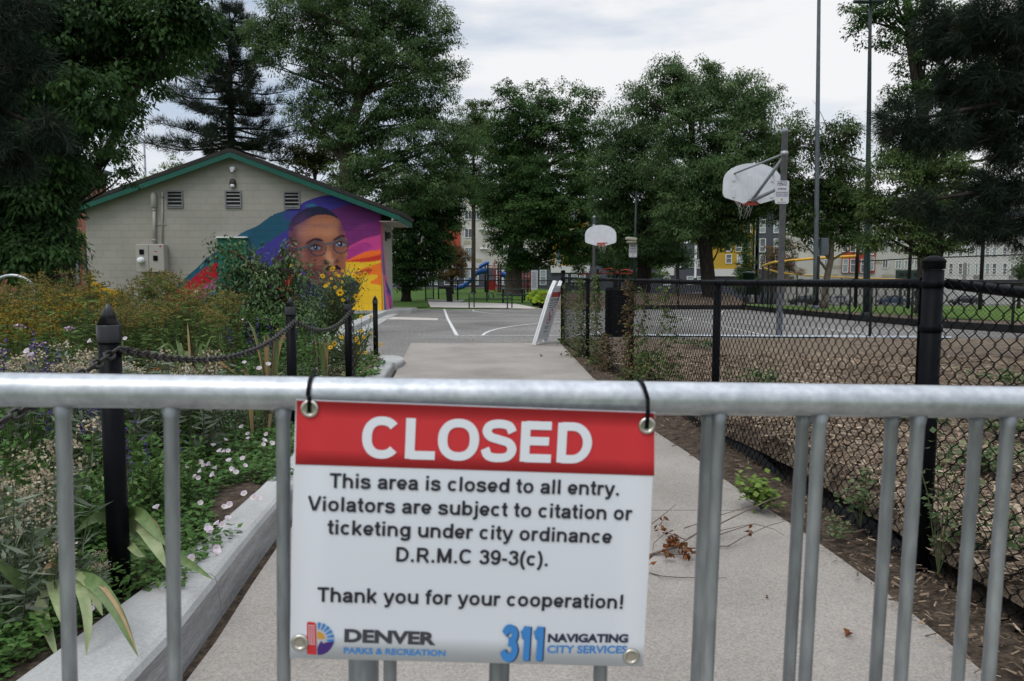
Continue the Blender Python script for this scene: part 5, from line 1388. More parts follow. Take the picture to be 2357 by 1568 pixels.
for px in (1197, 1214):
    m = MB(); a, b = pp(px, 674), pp(px, 622); a.z = -.05; m.tube([a, b], .085, 10); m.build('post', BLACKM, root)
for px in (1201, 1213):
    m = MB(); a = pp(px - 5, 668); b = pp(px + 5, 668); t = pp(px, 617); m.tube([(a.x, a.y, 0), (a.x, a.y, t.z - .2)] + [(t.x - .22 * math.cos(R(k * 30)), a.y, t.z - .2 + .2 * math.sin(R(k * 30))) for k in range(1, 6)] + [(b.x, a.y, t.z - .2), (b.x, a.y, 0)], .05, 6); m.build('arch', RED, root)
rail_panel(1195, 1206, 631, 653, -.3); rail_panel(1214, 1223, 631, 653, -.3)
m = MB()
for k in range(4): a = pp(1207, 655 + k * 5, -.5); m.box((a.x, a.y, a.z), (1.0, .3, .06))
m.build('step', RED, root)
m = MB(); m.tube([pp(1225, 640), pp(1229, 646), pp(1236, 652), pp(1237, 656)], .06, 6); m.build('slide_pole', RED, root)
root = empty('climbing_arches', at(1400, 660, 60), 'low red climbing arches on short black posts beyond the far hoop', 'climbing frame')
def pc(px, py): p = at(px, py, 60); return Vector((p.x, 60, p.z))
for px in (1376, 1415, 1427):
    m = MB(); a, b = pc(px, 660), pc(px, 620); a.z = 0; m.tube([a, b], .09, 8); m.build('post', BLACKM, root)
for x0, x1, pk in ((1378, 1425, 618), (1418, 1462, 621)):
    m = MB(); m.tube([pc(x0 + (x1 - x0) * k / 12, 631 - (631 - pk) * math.sin(math.pi * k / 12)) for k in range(13)], .05, 6); m.build('arch', RED, root)
m = MB(); m.tube([pc(1364, 629), pc(1455, 630)], .045, 6); m.tube([pc(1330, 632), pc(1345, 631), pc(1356, 633)], .05, 6); m.build('hand_bar', RED, root)

# ================================================================ APARTMENT BUILDINGS
SID_B = M('beige_siding', (.40, .385, .335), (.46, .445, .40), scale=.25, rough=.8, lo=.45, hi=.55)
SID_W = M('pale_siding', (.46, .455, .43), (.50, .495, .47), scale=.2, rough=.8)
SID_G = M('grey_siding', (.045, .050, .062), (.06, .065, .078), scale=.3, rough=.7)
SID_Y = M('mustard_siding', (.36, .22, .02), (.40, .25, .025), scale=.3, rough=.75)
SID_T = M('taupe_siding', (.20, .18, .165), (.23, .21, .19), scale=.3, rough=.75)
SID_R = M('red_siding', (.30, .045, .025), (.34, .055, .03), scale=.3, rough=.7)
BRICK = M('red_brick', (.20, .075, .055), (.27, .11, .085), scale=3, rough=.9, fscale=30, famt=.2)
YA = 119.0
def pa(px, py, dy=0): p = at(px, py, YA); return Vector((p.x, YA + dy, p.z))
def pane_kind(i): return GLASSL if i % 3 else GLASSD
WN = [0]
def window(root, px, py, w, h, bars=('v',), base=YA, frame=FRAMEW):
    c = pa(px, py); W_, H_ = w * YA / F, h * YA / F; t = .09
    m = MB(); m.box((c.x, YA - .06, c.z + H_ / 2 - t / 2), (W_, .12, t)); m.box((c.x, YA - .06, c.z - H_ / 2 + t / 2), (W_, .12, t))
    for s in (-1, 1): m.box((c.x + s * (W_ - t) / 2, YA - .06, c.z), (t, .119, H_ - 2 * t))
    for b in bars:
        if b == 'v': m.box((c.x, YA - .055, c.z), (t * .8, .10, H_ - 2 * t))
        else: m.box((c.x, YA - .054, c.z + H_ * b), (W_ - 2 * t, .10, t * .8))
    f = m.build('window', frame, root); WN[0] += 1
    m = MB(); m.box((c.x, YA - .02, c.z), (W_ - 2 * t, .03, H_ - 2 * t)); m.build('pane', pane_kind(WN[0] * 7 % 5), f)
def block(root, px0, px1, py0, py1, mat, proud=0.0, name='wall', zb=None, depth=10):
    a, b = pa(px0, py0), pa(px1, py1); z0 = b.z if zb is None else zb
    m = MB(); m.box(((a.x + b.x) / 2, YA + depth / 2 - proud / 2, (a.z + z0) / 2), (b.x - a.x, depth + proud, a.z - z0)); return m.build(name, mat, root)
root = empty('apartment_building', pa(1050, 662), 'cream apartment block with charcoal ground floor behind the playground', 'apartment building')
block(root, 880, 1268, 440, 617, SID_B); block(root, 878, 1270, 617, 700, SID_G, name='ground_floor', zb=-.5); block(root, 878, 1270, 425, 440, SID_G, .3, name='roof')
block(root, 1024, 1060, 515, 600, SID_R, .25, name='red_bay'); 
for k, (x0, x1, y0, y1) in enumerate(((1110, 1140, 514, 521), (1068, 1083, 554, 562), (1081, 1109, 596, 603), (1110, 1124, 535, 541))):
    block(root, x0, x1, y0, y1, M('panel_tan', (.34, .32, .23), rough=.8) if 'panel_tan' not in MATS else MATS['panel_tan'], .06 + .004 * k, name='cladding_panel')
for py in (495, 537, 580):
    for px in (918, 960, 1004, 1078, 1168, 1210): window(root, px, py, 17, 21)
window(root, 1097, 495, 14, 22)
for px, py in ((1109, 529), (1119, 529), (1109, 572), (1119, 572)): block(root, px - 4, px + 4, py - 2, py + 2, WHITE, .5, name='vent_hood')
for px in (900, 952, 981, 1001, 1030, 1047, 1076, 1094, 1150, 1165, 1215, 1250): window(root, px, 639, 15, 34, (.08,))
root = empty('apartment_building', pa(1310, 662), 'mustard yellow apartment facade left of the far basketball hoop', 'apartment building')
block(root, 1270, 1350, 470, 611, SID_Y); block(root, 1350.2, 1357.5, 470, 612, SID_T, .0, name='taupe_strip'); block(root, 1357.7, 1490, 470, 700, SID_G, name='grey_wing', zb=-.5)
block(root, 1268, 1357, 611, 628, SID_W, .3, name='white_band'); block(root, 1270, 1357, 628, 700, SID_G, -.1, name='ground_floor', zb=-.5)
for px in (1285, 1321, 1339):
    window(root, px, 592, 15, 34, (.1, -.22)); window(root, px, 542, 15, 30, (.1,)); window(root, px, 496, 15, 28, (.1,))
for px in (1322, 1340, 1300): window(root, px, 641, 14, 18, ())
root = empty('apartment_building', pa(1580, 662), 'charcoal apartment block glimpsed under the trees between two tree trunks', 'apartment building')
block(root, 1490.3, 1625, 560, 705, SID_G, zb=-2); block(root, 1522, 1551, 612, 634, SID_W, .2, name='white_panel'); block(root, 1599, 1602, 560, 640, FRAMEW, .2, name='downpipe')
for px, py in ((1593, 606), (1612, 608), (1588, 646), (1612, 646), (1535, 647), (1560, 606)): window(root, px, py, 15, 20, (.1,))
root = empty('apartment_building', pa(1690, 662), 'mustard yellow and charcoal apartment facade behind the near basketball pole', 'apartment building')
block(root, 1625.3, 1735, 450, 619.5, SID_Y, zb=None); block(root, 1735.2, 1742, 450, 700, SID_T, name='taupe_strip', zb=-2.4); block(root, 1742.2, 1804, 450, 700, SID_G, name='grey_wing', zb=-2.4)
block(root, 1640, 1708, 619.5, 636, SID_W, .4, name='white_band'); block(root, 1625.3, 1735, 636, 700, SID_G, -.1, name='ground_floor', zb=-2.4)
for px, py, w, h, b in ((1677, 596, 14, 21, (.05,)), (1703, 597, 14, 21, (.05,)), (1720, 597, 14, 21, (.05,)), (1720, 563, 14, 33, (.1, -.2)), (1721, 524, 14, 26, (.1,)), (1700, 563, 14, 33, (.1, -.2)), (1676, 563, 14, 33, (.1, -.2)), (1676, 524, 14, 26, (.1,)), (1755, 521, 13, 31, (-.12,)), (1755, 565, 14, 31, (-.1,)), (1755, 603, 14, 32, (-.05,)), (1787, 565, 13, 31, (-.1,)), (1790, 603, 13, 32, (-.1,)), (1787, 521, 13, 31, (-.12,))): window(root, px, py, w, h, b)
for px in (1703, 1768): block(root, px - 8, px + 8, 612, 617, SID_T, .3, name='air_conditioner')
root = empty('apartment_building', pa(2000, 662), 'cream apartment block with a red-framed window bay behind the ball field', 'apartment building')
block(root, 1804.2, 2165, 470, 720, SID_B, zb=-2.6); block(root, 1804, 2166, 455, 470, SID_G, .4, name='roof')
block(root, 1939, 2012, 556, 629, SID_R, .3, name='red_bay')
for px, py in ((1945.5, 568), (1963, 568), (1987, 568), (2005, 575), (1945.5, 612), (1963, 612), (1987, 612), (2005, 607)): 
    c = YA; YA = 118.65; window(root, px, py, 13, 31 if py > 580 else 24, (.1,)); YA = c
for px, py, w, h in ((1817, 521, 14, 18), (1835, 521, 14, 18), (1870, 521, 14, 18), (1905, 560, 14, 20), (1903, 607, 14, 20), (1870, 560, 14, 20), (2037, 568, 13, 20), (2037, 608, 13, 20), (2067, 563, 14, 20), (2067, 609, 14, 19), (2088, 609, 14, 19), (2110, 609, 14, 19), (2127, 609, 14, 19), (2110, 565, 14, 19)): window(root, px, py, w, h)
for k, (x0, x1, y0, y1) in enumerate(((1913, 1935, 611, 618), (1905, 1928, 631, 636), (2013, 2032, 600, 606), (2030, 2060, 632, 638))): block(root, x0, x1, y0, y1, MATS['panel_tan'], .06 + .004 * k, name='cladding_panel')
root = empty('apartment_building', pa(2280, 662), 'white apartment block with many small windows seen through the backstop fence', 'apartment building')
block(root, 2165.3, 2460, 500, 720, SID_W, zb=-2.6); block(root, 2165, 2462, 480, 500, SID_G, .4, name='roof')
for px, y0, y1 in ((2220, 605, 650), (2263, 555, 566), (2338, 540, 570)): block(root, px - 3, px + 3, y0, y1, SID_T, .05, name='taupe_panel')
for py, hh in ((528, 14), (552, 14), (580, 20), (619, 26)):
    for px in (2188, 2210, 2229, 2247, 2272, 2288, 2312, 2328, 2350, 2375, 2400): window(root, px, py, 10.5 if px % 3 else 7, hh, (.05,) if px % 2 else (.05, -.2))
for px in (2247, 2328): block(root, px - 6, px + 6, 634, 639, SID_T, .3, name='air_conditioner')
# brick building on the left
YA = 62.0
root = empty('brick_building', pa(150, 700), 'red brick building with a tall dark glazed stair bay beside the mural building', 'building')
block(root, -60, 212, 392, 700, BRICK, zb=-.3, depth=3); block(root, -62, 213, 384, 392, SID_G, .3, name='roof', depth=3)
for (x0, x1) in ((152, 185), (60, 84)):
    a, b = pa(x0, 530), pa(x1, 652)
    m = MB(); m.box(((a.x + b.x) / 2, YA - .05, (a.z + b.z) / 2), (b.x - a.x, .1, a.z - b.z)); w = m.build('glazed_bay', GLASSD, root)
    m = MB()
    for k in range(6): z = b.z + (a.z - b.z) * k / 5; m.box(((a.x + b.x) / 2, YA - .11, z), (b.x - a.x, .1, .07))
    for k in range(4): x = a.x + (b.x - a.x) * k / 3; m.box((x, YA - .112, (a.z + b.z) / 2), (.05, .1, a.z - b.z - .05))
    m.build('mullions', SID_G, w)
for px in (196,):
    m = MB(); a, b = pa(px, 575), pa(px, 655); m.box((a.x, YA - .06, (a.z + b.z) / 2), (.14, .12, a.z - b.z)); m.build('downpipe', SID_G, root)
for px, py in ((130, 560), (130, 470), (190, 470), (90, 470), (110, 560)): window(root, px, py, 14, 26, ('v',))
YA = 119.0
# steel hoop on the left
c = at(28, 640, 13); root = empty('steel_arch', (c.x, 13, 0), 'shiny curved steel hoop rising behind the goldenrod at the far left edge', 'bike rack')
m = MB(); pk = at(28, 634, 13).z; m.tube([(c.x - .38, 13, 0), (c.x - .36, 13, pk - .28)] + [(c.x - .36 * math.cos(R(a)), 13, pk - .25 + .25 * math.sin(R(a))) for a in range(15, 170, 15)] + [(c.x + .36, 13, pk - .28), (c.x + .38, 13, 0)], .03, 12); m.build('hoop', GALV, root)

# ================================================================ CARS
def car(label, px, Y, cols, yaw=0.0, van=False):
    p = at(px, 680, Y); z = gz(p.x, Y) + .03
    root = empty('parked_car', (p.x, Y, z), label, 'car', 'cars parked along the street')
    rot = Matrix.Rotation(yaw, 3, 'Z'); T = lambda x, y, zz: Vector((p.x, Y, z)) + rot @ Vector((x, y, zz))
    low = [(-2.2, .30), (-2.25, .55), (-2.15, .80), (-1.1, .93), (1.0, .95), (2.05, .86), (2.2, .62), (2.18, .30)]
    top = [(-1.25, .92), (-.55, 1.40), (.75, 1.45), (1.55, .95)] if not van else [(-1.6, .92), (-1.15, 1.85), (2.05, 1.88), (2.15, .9)]
    m = MB(); hw = .86
    for prof, w0, w1 in ((low, hw, hw),):
        m.prism([T(x, -w0, zz) for x, zz in prof], rot @ Vector((0, 2 * w0, 0)))
    zt = max(q_[1] for q_ in top); sec = []
    for sgn in (-1, 1): sec.append([T(x, sgn * (hw - .05 - .22 * (zz - .9) / (zt - .9)), zz) for x, zz in top])
    n = len(top); m.add(sec[0] + sec[1], [tuple(range(n)), tuple(range(2 * n - 1, n - 1, -1))] + [(i, n + i, n + (i + 1) % n, (i + 1) % n) for i in range(n)])
    m.build('body', cols, root)
    m = MB()
    k0 = .14
    for sgn in (-1, 1):
        cxm = sum(q_[0] for q_ in top) / n; czm = sum(q_[1] for q_ in top) / n
        pts = [T(cxm + (x - cxm) * .84, sgn * (hw - .035 - .22 * ((czm + (zz - czm) * .72) - .9) / (zt - .9)), czm + (zz - czm) * .72) for x, zz in top]
        m.add(pts, [tuple(range(n))])
    for i in (0, 2):
        a0, a1 = sec[0][i], sec[0][i + 1]; b0, b1 = sec[1][i], sec[1][i + 1]; off = rot @ Vector((-.02 if i == 0 else .02, 0, .02))
        m.add([a0.lerp(a1, .12).lerp(b0.lerp(b1, .12), .08) + off, a0.lerp(a1, .12).lerp(b0.lerp(b1, .12), .92) + off, a0.lerp(a1, .88).lerp(b0.lerp(b1, .88), .92) + off, a0.lerp(a1, .88).lerp(b0.lerp(b1, .88), .08) + off], [(0, 1, 2, 3)])
    m.build('car_glass', GLASSD, root)
    for x in (-1.4, 1.35):
        for sgn in (-1, 1):
            m = MB(); m.lathe([(.001, -.1), (.31, -.1), (.33, -.06), (.33, .06), (.31, .1), (.001, .1)], T(x, sgn * .80, .32), 16, rot=rot @ Matrix.Rotation(R(90), 3, 'X')); w = m.build('wheel', BLACKM, root)
            m = MB(); m.lathe([(.001, 0), (.19, 0), (.2, .012)], T(x, sgn * .905, .32), 12, rot=rot @ Matrix.Rotation(R(90), 3, 'X')); m.build('rim', GALV2, w)
    for x, mt_ in ((-2.24, WHITE), (2.20, RED)):
        for sgn in (-1, 1):
            m = MB(); m.box(T(x, sgn * .62, .68), (.05, .32, .12), rot=rot); m.build('headlight' if x < 0 else 'tail_light', mt_, root)
CB = M('car_blue', (.03, .05, .13), rough=.3, spec=.5, coat=.5); CS = M('car_silver', (.35, .36, .37), rough=.35, metal=.4); CD = M('car_dark', (.02, .022, .026), rough=.3); CW = M('car_white', (.55, .55, .55), rough=.35); CR = M('car_red', (.25, .02, .02), rough=.35)
car('dark blue car parked beyond the ball field', 2055, 114, CB); car('silver car parked just beyond the blue one', 2122, 114, CS); car('black car parked at the far right beyond the backstop fence', 2225, 114, CD)
car('silver car seen through the fence left of the dark green pole', 1925, 114, CS); car('white van seen through the fence behind the second fence post', 1600, 112, CW, van=True); car('small red car seen through the fence beside the white van', 1664, 112, CR)
car('dark grey van seen low through the near chain-link fence', 1530, 112, CD, van=True); car('dark car half hidden by the light pole', 1850, 114, CD)
# scoreboard
YA = 100.0; c = pa(2110, 640); root = empty('scoreboard', (c.x, 100, gz(c.x, 100)), 'dark green scoreboard behind the corner fence post', 'scoreboard')
block(root, 2066, 2150, 622, 655, DGREEN, depth=.5, name='panel')
for k, (px, py) in enumerate(((2075, 632), (2090, 632), (2110, 632), (2075, 646), (2090, 646))): block(root, px - 5, px + 5, py - 4, py + 4, BLACKM, .06 , depth=.3, name='digit_window')
for px in (2074, 2142): block(root, px - 2, px + 2, 655.2, 700, POLED, -.1, depth=.3, name='post', zb=gz(c.x, 100) - .2)
YA = 119.0
# ================================================================ TREES
LF_DARK = leafM('dark_leaves', [(0.0177, 0.0389, 0.0142), (0.0319, 0.0708, 0.0212), (0.0566, 0.117, 0.0319), (0.0975, 0.169, 0.046)], transl=.38)
LF_MID = leafM('mid_leaves', [(.031, .056, .019), (.052, .090, .028), (.084, .128, .040), (.128, .172, .056)], transl=.36)
LF_LOC = leafM('locust_leaves', [(0.0305, 0.064, 0.0244), (0.0549, 0.104, 0.0366), (0.0915, 0.152, 0.0549), (0.152, 0.221, 0.0839)], transl=.38)
LF_LITE = leafM('light_leaves', [(0.048, 0.09, 0.018), (0.09, 0.15, 0.0288), (0.132, 0.198, 0.042), (0.18, 0.228, 0.06)])
LF_RUST = leafM('rusty_leaves', [(0.066, 0.055, 0.0198), (0.121, 0.0715, 0.0242), (0.165, 0.0825, 0.033), (0.11, 0.105, 0.033)])
LF_PINE = leafM('pine_needles', [(0.0072, 0.0144, 0.009), (0.0126, 0.0234, 0.0144), (0.0198, 0.0342, 0.0198), (0.036, 0.0414, 0.0234)], transl=.1)
def crown(blobs, leafpx, wpx, Y, cov, per=60, spr=2.4, droop=.5, shell=.42, flat=.45, tmean=.42, tvar=.20, gap=-1.6):
    """blobs: (px, py, rx_px, rz_px, depth offset m) -> leaf quads and cluster centres"""
    k = Y / F; leafpx *= .80; wpx *= .82; spr *= 1.22; per = int(per * 1.35)
    blobs = [(b[0], b[1], b[2] * 1.06, b[3] * 1.06, b[4]) for b in blobs]; area = sum(math.pi * b[2] * b[3] for b in blobs)
    n = int(1.55 * cov * area / (leafpx * wpx * .5)); nc = max(6, n // per)
    w = np.array([b[2] * b[3] for b in blobs]); w = w / w.sum()
    bi = rng.choice(len(blobs), nc, p=w)
    cen = np.array([at(b[0], b[1], Y + b[4])[:] for b in blobs]); rad = np.array([(b[2] * k, max(b[2], b[3]) * k * .85, b[3] * k) for b in blobs])
    d = unit(rng.normal(size=(nc, 3))); r = rng.random(nc)[:, None] ** shell
    cl = cen[bi] + d * r * rad[bi] * (1 + .09 * rng.normal(size=(nc, 1)))
    if gap is not None:                       # airy hollows between the sprays
        q_ = cl / (k * 46); g_ = np.sin(q_[:, 0] * 1.9 + 1.3 * np.sin(q_[:, 2] * 1.1)) + np.sin(q_[:, 2] * 2.3 + q_[:, 1] * .9) + np.sin(q_[:, 1] * 2.1 - q_[:, 0] * 1.2)
        kp = g_ > gap; cl, d, nc = cl[kp], d[kp], int(kp.sum())
    L_ = leafpx * k; sr = L_ * spr
    ci = np.repeat(np.arange(nc), per); m = len(ci)
    off = unit(rng.normal(size=(m, 3))) * rng.random(m)[:, None] ** .45 * sr * np.array([1, 1, flat]) * rng.uniform(.7, 1.3, nc)[ci][:, None]
    off[:, 2] -= droop * (off[:, 0] ** 2 + off[:, 1] ** 2) / sr * .5
    out = d[ci]; dr = unit(off) * .8 + rng.normal(size=(m, 3)) * .5 + out * .3; dr[:, 2] -= droop
    ls = L_ * rng.uniform(.65, 1.25, m)
    tc = np.clip(rng.normal(tmean, tvar, nc), 0, 1); t = np.clip(tc[ci] + rng.normal(0, .08, m), 0, 1)
    nr = np.array([0, 0, 1.2]) + unit(off) * .6 + out * .4
    return leaf_quads(cl[ci] + off, dr, ls, wpx * k * rng.uniform(.7, 1.2, m), nrm=nr), t, cl
def limb(mb, a, b, r0, r1, bend=.12, seg=5, n=6):
    a, b = Vector(a), Vector(b); L_ = (b - a).length
    o = Vector((random.uniform(-1, 1), random.uniform(-1, 1), random.uniform(-.3, .8))) * L_ * bend
    mb.tube([a.lerp(b, k / seg) + o * math.sin(math.pi * k / seg) for k in range(seg + 1)], [r0 + (r1 - r0) * k / seg for k in range(seg + 1)], n)
def tree(name, label, cat, trunk, blobs, leafpx, wpx, Y, cov, leaf, bark, nbr=34, group=None, bare=(), **kw):
    """trunk: list of (px, py, radius m); first point is put on the ground"""
    tp = [at(px, py, Y) for px, py, r in trunk]; b0 = tp[0].copy(); b0.z = gz(b0.x, Y) - .05
    root = empty(name, (b0.x, Y, b0.z), label, cat, group)
    m = MB(); pts = [b0, Vector((b0.x, Y, b0.z + .35))] + tp[1:]; rs = [trunk[0][2] * 1.35, trunk[0][2]] + [r for _, _, r in trunk[1:]]
    m.tube(pts, rs, 12)
    Q, t, cl = crown(blobs, leafpx, wpx, Y, cov, **kw)
    tr = m
    lm = MB()
    sel = rng.choice(len(cl), min(nbr, len(cl)), replace=False)
    up = pts[2:] if len(pts) > 2 else pts
    for i in sel:
        c = Vector(cl[i]); lo = [p for p in up if p.z < c.z - .1] or [up[0]]
        st = min(lo, key=lambda p: (p - c).length + (c.z - p.z) * .2); r0 = trunk[-1][2] * random.uniform(.35, .8)
        limb(lm, st, c, r0, .012, .10)
    for a, b, r0, r1 in bare: limb(lm, at(*a), at(*b), r0, r1, .08, 6)
    m.build('trunk', bark, root)
    if lm.v: lm.build('limbs', bark, root)
    quads_mesh('crown', Q, leaf, root, tint=t)
    return root
# --- big dark tree on the left, close by
tree('shade_tree', 'huge dark shade tree filling the upper left corner, its leaves hanging low', 'tree', [(95, 700, .34), (100, 560, .30), (115, 380, .26), (150, 200, .2), (190, 60, .14)],
     [(60, 60, 230, 170, 0), (240, 40, 150, 120, .5), (385, 40, 95, 90, 0), (440, 20, 55, 55, 0), (70, 300, 170, 150, 0), (205, 225, 95, 75, -1), (40, 480, 120, 110, 0), (88, 440, 70, 64, -.5), (85, 550, 80, 60, .5), (118, 545, 42, 46, -.5), (40, 585, 70, 44, -1), (130, 595, 36, 26, -1), (300, 150, 90, 70, .5), (-60, 250, 160, 300, 0), (60, 160, 150, 120, 1.5)],
     19, 9, 15, 5.0, LF_DARK, BARKD, 46, per=44, spr=2.1, droop=.9, bare=(((150, 330, 15), (330, 180, 15), .11, .03), ((330, 180, 15), (420, 90, 15), .04, .012)), tmean=.36)
tree('shade_tree', 'airy small-leaved tree spreading over the roof corner from the left edge', 'tree', [(150, 660, .16), (165, 480, .13), (255, 330, .10), (320, 200, .07)],
     [(330, 150, 60, 50, 0), (290, 250, 45, 50, 0), (262, 345, 48, 50, 0), (195, 405, 48, 36, 0), (290, 395, 26, 18, 0), (400, 130, 60, 45, 0), (130, 475, 40, 46, 0), (345, 215, 50, 28, 0), (440, 90, 45, 55, 0)],
     11, 5.5, 19, 2.3, LF_DARK, BARKD, 60, per=30, spr=2.3, droop=.8, tmean=.35)
tree('background_tree', 'light green tree low behind the dark trunk at the far left', 'tree', [(40, 680, .12), (45, 640, .1), (50, 560, .06)], [(40, 600, 60, 55, 0), (110, 585, 45, 60, 2), (175, 560, 30, 35, 2)], 7, 4, 40, 2.6, LF_LITE, BARK, 14, group=None, tmean=.35)
tree('background_tree', 'small light green tree peeping over the roof below the twin street lamp', 'tree', [(385, 600, .1), (385, 480, .08), (385, 410, .05)], [(372, 395, 32, 26, 0), (400, 385, 26, 22, 0), (345, 400, 22, 18, 0), (400, 420, 50, 22, 0)], 6, 3.4, 45, 2.6, LF_LITE, BARK, 14, tmean=.4)
# --- big locust behind the building
tree('locust_tree', 'very tall feathery locust tree towering behind the mural building', 'tree', [(812, 700, .42), (806, 520, .38), (800, 430, .36), (795, 330, .30), (830, 220, .22), (850, 90, .13)],
     [(700, 40, 95, 75, 0), (800, -20, 130, 80, 0), (930, 10, 90, 60, 0), (880, 110, 120, 90, -.5), (980, 70, 70, 48, 0), (760, 150, 110, 80, .5), (1000, 160, 62, 50, 0), (920, 230, 110, 70, -.5), (740, 250, 75, 60, 0), (1005, 260, 60, 45, 0), (840, 310, 95, 60, 0), (960, 330, 80, 55, -1), (1060, 330, 55, 45, 0), (850, 400, 95, 50, -1), (960, 430, 80, 55, -1), (1010, 400, 60, 50, 0), (620, 90, 60, 60, 0)],
     8.5, 3.4, 34, 3.3, LF_LOC, BARK, 90, per=64, spr=2.7, droop=.75, tmean=.42, bare=(((800, 380, 34), (690, 250, 34), .2, .05), ((798, 340, 34), (960, 150, 34), .16, .04), ((800, 400, 34), (1000, 330, 34), .14, .04)))
tree('background_tree', 'yellowing bush-like tree showing above the roof ridge\'s right slope', 'tree', [(725, 560, .12), (725, 430, .1), (725, 370, .06)], [(735, 330, 50, 40, 0), (700, 360, 50, 40, 0), (770, 370, 60, 40, 0), (810, 420, 60, 30, 1)], 7, 4, 40, 2.6, leafM('yellowing_leaves', [(.03, .045, .012), (.06, .075, .02), (.10, .105, .03), (.15, .10, .04)]), BARK, 20)
tree('broadleaf_tree', 'dark broadleaf tree hanging low beside the right end of the mural building', 'tree', [(935, 690, .26), (938, 600, .24), (950, 500, .20), (970, 420, .12)],
     [(950, 470, 70, 55, 0), (1010, 470, 60, 60, 0), (930, 560, 45, 60, 0), (990, 560, 50, 45, 0), (1050, 430, 45, 40, 0), (1030, 515, 26, 34, 0), (925, 630, 40, 34, 0), (1020, 585, 28, 26, 0), (960, 620, 46, 40, 0), (1000, 500, 70, 60, 1)], 8, 4.2, 42, 4.2, LF_DARK, BARKD, 44, per=60, droop=.7, tmean=.38)
tree('background_tree', 'bright-topped tree in the gap between the locust and the great cottonwood', 'tree', [(1090, 690, .2), (1090, 480, .18), (1090, 340, .1)], [(1095, 270, 45, 38, 0), (1075, 330, 60, 60, 0), (1120, 350, 50, 70, 0), (1070, 420, 50, 50, 0), (1110, 430, 40, 45, 0)], 6.5, 3.6, 68, 3.2, LF_MID, BARK, 26, tmean=.5)
# --- cottonwood in the middle
tree('cottonwood_tree', 'great dark cottonwood with a thick trunk standing by the playground', 'tree', [(1181, 690, .72), (1183, 620, .60), (1190, 540, .55), (1205, 430, .42), (1225, 300, .25)],
     [(1205, 250, 72, 62, 0), (1315, 245, 62, 55, 0), (1240, 320, 110, 70, 0), (1160, 350, 70, 70, 0), (1340, 340, 70, 65, 0), (1260, 420, 120, 75, -1), (1160, 450, 70, 65, 0), (1360, 430, 60, 55, 0), (1210, 520, 90, 60, -1), (1300, 520, 90, 55, 0), (1150, 540, 30, 40, 0), (1250, 590, 80, 34, 0), (1335, 570, 50, 34, 0), (1150, 490, 36, 50, -1), (1190, 590, 50, 26, -1), (1300, 470, 90, 60, -2), (1220, 460, 80, 60, -2)],
     7.5, 4, 58, 3.4, LF_DARK, BARK, 80, per=64, spr=2.6, droop=.55, tmean=.50, bare=(((1190, 540, 58), (1120, 480, 58), .35, .1), ((1195, 510, 58), (1270, 430, 58), .4, .15)))
# --- honey locusts behind the court
tree('locust_tree', 'broad honey locust behind the court with a straight thick trunk near the yellow facade', 'tree', [(1634, 705, .36), (1628, 620, .33), (1622, 560, .32), (1612, 500, .25), (1600, 400, .2), (1590, 280, .12)],
     [(1545, 165, 52, 40, 0), (1590, 185, 70, 50, 0), (1660, 190, 60, 42, 0), (1720, 215, 60, 50, 0), (1500, 230, 80, 55, 0), (1590, 260, 110, 60, -.5), (1700, 290, 95, 65, 0), (1780, 260, 48, 48, 0), (1640, 370, 120, 70, -1), (1560, 380, 90, 60, 0), (1730, 380, 90, 55, 0), (1620, 450, 110, 55, -.5), (1710, 460, 75, 45, 0), (1680, 530, 60, 34, 0), (1790, 330, 50, 40, 0), (1560, 510, 70, 44, -1), (1620, 510, 60, 36, 1), (1740, 460, 50, 50, 0), (1690, 420, 90, 60, -1), (1672, 548, 34, 28, 0), (1655, 500, 56, 44, 1), (1700, 505, 34, 36, .5)],
     9, 3.5, 35, 3.1, LF_LOC, BARKD, 90, per=64, spr=2.7, droop=.85, tmean=.48)
tree('locust_tree', 'leaning honey locust with a dark trunk beside the camera pole', 'tree', [(1478, 705, .42), (1484, 610, .36), (1500, 540, .32), (1495, 440, .22), (1480, 340, .12)],
     [(1440, 290, 60, 45, 0), (1420, 370, 60, 55, 0), (1490, 340, 80, 60, 0), (1460, 430, 85, 55, 0), (1540, 440, 70, 50, 0), (1410, 470, 50, 50, 0), (1480, 510, 90, 45, 0), (1570, 520, 60, 45, 0), (1440, 560, 50, 40, 1), (1530, 570, 60, 40, 1), (1400, 420, 50, 60, -1), (1500, 560, 70, 36, -1), (1410, 530, 46, 50, -1), (1570, 590, 40, 30, 1)],
     9, 3.7, 39, 3.3, LF_LOC, BARKD, 60, per=64, spr=2.7, droop=.8, tmean=.36)
tree('background_tree', 'pale green undergrowth tree behind the leaning locust trunk', 'tree', [(1420, 690, .1), (1420, 640, .08), (1420, 600, .05)], [(1400, 595, 45, 40, 0), (1440, 610, 40, 30, 0), (1500, 625, 40, 22, 0), (1560, 610, 40, 26, 0), (1330, 600, 30, 26, 0)], 6, 3.5, 62, 2.8, LF_MID, BARK, 14, tmean=.55)
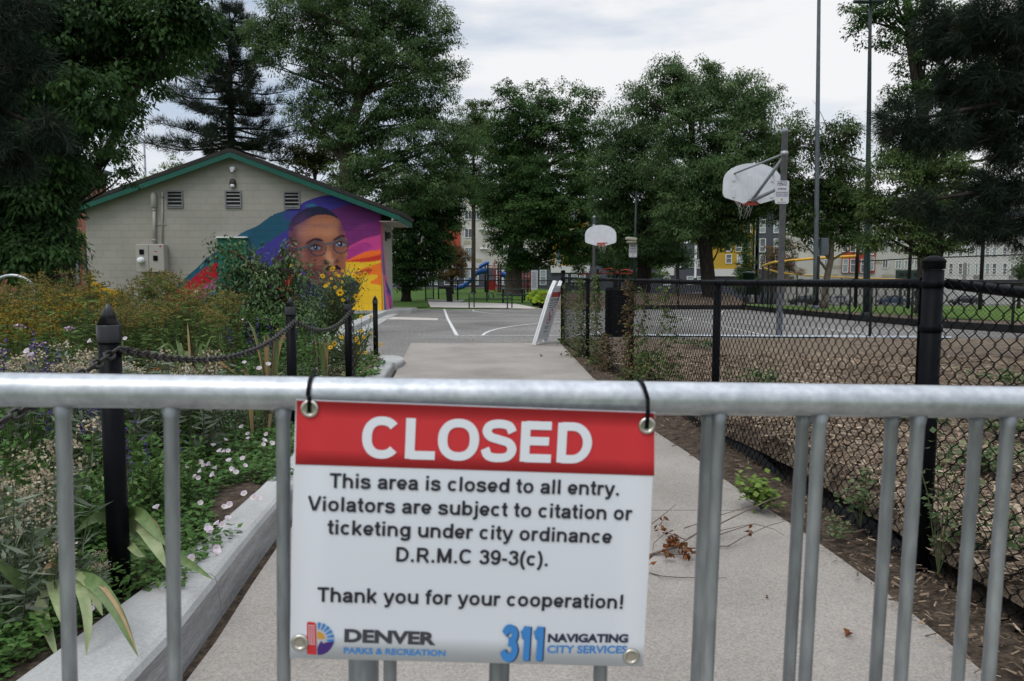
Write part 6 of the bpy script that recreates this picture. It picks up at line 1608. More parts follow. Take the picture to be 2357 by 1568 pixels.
# --- right side
tree('young_tree', 'small tree with pruned pale limbs in front of the outfield fence', 'tree', [(1897, 705, .16), (1903, 640, .14), (1912, 600, .13), (1915, 560, .10), (1908, 480, .07)],
     [(1860, 460, 60, 50, 0), (1930, 460, 60, 55, 0), (1820, 530, 45, 40, 0), (1900, 520, 70, 40, 0), (1960, 520, 45, 45, 0), (1830, 400, 50, 45, 0), (1900, 390, 50, 45, 0), (1950, 400, 45, 50, 0), (1790, 450, 32, 50, 0), (1880, 330, 36, 36, 0), (1940, 310, 40, 40, 0), (1800, 350, 40, 40, 0), (1845, 290, 40, 26, 0), (1840, 500, 50, 34, 0), (1960, 470, 50, 50, 0), (1790, 500, 34, 34, 0)],
     9.5, 4.6, 33, 2.9, LF_MID, BARKP, 40, per=40, droop=.7, tmean=.38, bare=(((1990, 372, 33), (1890, 345, 33), .05, .03), ((1890, 345, 33), (1800, 318, 33), .03, .015), ((1890, 345, 33), (1790, 336, 33), .02, .008), ((1905, 300, 33), (1870, 230, 33), .02, .006), ((1912, 600, 33), (1880, 540, 33), .08, .03), ((1912, 600, 33), (1960, 575, 33), .06, .02), ((1960, 575, 33), (2010, 540, 33), .03, .01), ((1905, 625, 33), (1850, 560, 33), .07, .03), ((1850, 560, 33), (1828, 530, 33), .03, .01)))
tree('shade_tree', 'light-green tree with a dense dark underside behind the corner fence post', 'tree', [(2146, 700, .26), (2146, 600, .22), (2150, 520, .2), (2120, 430, .12)],
     [(2060, 390, 70, 40, -.5), (2140, 370, 80, 45, 0), (2220, 400, 60, 40, 0), (2090, 460, 100, 55, 0), (2190, 470, 80, 60, 0), (2060, 530, 65, 40, 0), (2140, 550, 90, 36, 0), (2020, 450, 40, 50, 0), (2230, 540, 50, 45, 0), (2080, 330, 60, 45, 0), (2000, 560, 34, 26, 0)],
     11, 5, 22, 3.3, LF_MID, BARKD, 50, per=50, droop=.6, tmean=.52)
tree('broadleaf_tree', 'tall maple rising behind the dark green floodlight pole into the upper right', 'tree', [(2130, 690, .28), (2132, 400, .24), (2120, 220, .2), (2100, 90, .16), (2080, -60, .1)],
     [(2010, 20, 62, 36, 0), (2090, 10, 70, 60, 0), (2120, 130, 70, 60, 0), (2060, 90, 34, 46, 0), (2190, 60, 70, 60, 0), (2110, 210, 65, 45, 0), (2250, 100, 70, 80, 0), (2200, 220, 70, 60, 0), (2300, 230, 70, 80, 0), (1975, 80, 24, 22, 0), (2060, 260, 36, 36, 0), (2190, 320, 80, 40, 0), (2330, 380, 50, 60, 0)],
     10, 5.2, 27, 2.3, LF_DARK, BARKD, 60, per=40, droop=.6, tmean=.45, bare=(((2132, 300, 27), (2085, 0, 27), .16, .08),))
tree('small_conifer', 'small dense evergreen in front of the yellow and charcoal facade', 'tree', [(1718, 700, .1), (1718, 660, .08), (1718, 600, .03)], [(1718, 575, 10, 22, 0), (1718, 605, 18, 24, 0), (1718, 632, 27, 22, 0), (1718, 655, 30, 18, 0)], 5, 2.6, 60, 4.5, LF_MID, BARK, 8, tmean=.35, spr=2.0)
tree('young_tree', 'brownish thin tree behind the curve of the yellow-capped fence', 'tree', [(1800, 700, .1), (1800, 640, .08), (1800, 560, .04)], [(1800, 575, 34, 36, 0), (1820, 615, 30, 26, 0), (1772, 610, 24, 24, 0), (1790, 650, 30, 20, 0), (1760, 650, 18, 16, 0)], 5, 2.6, 72, 1.8, LF_RUST, BARK, 16, tmean=.55, tvar=.3)
tree('young_tree', 'rust-leaved young tree in front of the cream apartments near the slide', 'tree', [(1040, 700, .18), (1040, 650, .16), (1036, 610, .10)], [(1035, 590, 42, 22, 0), (1000, 610, 28, 22, 0), (1060, 612, 26, 24, 0), (1080, 600, 10, 18, 0), (1030, 625, 46, 18, 0), (1050, 570, 26, 14, 0)], 5, 2.6, 66, 2.6, LF_RUST, BARKD, 26, tmean=.4, tvar=.25)
tree('evergreen_bush', 'bushy dark evergreen at the right edge against the white apartments', 'shrub', [(2345, 700, .08), (2345, 640, .06)], [(2345, 640, 26, 34, 0), (2365, 610, 26, 34, 0), (2330, 665, 22, 20, 0)], 7, 2.4, 38, 3.5, LF_MID, BARK, 10, tmean=.3)
tree('background_tree', 'dark trees massed behind the camera pole along the street', 'tree', [(1560, 690, .2), (1560, 620, .16), (1560, 560, .1)], [(1450, 520, 60, 60, 0), (1540, 500, 80, 60, 0), (1400, 560, 40, 40, 0), (1600, 480, 70, 60, 0)], 6, 3.4, 75, 2.6, LF_DARK, BARKD, 20)

# --- pines
def needles(tc, td, per, L_, W_, spread=.62):
    n = len(tc); ci = np.repeat(np.arange(n), per)
    d = unit(td[ci] + rng.normal(size=(n * per, 3)) * spread)
    c = tc[ci] + rng.normal(size=(n * per, 3)) * L_ * .16
    t = np.clip(np.repeat(rng.normal(.45, .22, n), per) + rng.normal(0, .1, n * per), 0, 1)
    return leaf_quads(c, d, L_ * rng.uniform(.7, 1.15, n * per), W_, .05, wide=.35), t
YPn = 37.0
b0 = at(536, 700, YPn); root = empty('pine_tree', (b0.x, YPn, 0), 'tall open-branched pine standing behind the gable of the mural building', 'tree')
top = at(528, 8, YPn); m = MB(); m.tube([(b0.x, YPn, -.05), Vector((b0.x, YPn, 0)).lerp(top, .5), top], [.30, .2, .03], 10)
tc, td = [], []; lm = MB()
for i in range(17):
    py = 34 + 19.5 * i + random.uniform(-9, 9); f = i / 16; zc = at(532, py, YPn); nb = 5
    for k in range(nb + (i % 2)):
        a = 2 * math.pi * (k + .37 * i) / nb + random.uniform(-.3, .3); ln = (28 + 165 * f ** .8) * YPn / F * random.uniform(.45, 1.15)
        dv = Vector((math.cos(a), math.sin(a), .12 - .18 * f)); e = zc + dv * ln + Vector((0, 0, .06 * ln))
        mid = zc.lerp(e, .55) - Vector((0, 0, .07 * ln))
        lm.tube([zc, mid, e], [.06 * (.4 + f), .035, .012], 5)
        nt_ = int(8 + 19 * f)
        for j in range(nt_):
            u = .38 + .62 * j / (nt_ - 1); p = (zc.lerp(mid, u / .55) if u < .55 else mid.lerp(e, (u - .55) / .45))
            sd = Vector((-dv.y, dv.x, 0)) * random.uniform(-1, 1) * ln * .26 * (1.15 - u) + Vector((0, 0, random.uniform(-.05, .2)))
            q_ = p + sd; lm.tube([p, q_], .010, 3, caps=False); tc.append(q_[:]); dd = sd.normalized() * .6 + dv * .5 + Vector((0, 0, .35)); td.append(dd[:])
m.build('trunk', BARKD, root); lm.build('limbs', BARKD, root)
Q, t = needles(np.array(tc), np.array(td), 24, .40, .024); quads_mesh('needles', Q, LF_PINE, root, tint=t)
def near_pine(label, Y, trunk_px, blobs, ntuft, per, L_, W_, limbs, seedz=0):
    b = at(trunk_px, 700, Y); root = empty('pine_tree', (b.x, Y, 0), label, 'tree')
    m = MB(); m.tube([(b.x, Y, -.05), (b.x, Y, 4), (b.x + .1, Y, 9)], [.24, .2, .1], 12); m.build('trunk', BARKD, root)
    k = Y / F; w = np.array([q_[2] * q_[3] for q_ in blobs]); w = w / w.sum(); bi = rng.choice(len(blobs), ntuft, p=w)
    cen = np.array([at(q_[0], q_[1], Y + q_[4])[:] for q_ in blobs]); rad = np.array([(q_[2] * k, q_[2] * k * .8, q_[3] * k) for q_ in blobs])
    d = unit(rng.normal(size=(ntuft, 3))); tc = cen[bi] + d * (rng.random(ntuft)[:, None] ** .5) * rad[bi]
    td = d * .5 + np.array([(-.35 if trunk_px > 1000 else .35), 0, -.25])
    lm = MB()
    for a, e, r0 in limbs: limb(lm, at(a[0], a[1], Y), at(e[0], e[1], Y), r0, .015, .06, 6)
    for i in range(0, ntuft, 2):
        c = Vector(tc[i]); bc = Vector(cen[bi[i]]); lm.tube([bc.lerp(c, .2), c], [.008, .004], 4, caps=False)
    lm.build('limbs', BARKD, root)
    Q, t = needles(tc, td, per, L_, W_); quads_mesh('needles', Q, LF_PINE, root, tint=t)
near_pine('drooping pine boughs reaching in at the top left edge in front of the dark tree', 7.0, -420, [(10, 60, 70, 60, 0), (60, 150, 60, 40, 0), (20, 200, 60, 50, 0), (100, 300, 60, 40, 0), (30, 350, 70, 60, 0), (-40, 280, 60, 120, 0), (70, 20, 60, 30, 0)], 240, 46, .17, .0065, (((-200, 60), (60, 40), .03), ((-200, 160), (110, 300), .03), ((-200, 260), (60, 350), .03)))
near_pine('dark long-needled pine hanging across the upper right corner', 10.5, 2460, [(2080, 285, 70, 45, 0), (2150, 310, 80, 45, 0), (2200, 220, 80, 60, .5), (2290, 60, 110, 80, 0), (2200, 100, 60, 50, .5), (2310, 200, 90, 80, 0), (2260, 300, 70, 40, .5), (2340, 320, 60, 80, 0), (2270, 440, 60, 40, 0), (2330, 440, 60, 50, 0), (2340, 520, 60, 46, 0), (2270, 520, 60, 34, 0), (2200, 500, 60, 30, 0), (2120, 470, 50, 24, 0), (2380, 100, 60, 160, 0), (2150, 60, 40, 60, .5)], 1250, 52, .20, .0085,
          (((2460, 60), (2200, 90), .05), ((2460, 200), (2080, 280), .06), ((2460, 420), (2120, 465), .06), ((2460, 260), (2250, 330), .04), ((2460, 480), (2280, 520), .04), ((2440, 240), (2280, 370), .05)))

# ================================================================ FLOWER BED
def bx(px, Y): return at(px, 700, Y).x
def bpos(px, Y, dz=0.0):
    x = bx(px, Y); return Vector((x, Y, bedz(x, Y) + dz))
LF_GC = leafM('ground_leaves', [(0.033, 0.0743, 0.0198), (0.0578, 0.123, 0.0297), (0.0908, 0.174, 0.0462), (0.165, 0.231, 0.0825)], transl=.2)
LF_GREY = leafM('grey_leaves', [(0.069, 0.0978, 0.0575), (0.115, 0.149, 0.0978), (0.172, 0.201, 0.144), (0.23, 0.253, 0.196)], transl=.15)
LF_GOLD = leafM('goldenrod_leaves', [(0.0431, 0.0862, 0.0207), (0.0776, 0.138, 0.0345), (0.129, 0.199, 0.0517), (0.19, 0.241, 0.0776)], transl=.2)
PL_BR = leafM('goldenrod_brown', [(.12, .115, .03), (.18, .155, .042), (.23, .175, .06), (.19, .165, .04)], transl=.15)
PL_YE = leafM('goldenrod_yellow', [(.13, .10, .02), (.20, .14, .022), (.27, .19, .025), (.16, .10, .025)], transl=.1)
DRY = leafM('dry_stalks', [(.05, .03, .014), (.10, .055, .025), (.16, .09, .04), (.20, .14, .08)], transl=.1)
CREAM = leafM('cream_flowers', [(.24, .18, .11), (.36, .30, .21), (.46, .41, .32), (.40, .31, .19)], transl=.1)
PURP = leafM('purple_flowers', [(0.0315, 0.021, 0.098), (0.049, 0.028, 0.14), (0.07, 0.042, 0.175), (0.098, 0.063, 0.196)], transl=.1)
PINK = leafM('pink_flowers', [(.42, .24, .42), (.50, .32, .50), (.55, .40, .55)], transl=.2)
RUSTF = leafM('rust_flowers', [(.17, .06, .025), (.24, .09, .035), (.30, .14, .05), (.40, .30, .14)], transl=.1)
STEM = M('green_stem', (.05, .07, .025), (.08, .09, .04), rough=.7)
STEMB = M('brown_stem', (.06, .04, .025), (.10, .065, .04), rough=.8)
def goldenrod(plume, h=1.0, ns=9):
    root = empty('goldenrod', (0, 0, 0), 'goldenrod', 'goldenrod')
    st = MB(); C, D, T = [], [], []; PC, PD, DC, DD = [], [], [], []
    for i in range(ns):
        a = random.uniform(0, 6.28); r = .16 * math.sqrt(random.random()); b = Vector((r * math.cos(a), r * math.sin(a), -.05)); hh = h * random.uniform(.78, 1.08)
        t = b + Vector((random.uniform(-.12, .12), random.uniform(-.12, .12), hh)); st.tube([b, b.lerp(t, .5) + Vector((0, 0, .02)), t], [.004, .0035, .002], 4, caps=False)
        for k in range(48):
            u = random.uniform(.12, .98); p = b.lerp(t, u); an = random.uniform(0, 6.28); dv = Vector((math.cos(an), math.sin(an), random.uniform(-.5, .3)))
            (C if u > .18 else DC).append(p[:]); (D if u > .18 else DD).append(dv[:])
        for k in range(7):
            an = random.uniform(0, 6.28); p0 = b.lerp(t, random.uniform(.84, 1.0)); L_ = random.uniform(.05, .15)
            for j in range(15):
                u = j / 14; p = p0 + Vector((math.cos(an) * L_ * u, math.sin(an) * L_ * u, .05 * u - .05 * u * u + .02)); PC.append((p + Vector((random.gauss(0, .006), random.gauss(0, .006), random.gauss(0, .006))))[:]); PD.append((random.gauss(0, 1), random.gauss(0, 1), random.gauss(.6, .6)))
    st.build('stems', STEMB, root)
    C, D = np.array(C), np.array(D); quads_mesh('leaves', leaf_quads(C, D, rng.uniform(.05, .11, len(C)), .017), LF_GOLD, root, tint=np.clip(rng.normal(.42, .22, len(C)), 0, 1))
    C, D = np.array(DC), np.array(DD); quads_mesh('dead_leaves', leaf_quads(C, D, rng.uniform(.04, .09, len(C)), .013), DRY, root, tint=rng.random(len(C)))
    C, D = np.array(PC), np.array(PD); quads_mesh('plumes', leaf_quads(C, D, rng.uniform(.014, .028, len(C)), .012), plume, root, tint=np.clip(rng.normal(.45, .25, len(C)), 0, 1))
    return root
def place(proto, p, rz, sc, label, group, first):
    o = proto if first else copy_tree(proto)
    o.location = p; o.rotation_euler = (random.uniform(-.06, .06), random.uniform(-.06, .06), rz); o.scale = (sc, sc, sc)
    o['label'] = label; o['group'] = group; ORG[o.name] = Vector(p)
    return o
GRB, GRY = [goldenrod(PL_BR) for _ in range(3)], [goldenrod(PL_YE, .95) for _ in range(2)]
cnt = {}
def put(kind, protos, px, Y, h, label, group, base_h=1.0, dx=0):
    i = cnt.get(kind, 0); cnt[kind] = i + 1
    p = bpos(px, Y); p.x += dx
    return place(protos[i % len(protos)], p, random.uniform(0, 6.28), h / base_h, label, group, i < len(protos))
for Y in (5.7, 6.2, 6.8, 7.4, 8.0, 8.7, 9.4, 10.2):
    px = -70.0
    while px < 545:
        top = 652 + 16 * math.sin(px * .021 + Y) + (28 if px > 400 else 0) + (15 if 200 < px < 250 else 0) + max(0, (6.6 - Y)) * 46
        z = EYE - (top - 645) * Y / F; x = bx(px, Y); h = z - bedz(x, Y)
        if Y < 6.6 and px > 175: px += 80; continue
        if random.random() > .1:
            if Y < 6.6: put('gry', GRY, px, Y, h * random.uniform(.9, 1.05), 'golden yellow goldenrod clump in the front rows of the flower bed', 'yellow goldenrod clumps in the bed', .95)
            else: put('grb', GRB, px, Y, h * random.uniform(.74, 1.06), 'fading brown goldenrod clump in the back rows of the flower bed', 'brown goldenrod clumps in the bed')
        px += 330 / Y * 1.45
def leafy(name, cat, leaf, h, r, nst, nl, L_, W_, head=None, hn=0, hs=.012, hr=.04, flat=False, spike=0, up=.2, stemm=STEM):
    root = empty(name, (0, 0, 0), name, cat); st = MB(); C, D, HC, HD, HN = [], [], [], [], []
    for i in range(nst):
        a = random.uniform(0, 6.28); rr = r * .45 * math.sqrt(random.random()); b = Vector((rr * math.cos(a), rr * math.sin(a), -.04)); hh = h * random.uniform(.7, 1.05)
        t = b + Vector((math.cos(a) * r * random.uniform(.1, .7), math.sin(a) * r * random.uniform(.1, .7), hh)); st.tube([b, b.lerp(t, .5) + Vector((0, 0, .02)), t], [.0035, .003, .002], 4, caps=False)
        for k in range(nl):
            u = random.uniform(.1, .97); an = random.uniform(0, 6.28); C.append(b.lerp(t, u)[:]); D.append((math.cos(an), math.sin(an), random.gauss(up, .35)))
        if head and (i % 3 == 0 if nst > 20 else (spike or i % 2 == 0 or nst < 6)):
            HN.append(len(HC))
            for k in range(hn):
                if spike: q_ = t + Vector((random.gauss(0, .007), random.gauss(0, .007), random.uniform(-.02, spike)))
                else: q_ = t + Vector((random.gauss(0, hr), random.gauss(0, hr), random.gauss(0, hr * (.12 if flat else .5))))
                HC.append(q_[:]); HD.append((random.gauss(0, 1), random.gauss(0, 1), random.gauss(.5, .7)))
    st.build('stems', stemm, root); C, D = np.array(C), np.array(D)
    quads_mesh('leaves', leaf_quads(C, D, L_ * rng.uniform(.6, 1.2, len(C)), W_), leaf, root, tint=np.clip(rng.normal(.45, .22, len(C)), 0, 1))
    if head:
        HN.append(len(HC))
        for a0, a1 in zip(HN[:-1], HN[1:]):
            C, D = np.array(HC[a0:a1]), np.array(HD[a0:a1]); quads_mesh('blossom', leaf_quads(C, D, hs * rng.uniform(.7, 1.3, len(C)), hs * .8), head, root, tint=np.clip(rng.normal(.45, .28, len(C)), 0, 1))
    return root
EV = [leafy('pearly_everlasting', 'flowers', LF_GREY, .55, .22, 14, 26, .085, .013, CREAM, 70, .012, .028) for _ in range(2)]
for px, Y in ((40, 4.3), (110, 4.6), (165, 4.2), (225, 4.5), (275, 4.1), (330, 4.3), (385, 4.6), (195, 4.0), (440, 4.5)): put('ev', EV, px, Y, random.uniform(.60, .72), 'cream-headed pearly everlasting plant in the drift behind the front barricade rail', 'pearly everlasting drift', .55)
for px, Y, h in ((15, 2.45, .60), (55, 2.25, .42), (-30, 2.2, .5), (176, 2.3, .22)): put('ev', EV, px, Y, h, 'silvery pearly everlasting low at the left edge behind the barricade bars', 'near pearly everlasting', .55)
SAL = [leafy('purple_salvia', 'flowers', LF_GC, .5, .2, 8, 14, .05, .02, PURP, 26, .014, .0, spike=.16) for _ in range(2)]
for px, Y, h in ((8, 4.0, .62), (48, 3.8, .6), (185, 3.5, .52), (330, 3.2, .42), (640, 7.2, .6), (560, 7.6, .6), (700, 8.4, .6), (600, 7.0, .5)): put('sal', SAL, px, Y, h, 'spiky purple salvia poking through the flower bed', 'purple salvias', .5)
PH = [leafy('pink_phlox', 'flowers', LF_GOLD, .7, .2, 7, 30, .07, .02, PINK, 9, .020, .016)]
for px, Y in ((52, 5.2), (100, 5.1)): put('ph', PH, px, Y, .74, 'lilac pink phlox in front of the yellow goldenrod', 'pink phlox pair', .7)
YW = [leafy('rusty_yarrow', 'flowers', LF_GREY, .45, .22, 9, 16, .06, .012, RUSTF, 60, .012, .035, flat=True)]
for px, Y in ((365, 5.6), (400, 5.2), (450, 5.8), (355, 5.0), (740, 8.6), (420, 6.2)): put('yw', YW, px, Y, random.uniform(.42, .5), 'flat-topped rusty orange yarrow beside the iris blades', 'rusty yarrows', .45)
CT = [leafy('catmint', 'flowers', LF_GREY, .34, .26, 24, 22, .03, .014, PURP, 5, .008, .0, spike=.08) for _ in range(2)]
for px, Y in ((520, 5.8), (560, 6.3), (610, 6.2), (640, 6.8), (540, 5.2), (590, 5.4), (500, 6.4), (470, 5.4), (640, 5.9), (700, 7.2), (680, 7.9)): put('ct', CT, px, Y, random.uniform(.3, .42), 'low grey-green catmint mound near the second bollard', 'catmint mounds', .34)
WD = [leafy('leafy_weed', 'plant', LF_GC, .42, .25, 16, 26, .055, .026, None) for _ in range(3)]
for k in range(62):
    Y = random.uniform(2.3, 6.0); px = random.uniform(-40, 330 + 40 * (Y - 2)); x = bx(px, Y)
    if x > interp(KI, Y) - .28: continue
    put('wd', WD, px, Y, random.uniform(.22, .44), 'green leafy filler plant among the flowers of the bed', 'leafy filler plants', .42)
for k in range(40):
    Y = random.uniform(6, 10.5); px = random.uniform(440, 760)
    if bx(px, Y) > interp(KI, Y) - .3: continue
    put('wd', WD, px, Y, random.uniform(.3, .6) * (1.2 if Y > 8 else .8), 'green leafy filler plant among the flowers of the bed', 'leafy filler plants', .42)
for k in range(26):
    Y = random.uniform(8, 11); put('wd', WD, random.uniform(-60, 520), Y, random.uniform(.5, .8), 'green leafy filler plant among the flowers of the bed', 'leafy filler plants', .42)
DS = [leafy('dry_stalks', 'plant', DRY, .5, .2, 18, 14, .05, .008, None, stemm=STEMB, up=-.2) for _ in range(2)]
for px, Y in ((90, 5.3), (150, 5.4), (280, 5.9), (330, 6.2), (390, 6.4), (430, 6.5), (300, 5.4), (130, 4.9), (460, 6.9), (500, 7.2), (220, 5.6), (60, 5.5)): put('ds', DS, px, Y, random.uniform(.4, .55), 'clump of dry brown stalks under the goldenrod', 'dry stalk clumps', .5)
# iris blades
IRG = M('iris_green', (.07, .12, .035), (.13, .19, .06), scale=30, rough=.5, stretch=(1, 1, .08), spec=.4)
IRT = M('iris_tan', (.26, .17, .08), (.34, .24, .12), scale=20, rough=.7, stretch=(1, 1, .1))
IRL = M('iris_pale', (.17, .22, .09), (.26, .30, .15), scale=26, rough=.5, stretch=(1, 1, .1), spec=.4)
def blade(mb, pts, w, mi=0, nrm=None):
    P = [Vector(p) for p in cr([tuple(p) for p in pts], 5)]; n = len(P); rows = []
    for i, p in enumerate(P):
        t = (P[min(i + 1, n - 1)] - P[max(i - 1, 0)]).normalized(); vdir = (p - Vector((0, 0, EYE))).normalized() if nrm is None else nrm
        s = t.cross(vdir)
        s = s.normalized() if s.length > 1e-5 else Vector((1, 0, 0)); u = i / (n - 1); ww = w * (min(1, .55 + 1.6 * u) * (1 - u ** 3.2) + .02) * .5
        k = s.cross(t) * ww * .35; rows.append((p - s * ww, p + k, p + s * ww))
    vs = [q_ for r in rows for q_ in r]; fs = []
    for i in range(n - 1): fs += [(3 * i, 3 * i + 1, 3 * i + 4, 3 * i + 3), (3 * i + 1, 3 * i + 2, 3 * i + 5, 3 * i + 4)]
    mb.add(vs, fs, mi, True)
def iris(label, px, Y, h, n, spread=.10, tan=.25):
    c = bpos(px, Y, -.03); root = empty('iris_clump', c, label, 'iris'); 
    for nm, sel in (('green_blades', 0), ('dry_blades', 1)):
        m = MB()
        for k in range(n):
            if (random.random() < tan) != bool(sel): continue
            a = random.uniform(0, 6.28); b = c + Vector((math.cos(a), math.sin(a), 0)) * spread * random.random(); hh = h * random.uniform(.6, 1.05); ln = random.uniform(.05, .5) * (.8 if not sel else 1.2)
            dv = Vector((math.cos(a), math.sin(a) * .6, 0)); dr = random.uniform(0, .35) if random.random() > .35 else 0
            blade(m, [b, b + dv * hh * .12 * ln + Vector((0, 0, hh * .45)), b + dv * hh * .35 * ln + Vector((0, 0, hh * .82)), b + dv * hh * (.6 * ln + dr * .3) + Vector((0, 0, hh * (1 - dr)))], .034, 0, Vector((math.sin(k * 1.3), math.cos(k * 1.3) + .6, 0)).normalized())
        if m.v: m.build(nm, IRT if sel else IRG, root)
    return root
iris('tall green iris clump with sword leaves behind the sagging chain', 432, 4.7, .84, 22)
iris('half-dried iris clump with tan blades in front of the second bollard', 585, 5.2, .62, 14, .08, .5)
iris('tan and green iris clump just beyond the half-dried one', 612, 6.4, .82, 9, .07, .5)
iris('small iris clump with bent leaves between the second and third bollards', 742, 7.9, .58, 9, .08, .3)
iris('thin iris blades beside the nearest bollard\'s cone', 285, 6.0, .95, 6, .12, .1)
iris('slim iris blades standing among the yellow goldenrod', 200, 5.4, .75, 6, .08, .2)
iris('narrow iris tuft before the green shrub', 520, 7.4, .7, 7, .1, .2)
def near_iris(label, Y, base, blades):
    c = gnd(base[0], base[1], .16) if Y is None else at(base[0], base[1], Y); root = empty('iris_clump', c, label, 'iris')
    for nm, sel, mt_ in (('green_blades', 0, IRG), ('pale_blades', 2, IRL), ('dry_blades', 1, IRT)):
        m = MB()
        for kind, w, pts in blades:
            if kind == sel: blade(m, [at(px, py, yy) for px, py, yy in pts], w)
        if m.v: m.build(nm, mt_, root)
near_iris('broad drooping iris at the lower left, its leaves flopping over the kerb', 2.2, (112, 1350), [
    (0, .040, [(105, 1340, 2.2), (60, 1345, 2.17), (20, 1315, 2.13), (-30, 1270, 2.1)]), (2, .036, [(110, 1345, 2.2), (95, 1400, 2.16), (110, 1450, 2.1), (134, 1520, 2.05)]), (2, .045, [(115, 1335, 2.2), (135, 1370, 2.14), (150, 1420, 2.08), (165, 1460, 2.06)]),
    (2, .032, [(165, 1330, 2.2), (190, 1365, 2.12), (202, 1430, 2.06), (199, 1510, 2.02)]), (0, .042, [(165, 1320, 2.2), (220, 1345, 2.12), (270, 1410, 2.06), (318, 1512, 2.0)]), (1, .012, [(190, 1325, 2.2), (235, 1350, 2.115), (280, 1415, 2.055), (317, 1505, 1.998)]), (2, .03, [(165, 1318, 2.2), (205, 1340, 2.14), (222, 1380, 2.1), (236, 1418, 2.08)]),
    (0, .02, [(115, 1340, 2.2), (120, 1280, 2.2), (100, 1235, 2.18), (70, 1215, 2.16)]), (1, .016, [(125, 1340, 2.21), (122, 1300, 2.2), (105, 1310, 2.17), (98, 1325, 2.16)])])
near_iris('broad pale iris leaves arching beside the foot of the nearest bollard', 2.55, (262, 1190), [
    (0, .045, [(268, 1215, 2.6), (310, 1180, 2.52), (350, 1215, 2.45), (385, 1260, 2.42)]), (2, .055, [(270, 1225, 2.6), (320, 1205, 2.5), (355, 1250, 2.42), (385, 1310, 2.38)]), (1, .018, [(290, 1180, 2.58), (345, 1195, 2.5), (370, 1235, 2.45), (378, 1255, 2.44)]), (0, .035, [(285, 1215, 2.6), (360, 1260, 2.45), (430, 1295, 2.36), (492, 1335, 2.3)]), (2, .026, [(280, 1225, 2.6), (300, 1255, 2.5), (320, 1275, 2.46), (335, 1282, 2.45)]), (0, .035, [(262, 1210, 2.6), (235, 1190, 2.56), (205, 1200, 2.5), (175, 1225, 2.46)])])
# creeping ground cover of bindweed and weeds (nobody could count it)
C, D, S_, T_ = [], [], [], []
for k in range(95000):
    u = random.random(); Y = 1.5 + 9.4 * u ** 1.7; xi = interp(KI, Y); wdt = (1.6 + .45 * Y); x = xi + .05 - wdt * random.random() ** 1.25
    pd = math.sin(2.7 * x + 1.1) * math.sin(1.9 * Y + .7) + .6 * math.sin(5.1 * x + 3.3 * Y)
    if pd < -.75: continue
    if x > xi - .02: 
        if math.sin(Y * 5.3) + math.sin(Y * 2.1 + 1) < .35: continue
        x = xi + .14 * random.random() ** 2
        z = kz(Y) + random.uniform(.004, .03)
    else: z = bedz(x, Y) + random.random() ** 1.3 * (.07 + .05 * max(0, pd)) + .005
    a = random.uniform(0, 6.28); C.append((x, Y, z)); D.append((math.cos(a), math.sin(a), random.gauss(.1, .3))); S_.append(random.uniform(.6, 1.15) * (.024 + .0035 * Y)); T_.append(min(1, max(0, random.gauss(.40 + .16 * pd, .2))))
C, D, S_ = np.array(C), np.array(D), np.array(S_)
gc = quads_mesh('ground_cover', leaf_quads(C, D, S_, S_ * .62, .1, nrm=np.array([0, 0, 1.]), wide=.38), LF_GC, org=(-2, 4, .1), tint=T_)
tag(gc, 'low tangle of bindweed leaves and weeds covering the planting bed', 'ground cover', kind='stuff')
# bindweed flowers
BWF = leafM('bindweed_white', [(0.682, 0.594, 0.66), (0.748, 0.693, 0.726), (0.792, 0.759, 0.781)], transl=.3, rough=.6)
BWY = M('bindweed_throat', (.55, .56, .25), rough=.7)
def bw():
    root = empty('bindweed_flower', (0, 0, 0), 'x', 'flower'); m = MB(); n = 10; vs = []
    for r, z in ((.003, 0), (.006, .010), (.014, .021), (.019, .024)):
        for k in range(n): a = 2 * math.pi * k / n; rr = r * (1 + (.06 if k % 2 else -.04) * (r > .01)); vs.append((rr * math.cos(a), rr * math.sin(a), z))
    m.add(vs, [(i * n + k, i * n + (k + 1) % n, (i + 1) * n + (k + 1) % n, (i + 1) * n + k) for i in range(3) for k in range(n)], 0, True); p = m.build('petals', BWF, root)
    m = MB(); m.lathe([(.0029, .001), (.0055, .0095)], (0, 0, .0008), 8); m.build('throat', BWY, root); return root
bproto = bw(); bi_ = 0
def putbw(p, lab='small white trumpet-shaped bindweed flower open among the leaves of the bed'):
    global bi_
    o = bproto if bi_ == 0 else copy_tree(bproto); bi_ += 1
    o.location = p; o.rotation_euler = (random.uniform(.2, 1.0), random.uniform(-.5, .5), random.uniform(-.8, .8)); s = random.uniform(.62, .92); o.scale = (s, s, s); o['label'] = lab; o['group'] = 'white bindweed flowers in the bed'; o['category'] = 'flower'; ORG[o.name] = Vector(p)
for zx, zy in ((530, 625), (205, 1130), (320, 508), (600, 255), (605, 275), (780, 305), (800, 300), (855, 365), (862, 405), (825, 410), (975, 355), (905, 445), (910, 165), (912, 195), (968, 130), (1290, 35), (1280, 85), (1305, 135), (1375, 100), (1352, 170), (1375, 172), (1400, 168), (1225, 240), (1252, 255), (1290, 250), (1325, 275), (1315, 312), (1435, 285), (1445, 300), (1428, 272), (1405, 230), (1490, 215), (1495, 258), (1520, 62), (1520, 92), (1610, 106), (1610, 128), (1660, 120), (1485, 20), (1225, 485), (1370, 515), (1410, 495), (1395, 585), (1340, 615), (1360, 620), (1272, 625), (1280, 660), (1295, 668), (1320, 765), (1325, 800), (1185, 830), (1500, 430), (1565, 455), (1580, 462), (1215, 330), (1195, 328), (1235, 292), (965, 520), (550, 1115), (556, 1155), (1150, 262), (475, 1085), (600, 1100), (1150, 42), (1138, 70)):
    putbw(gnd(.376 * zx, 978.3 + .376 * zy, .215))
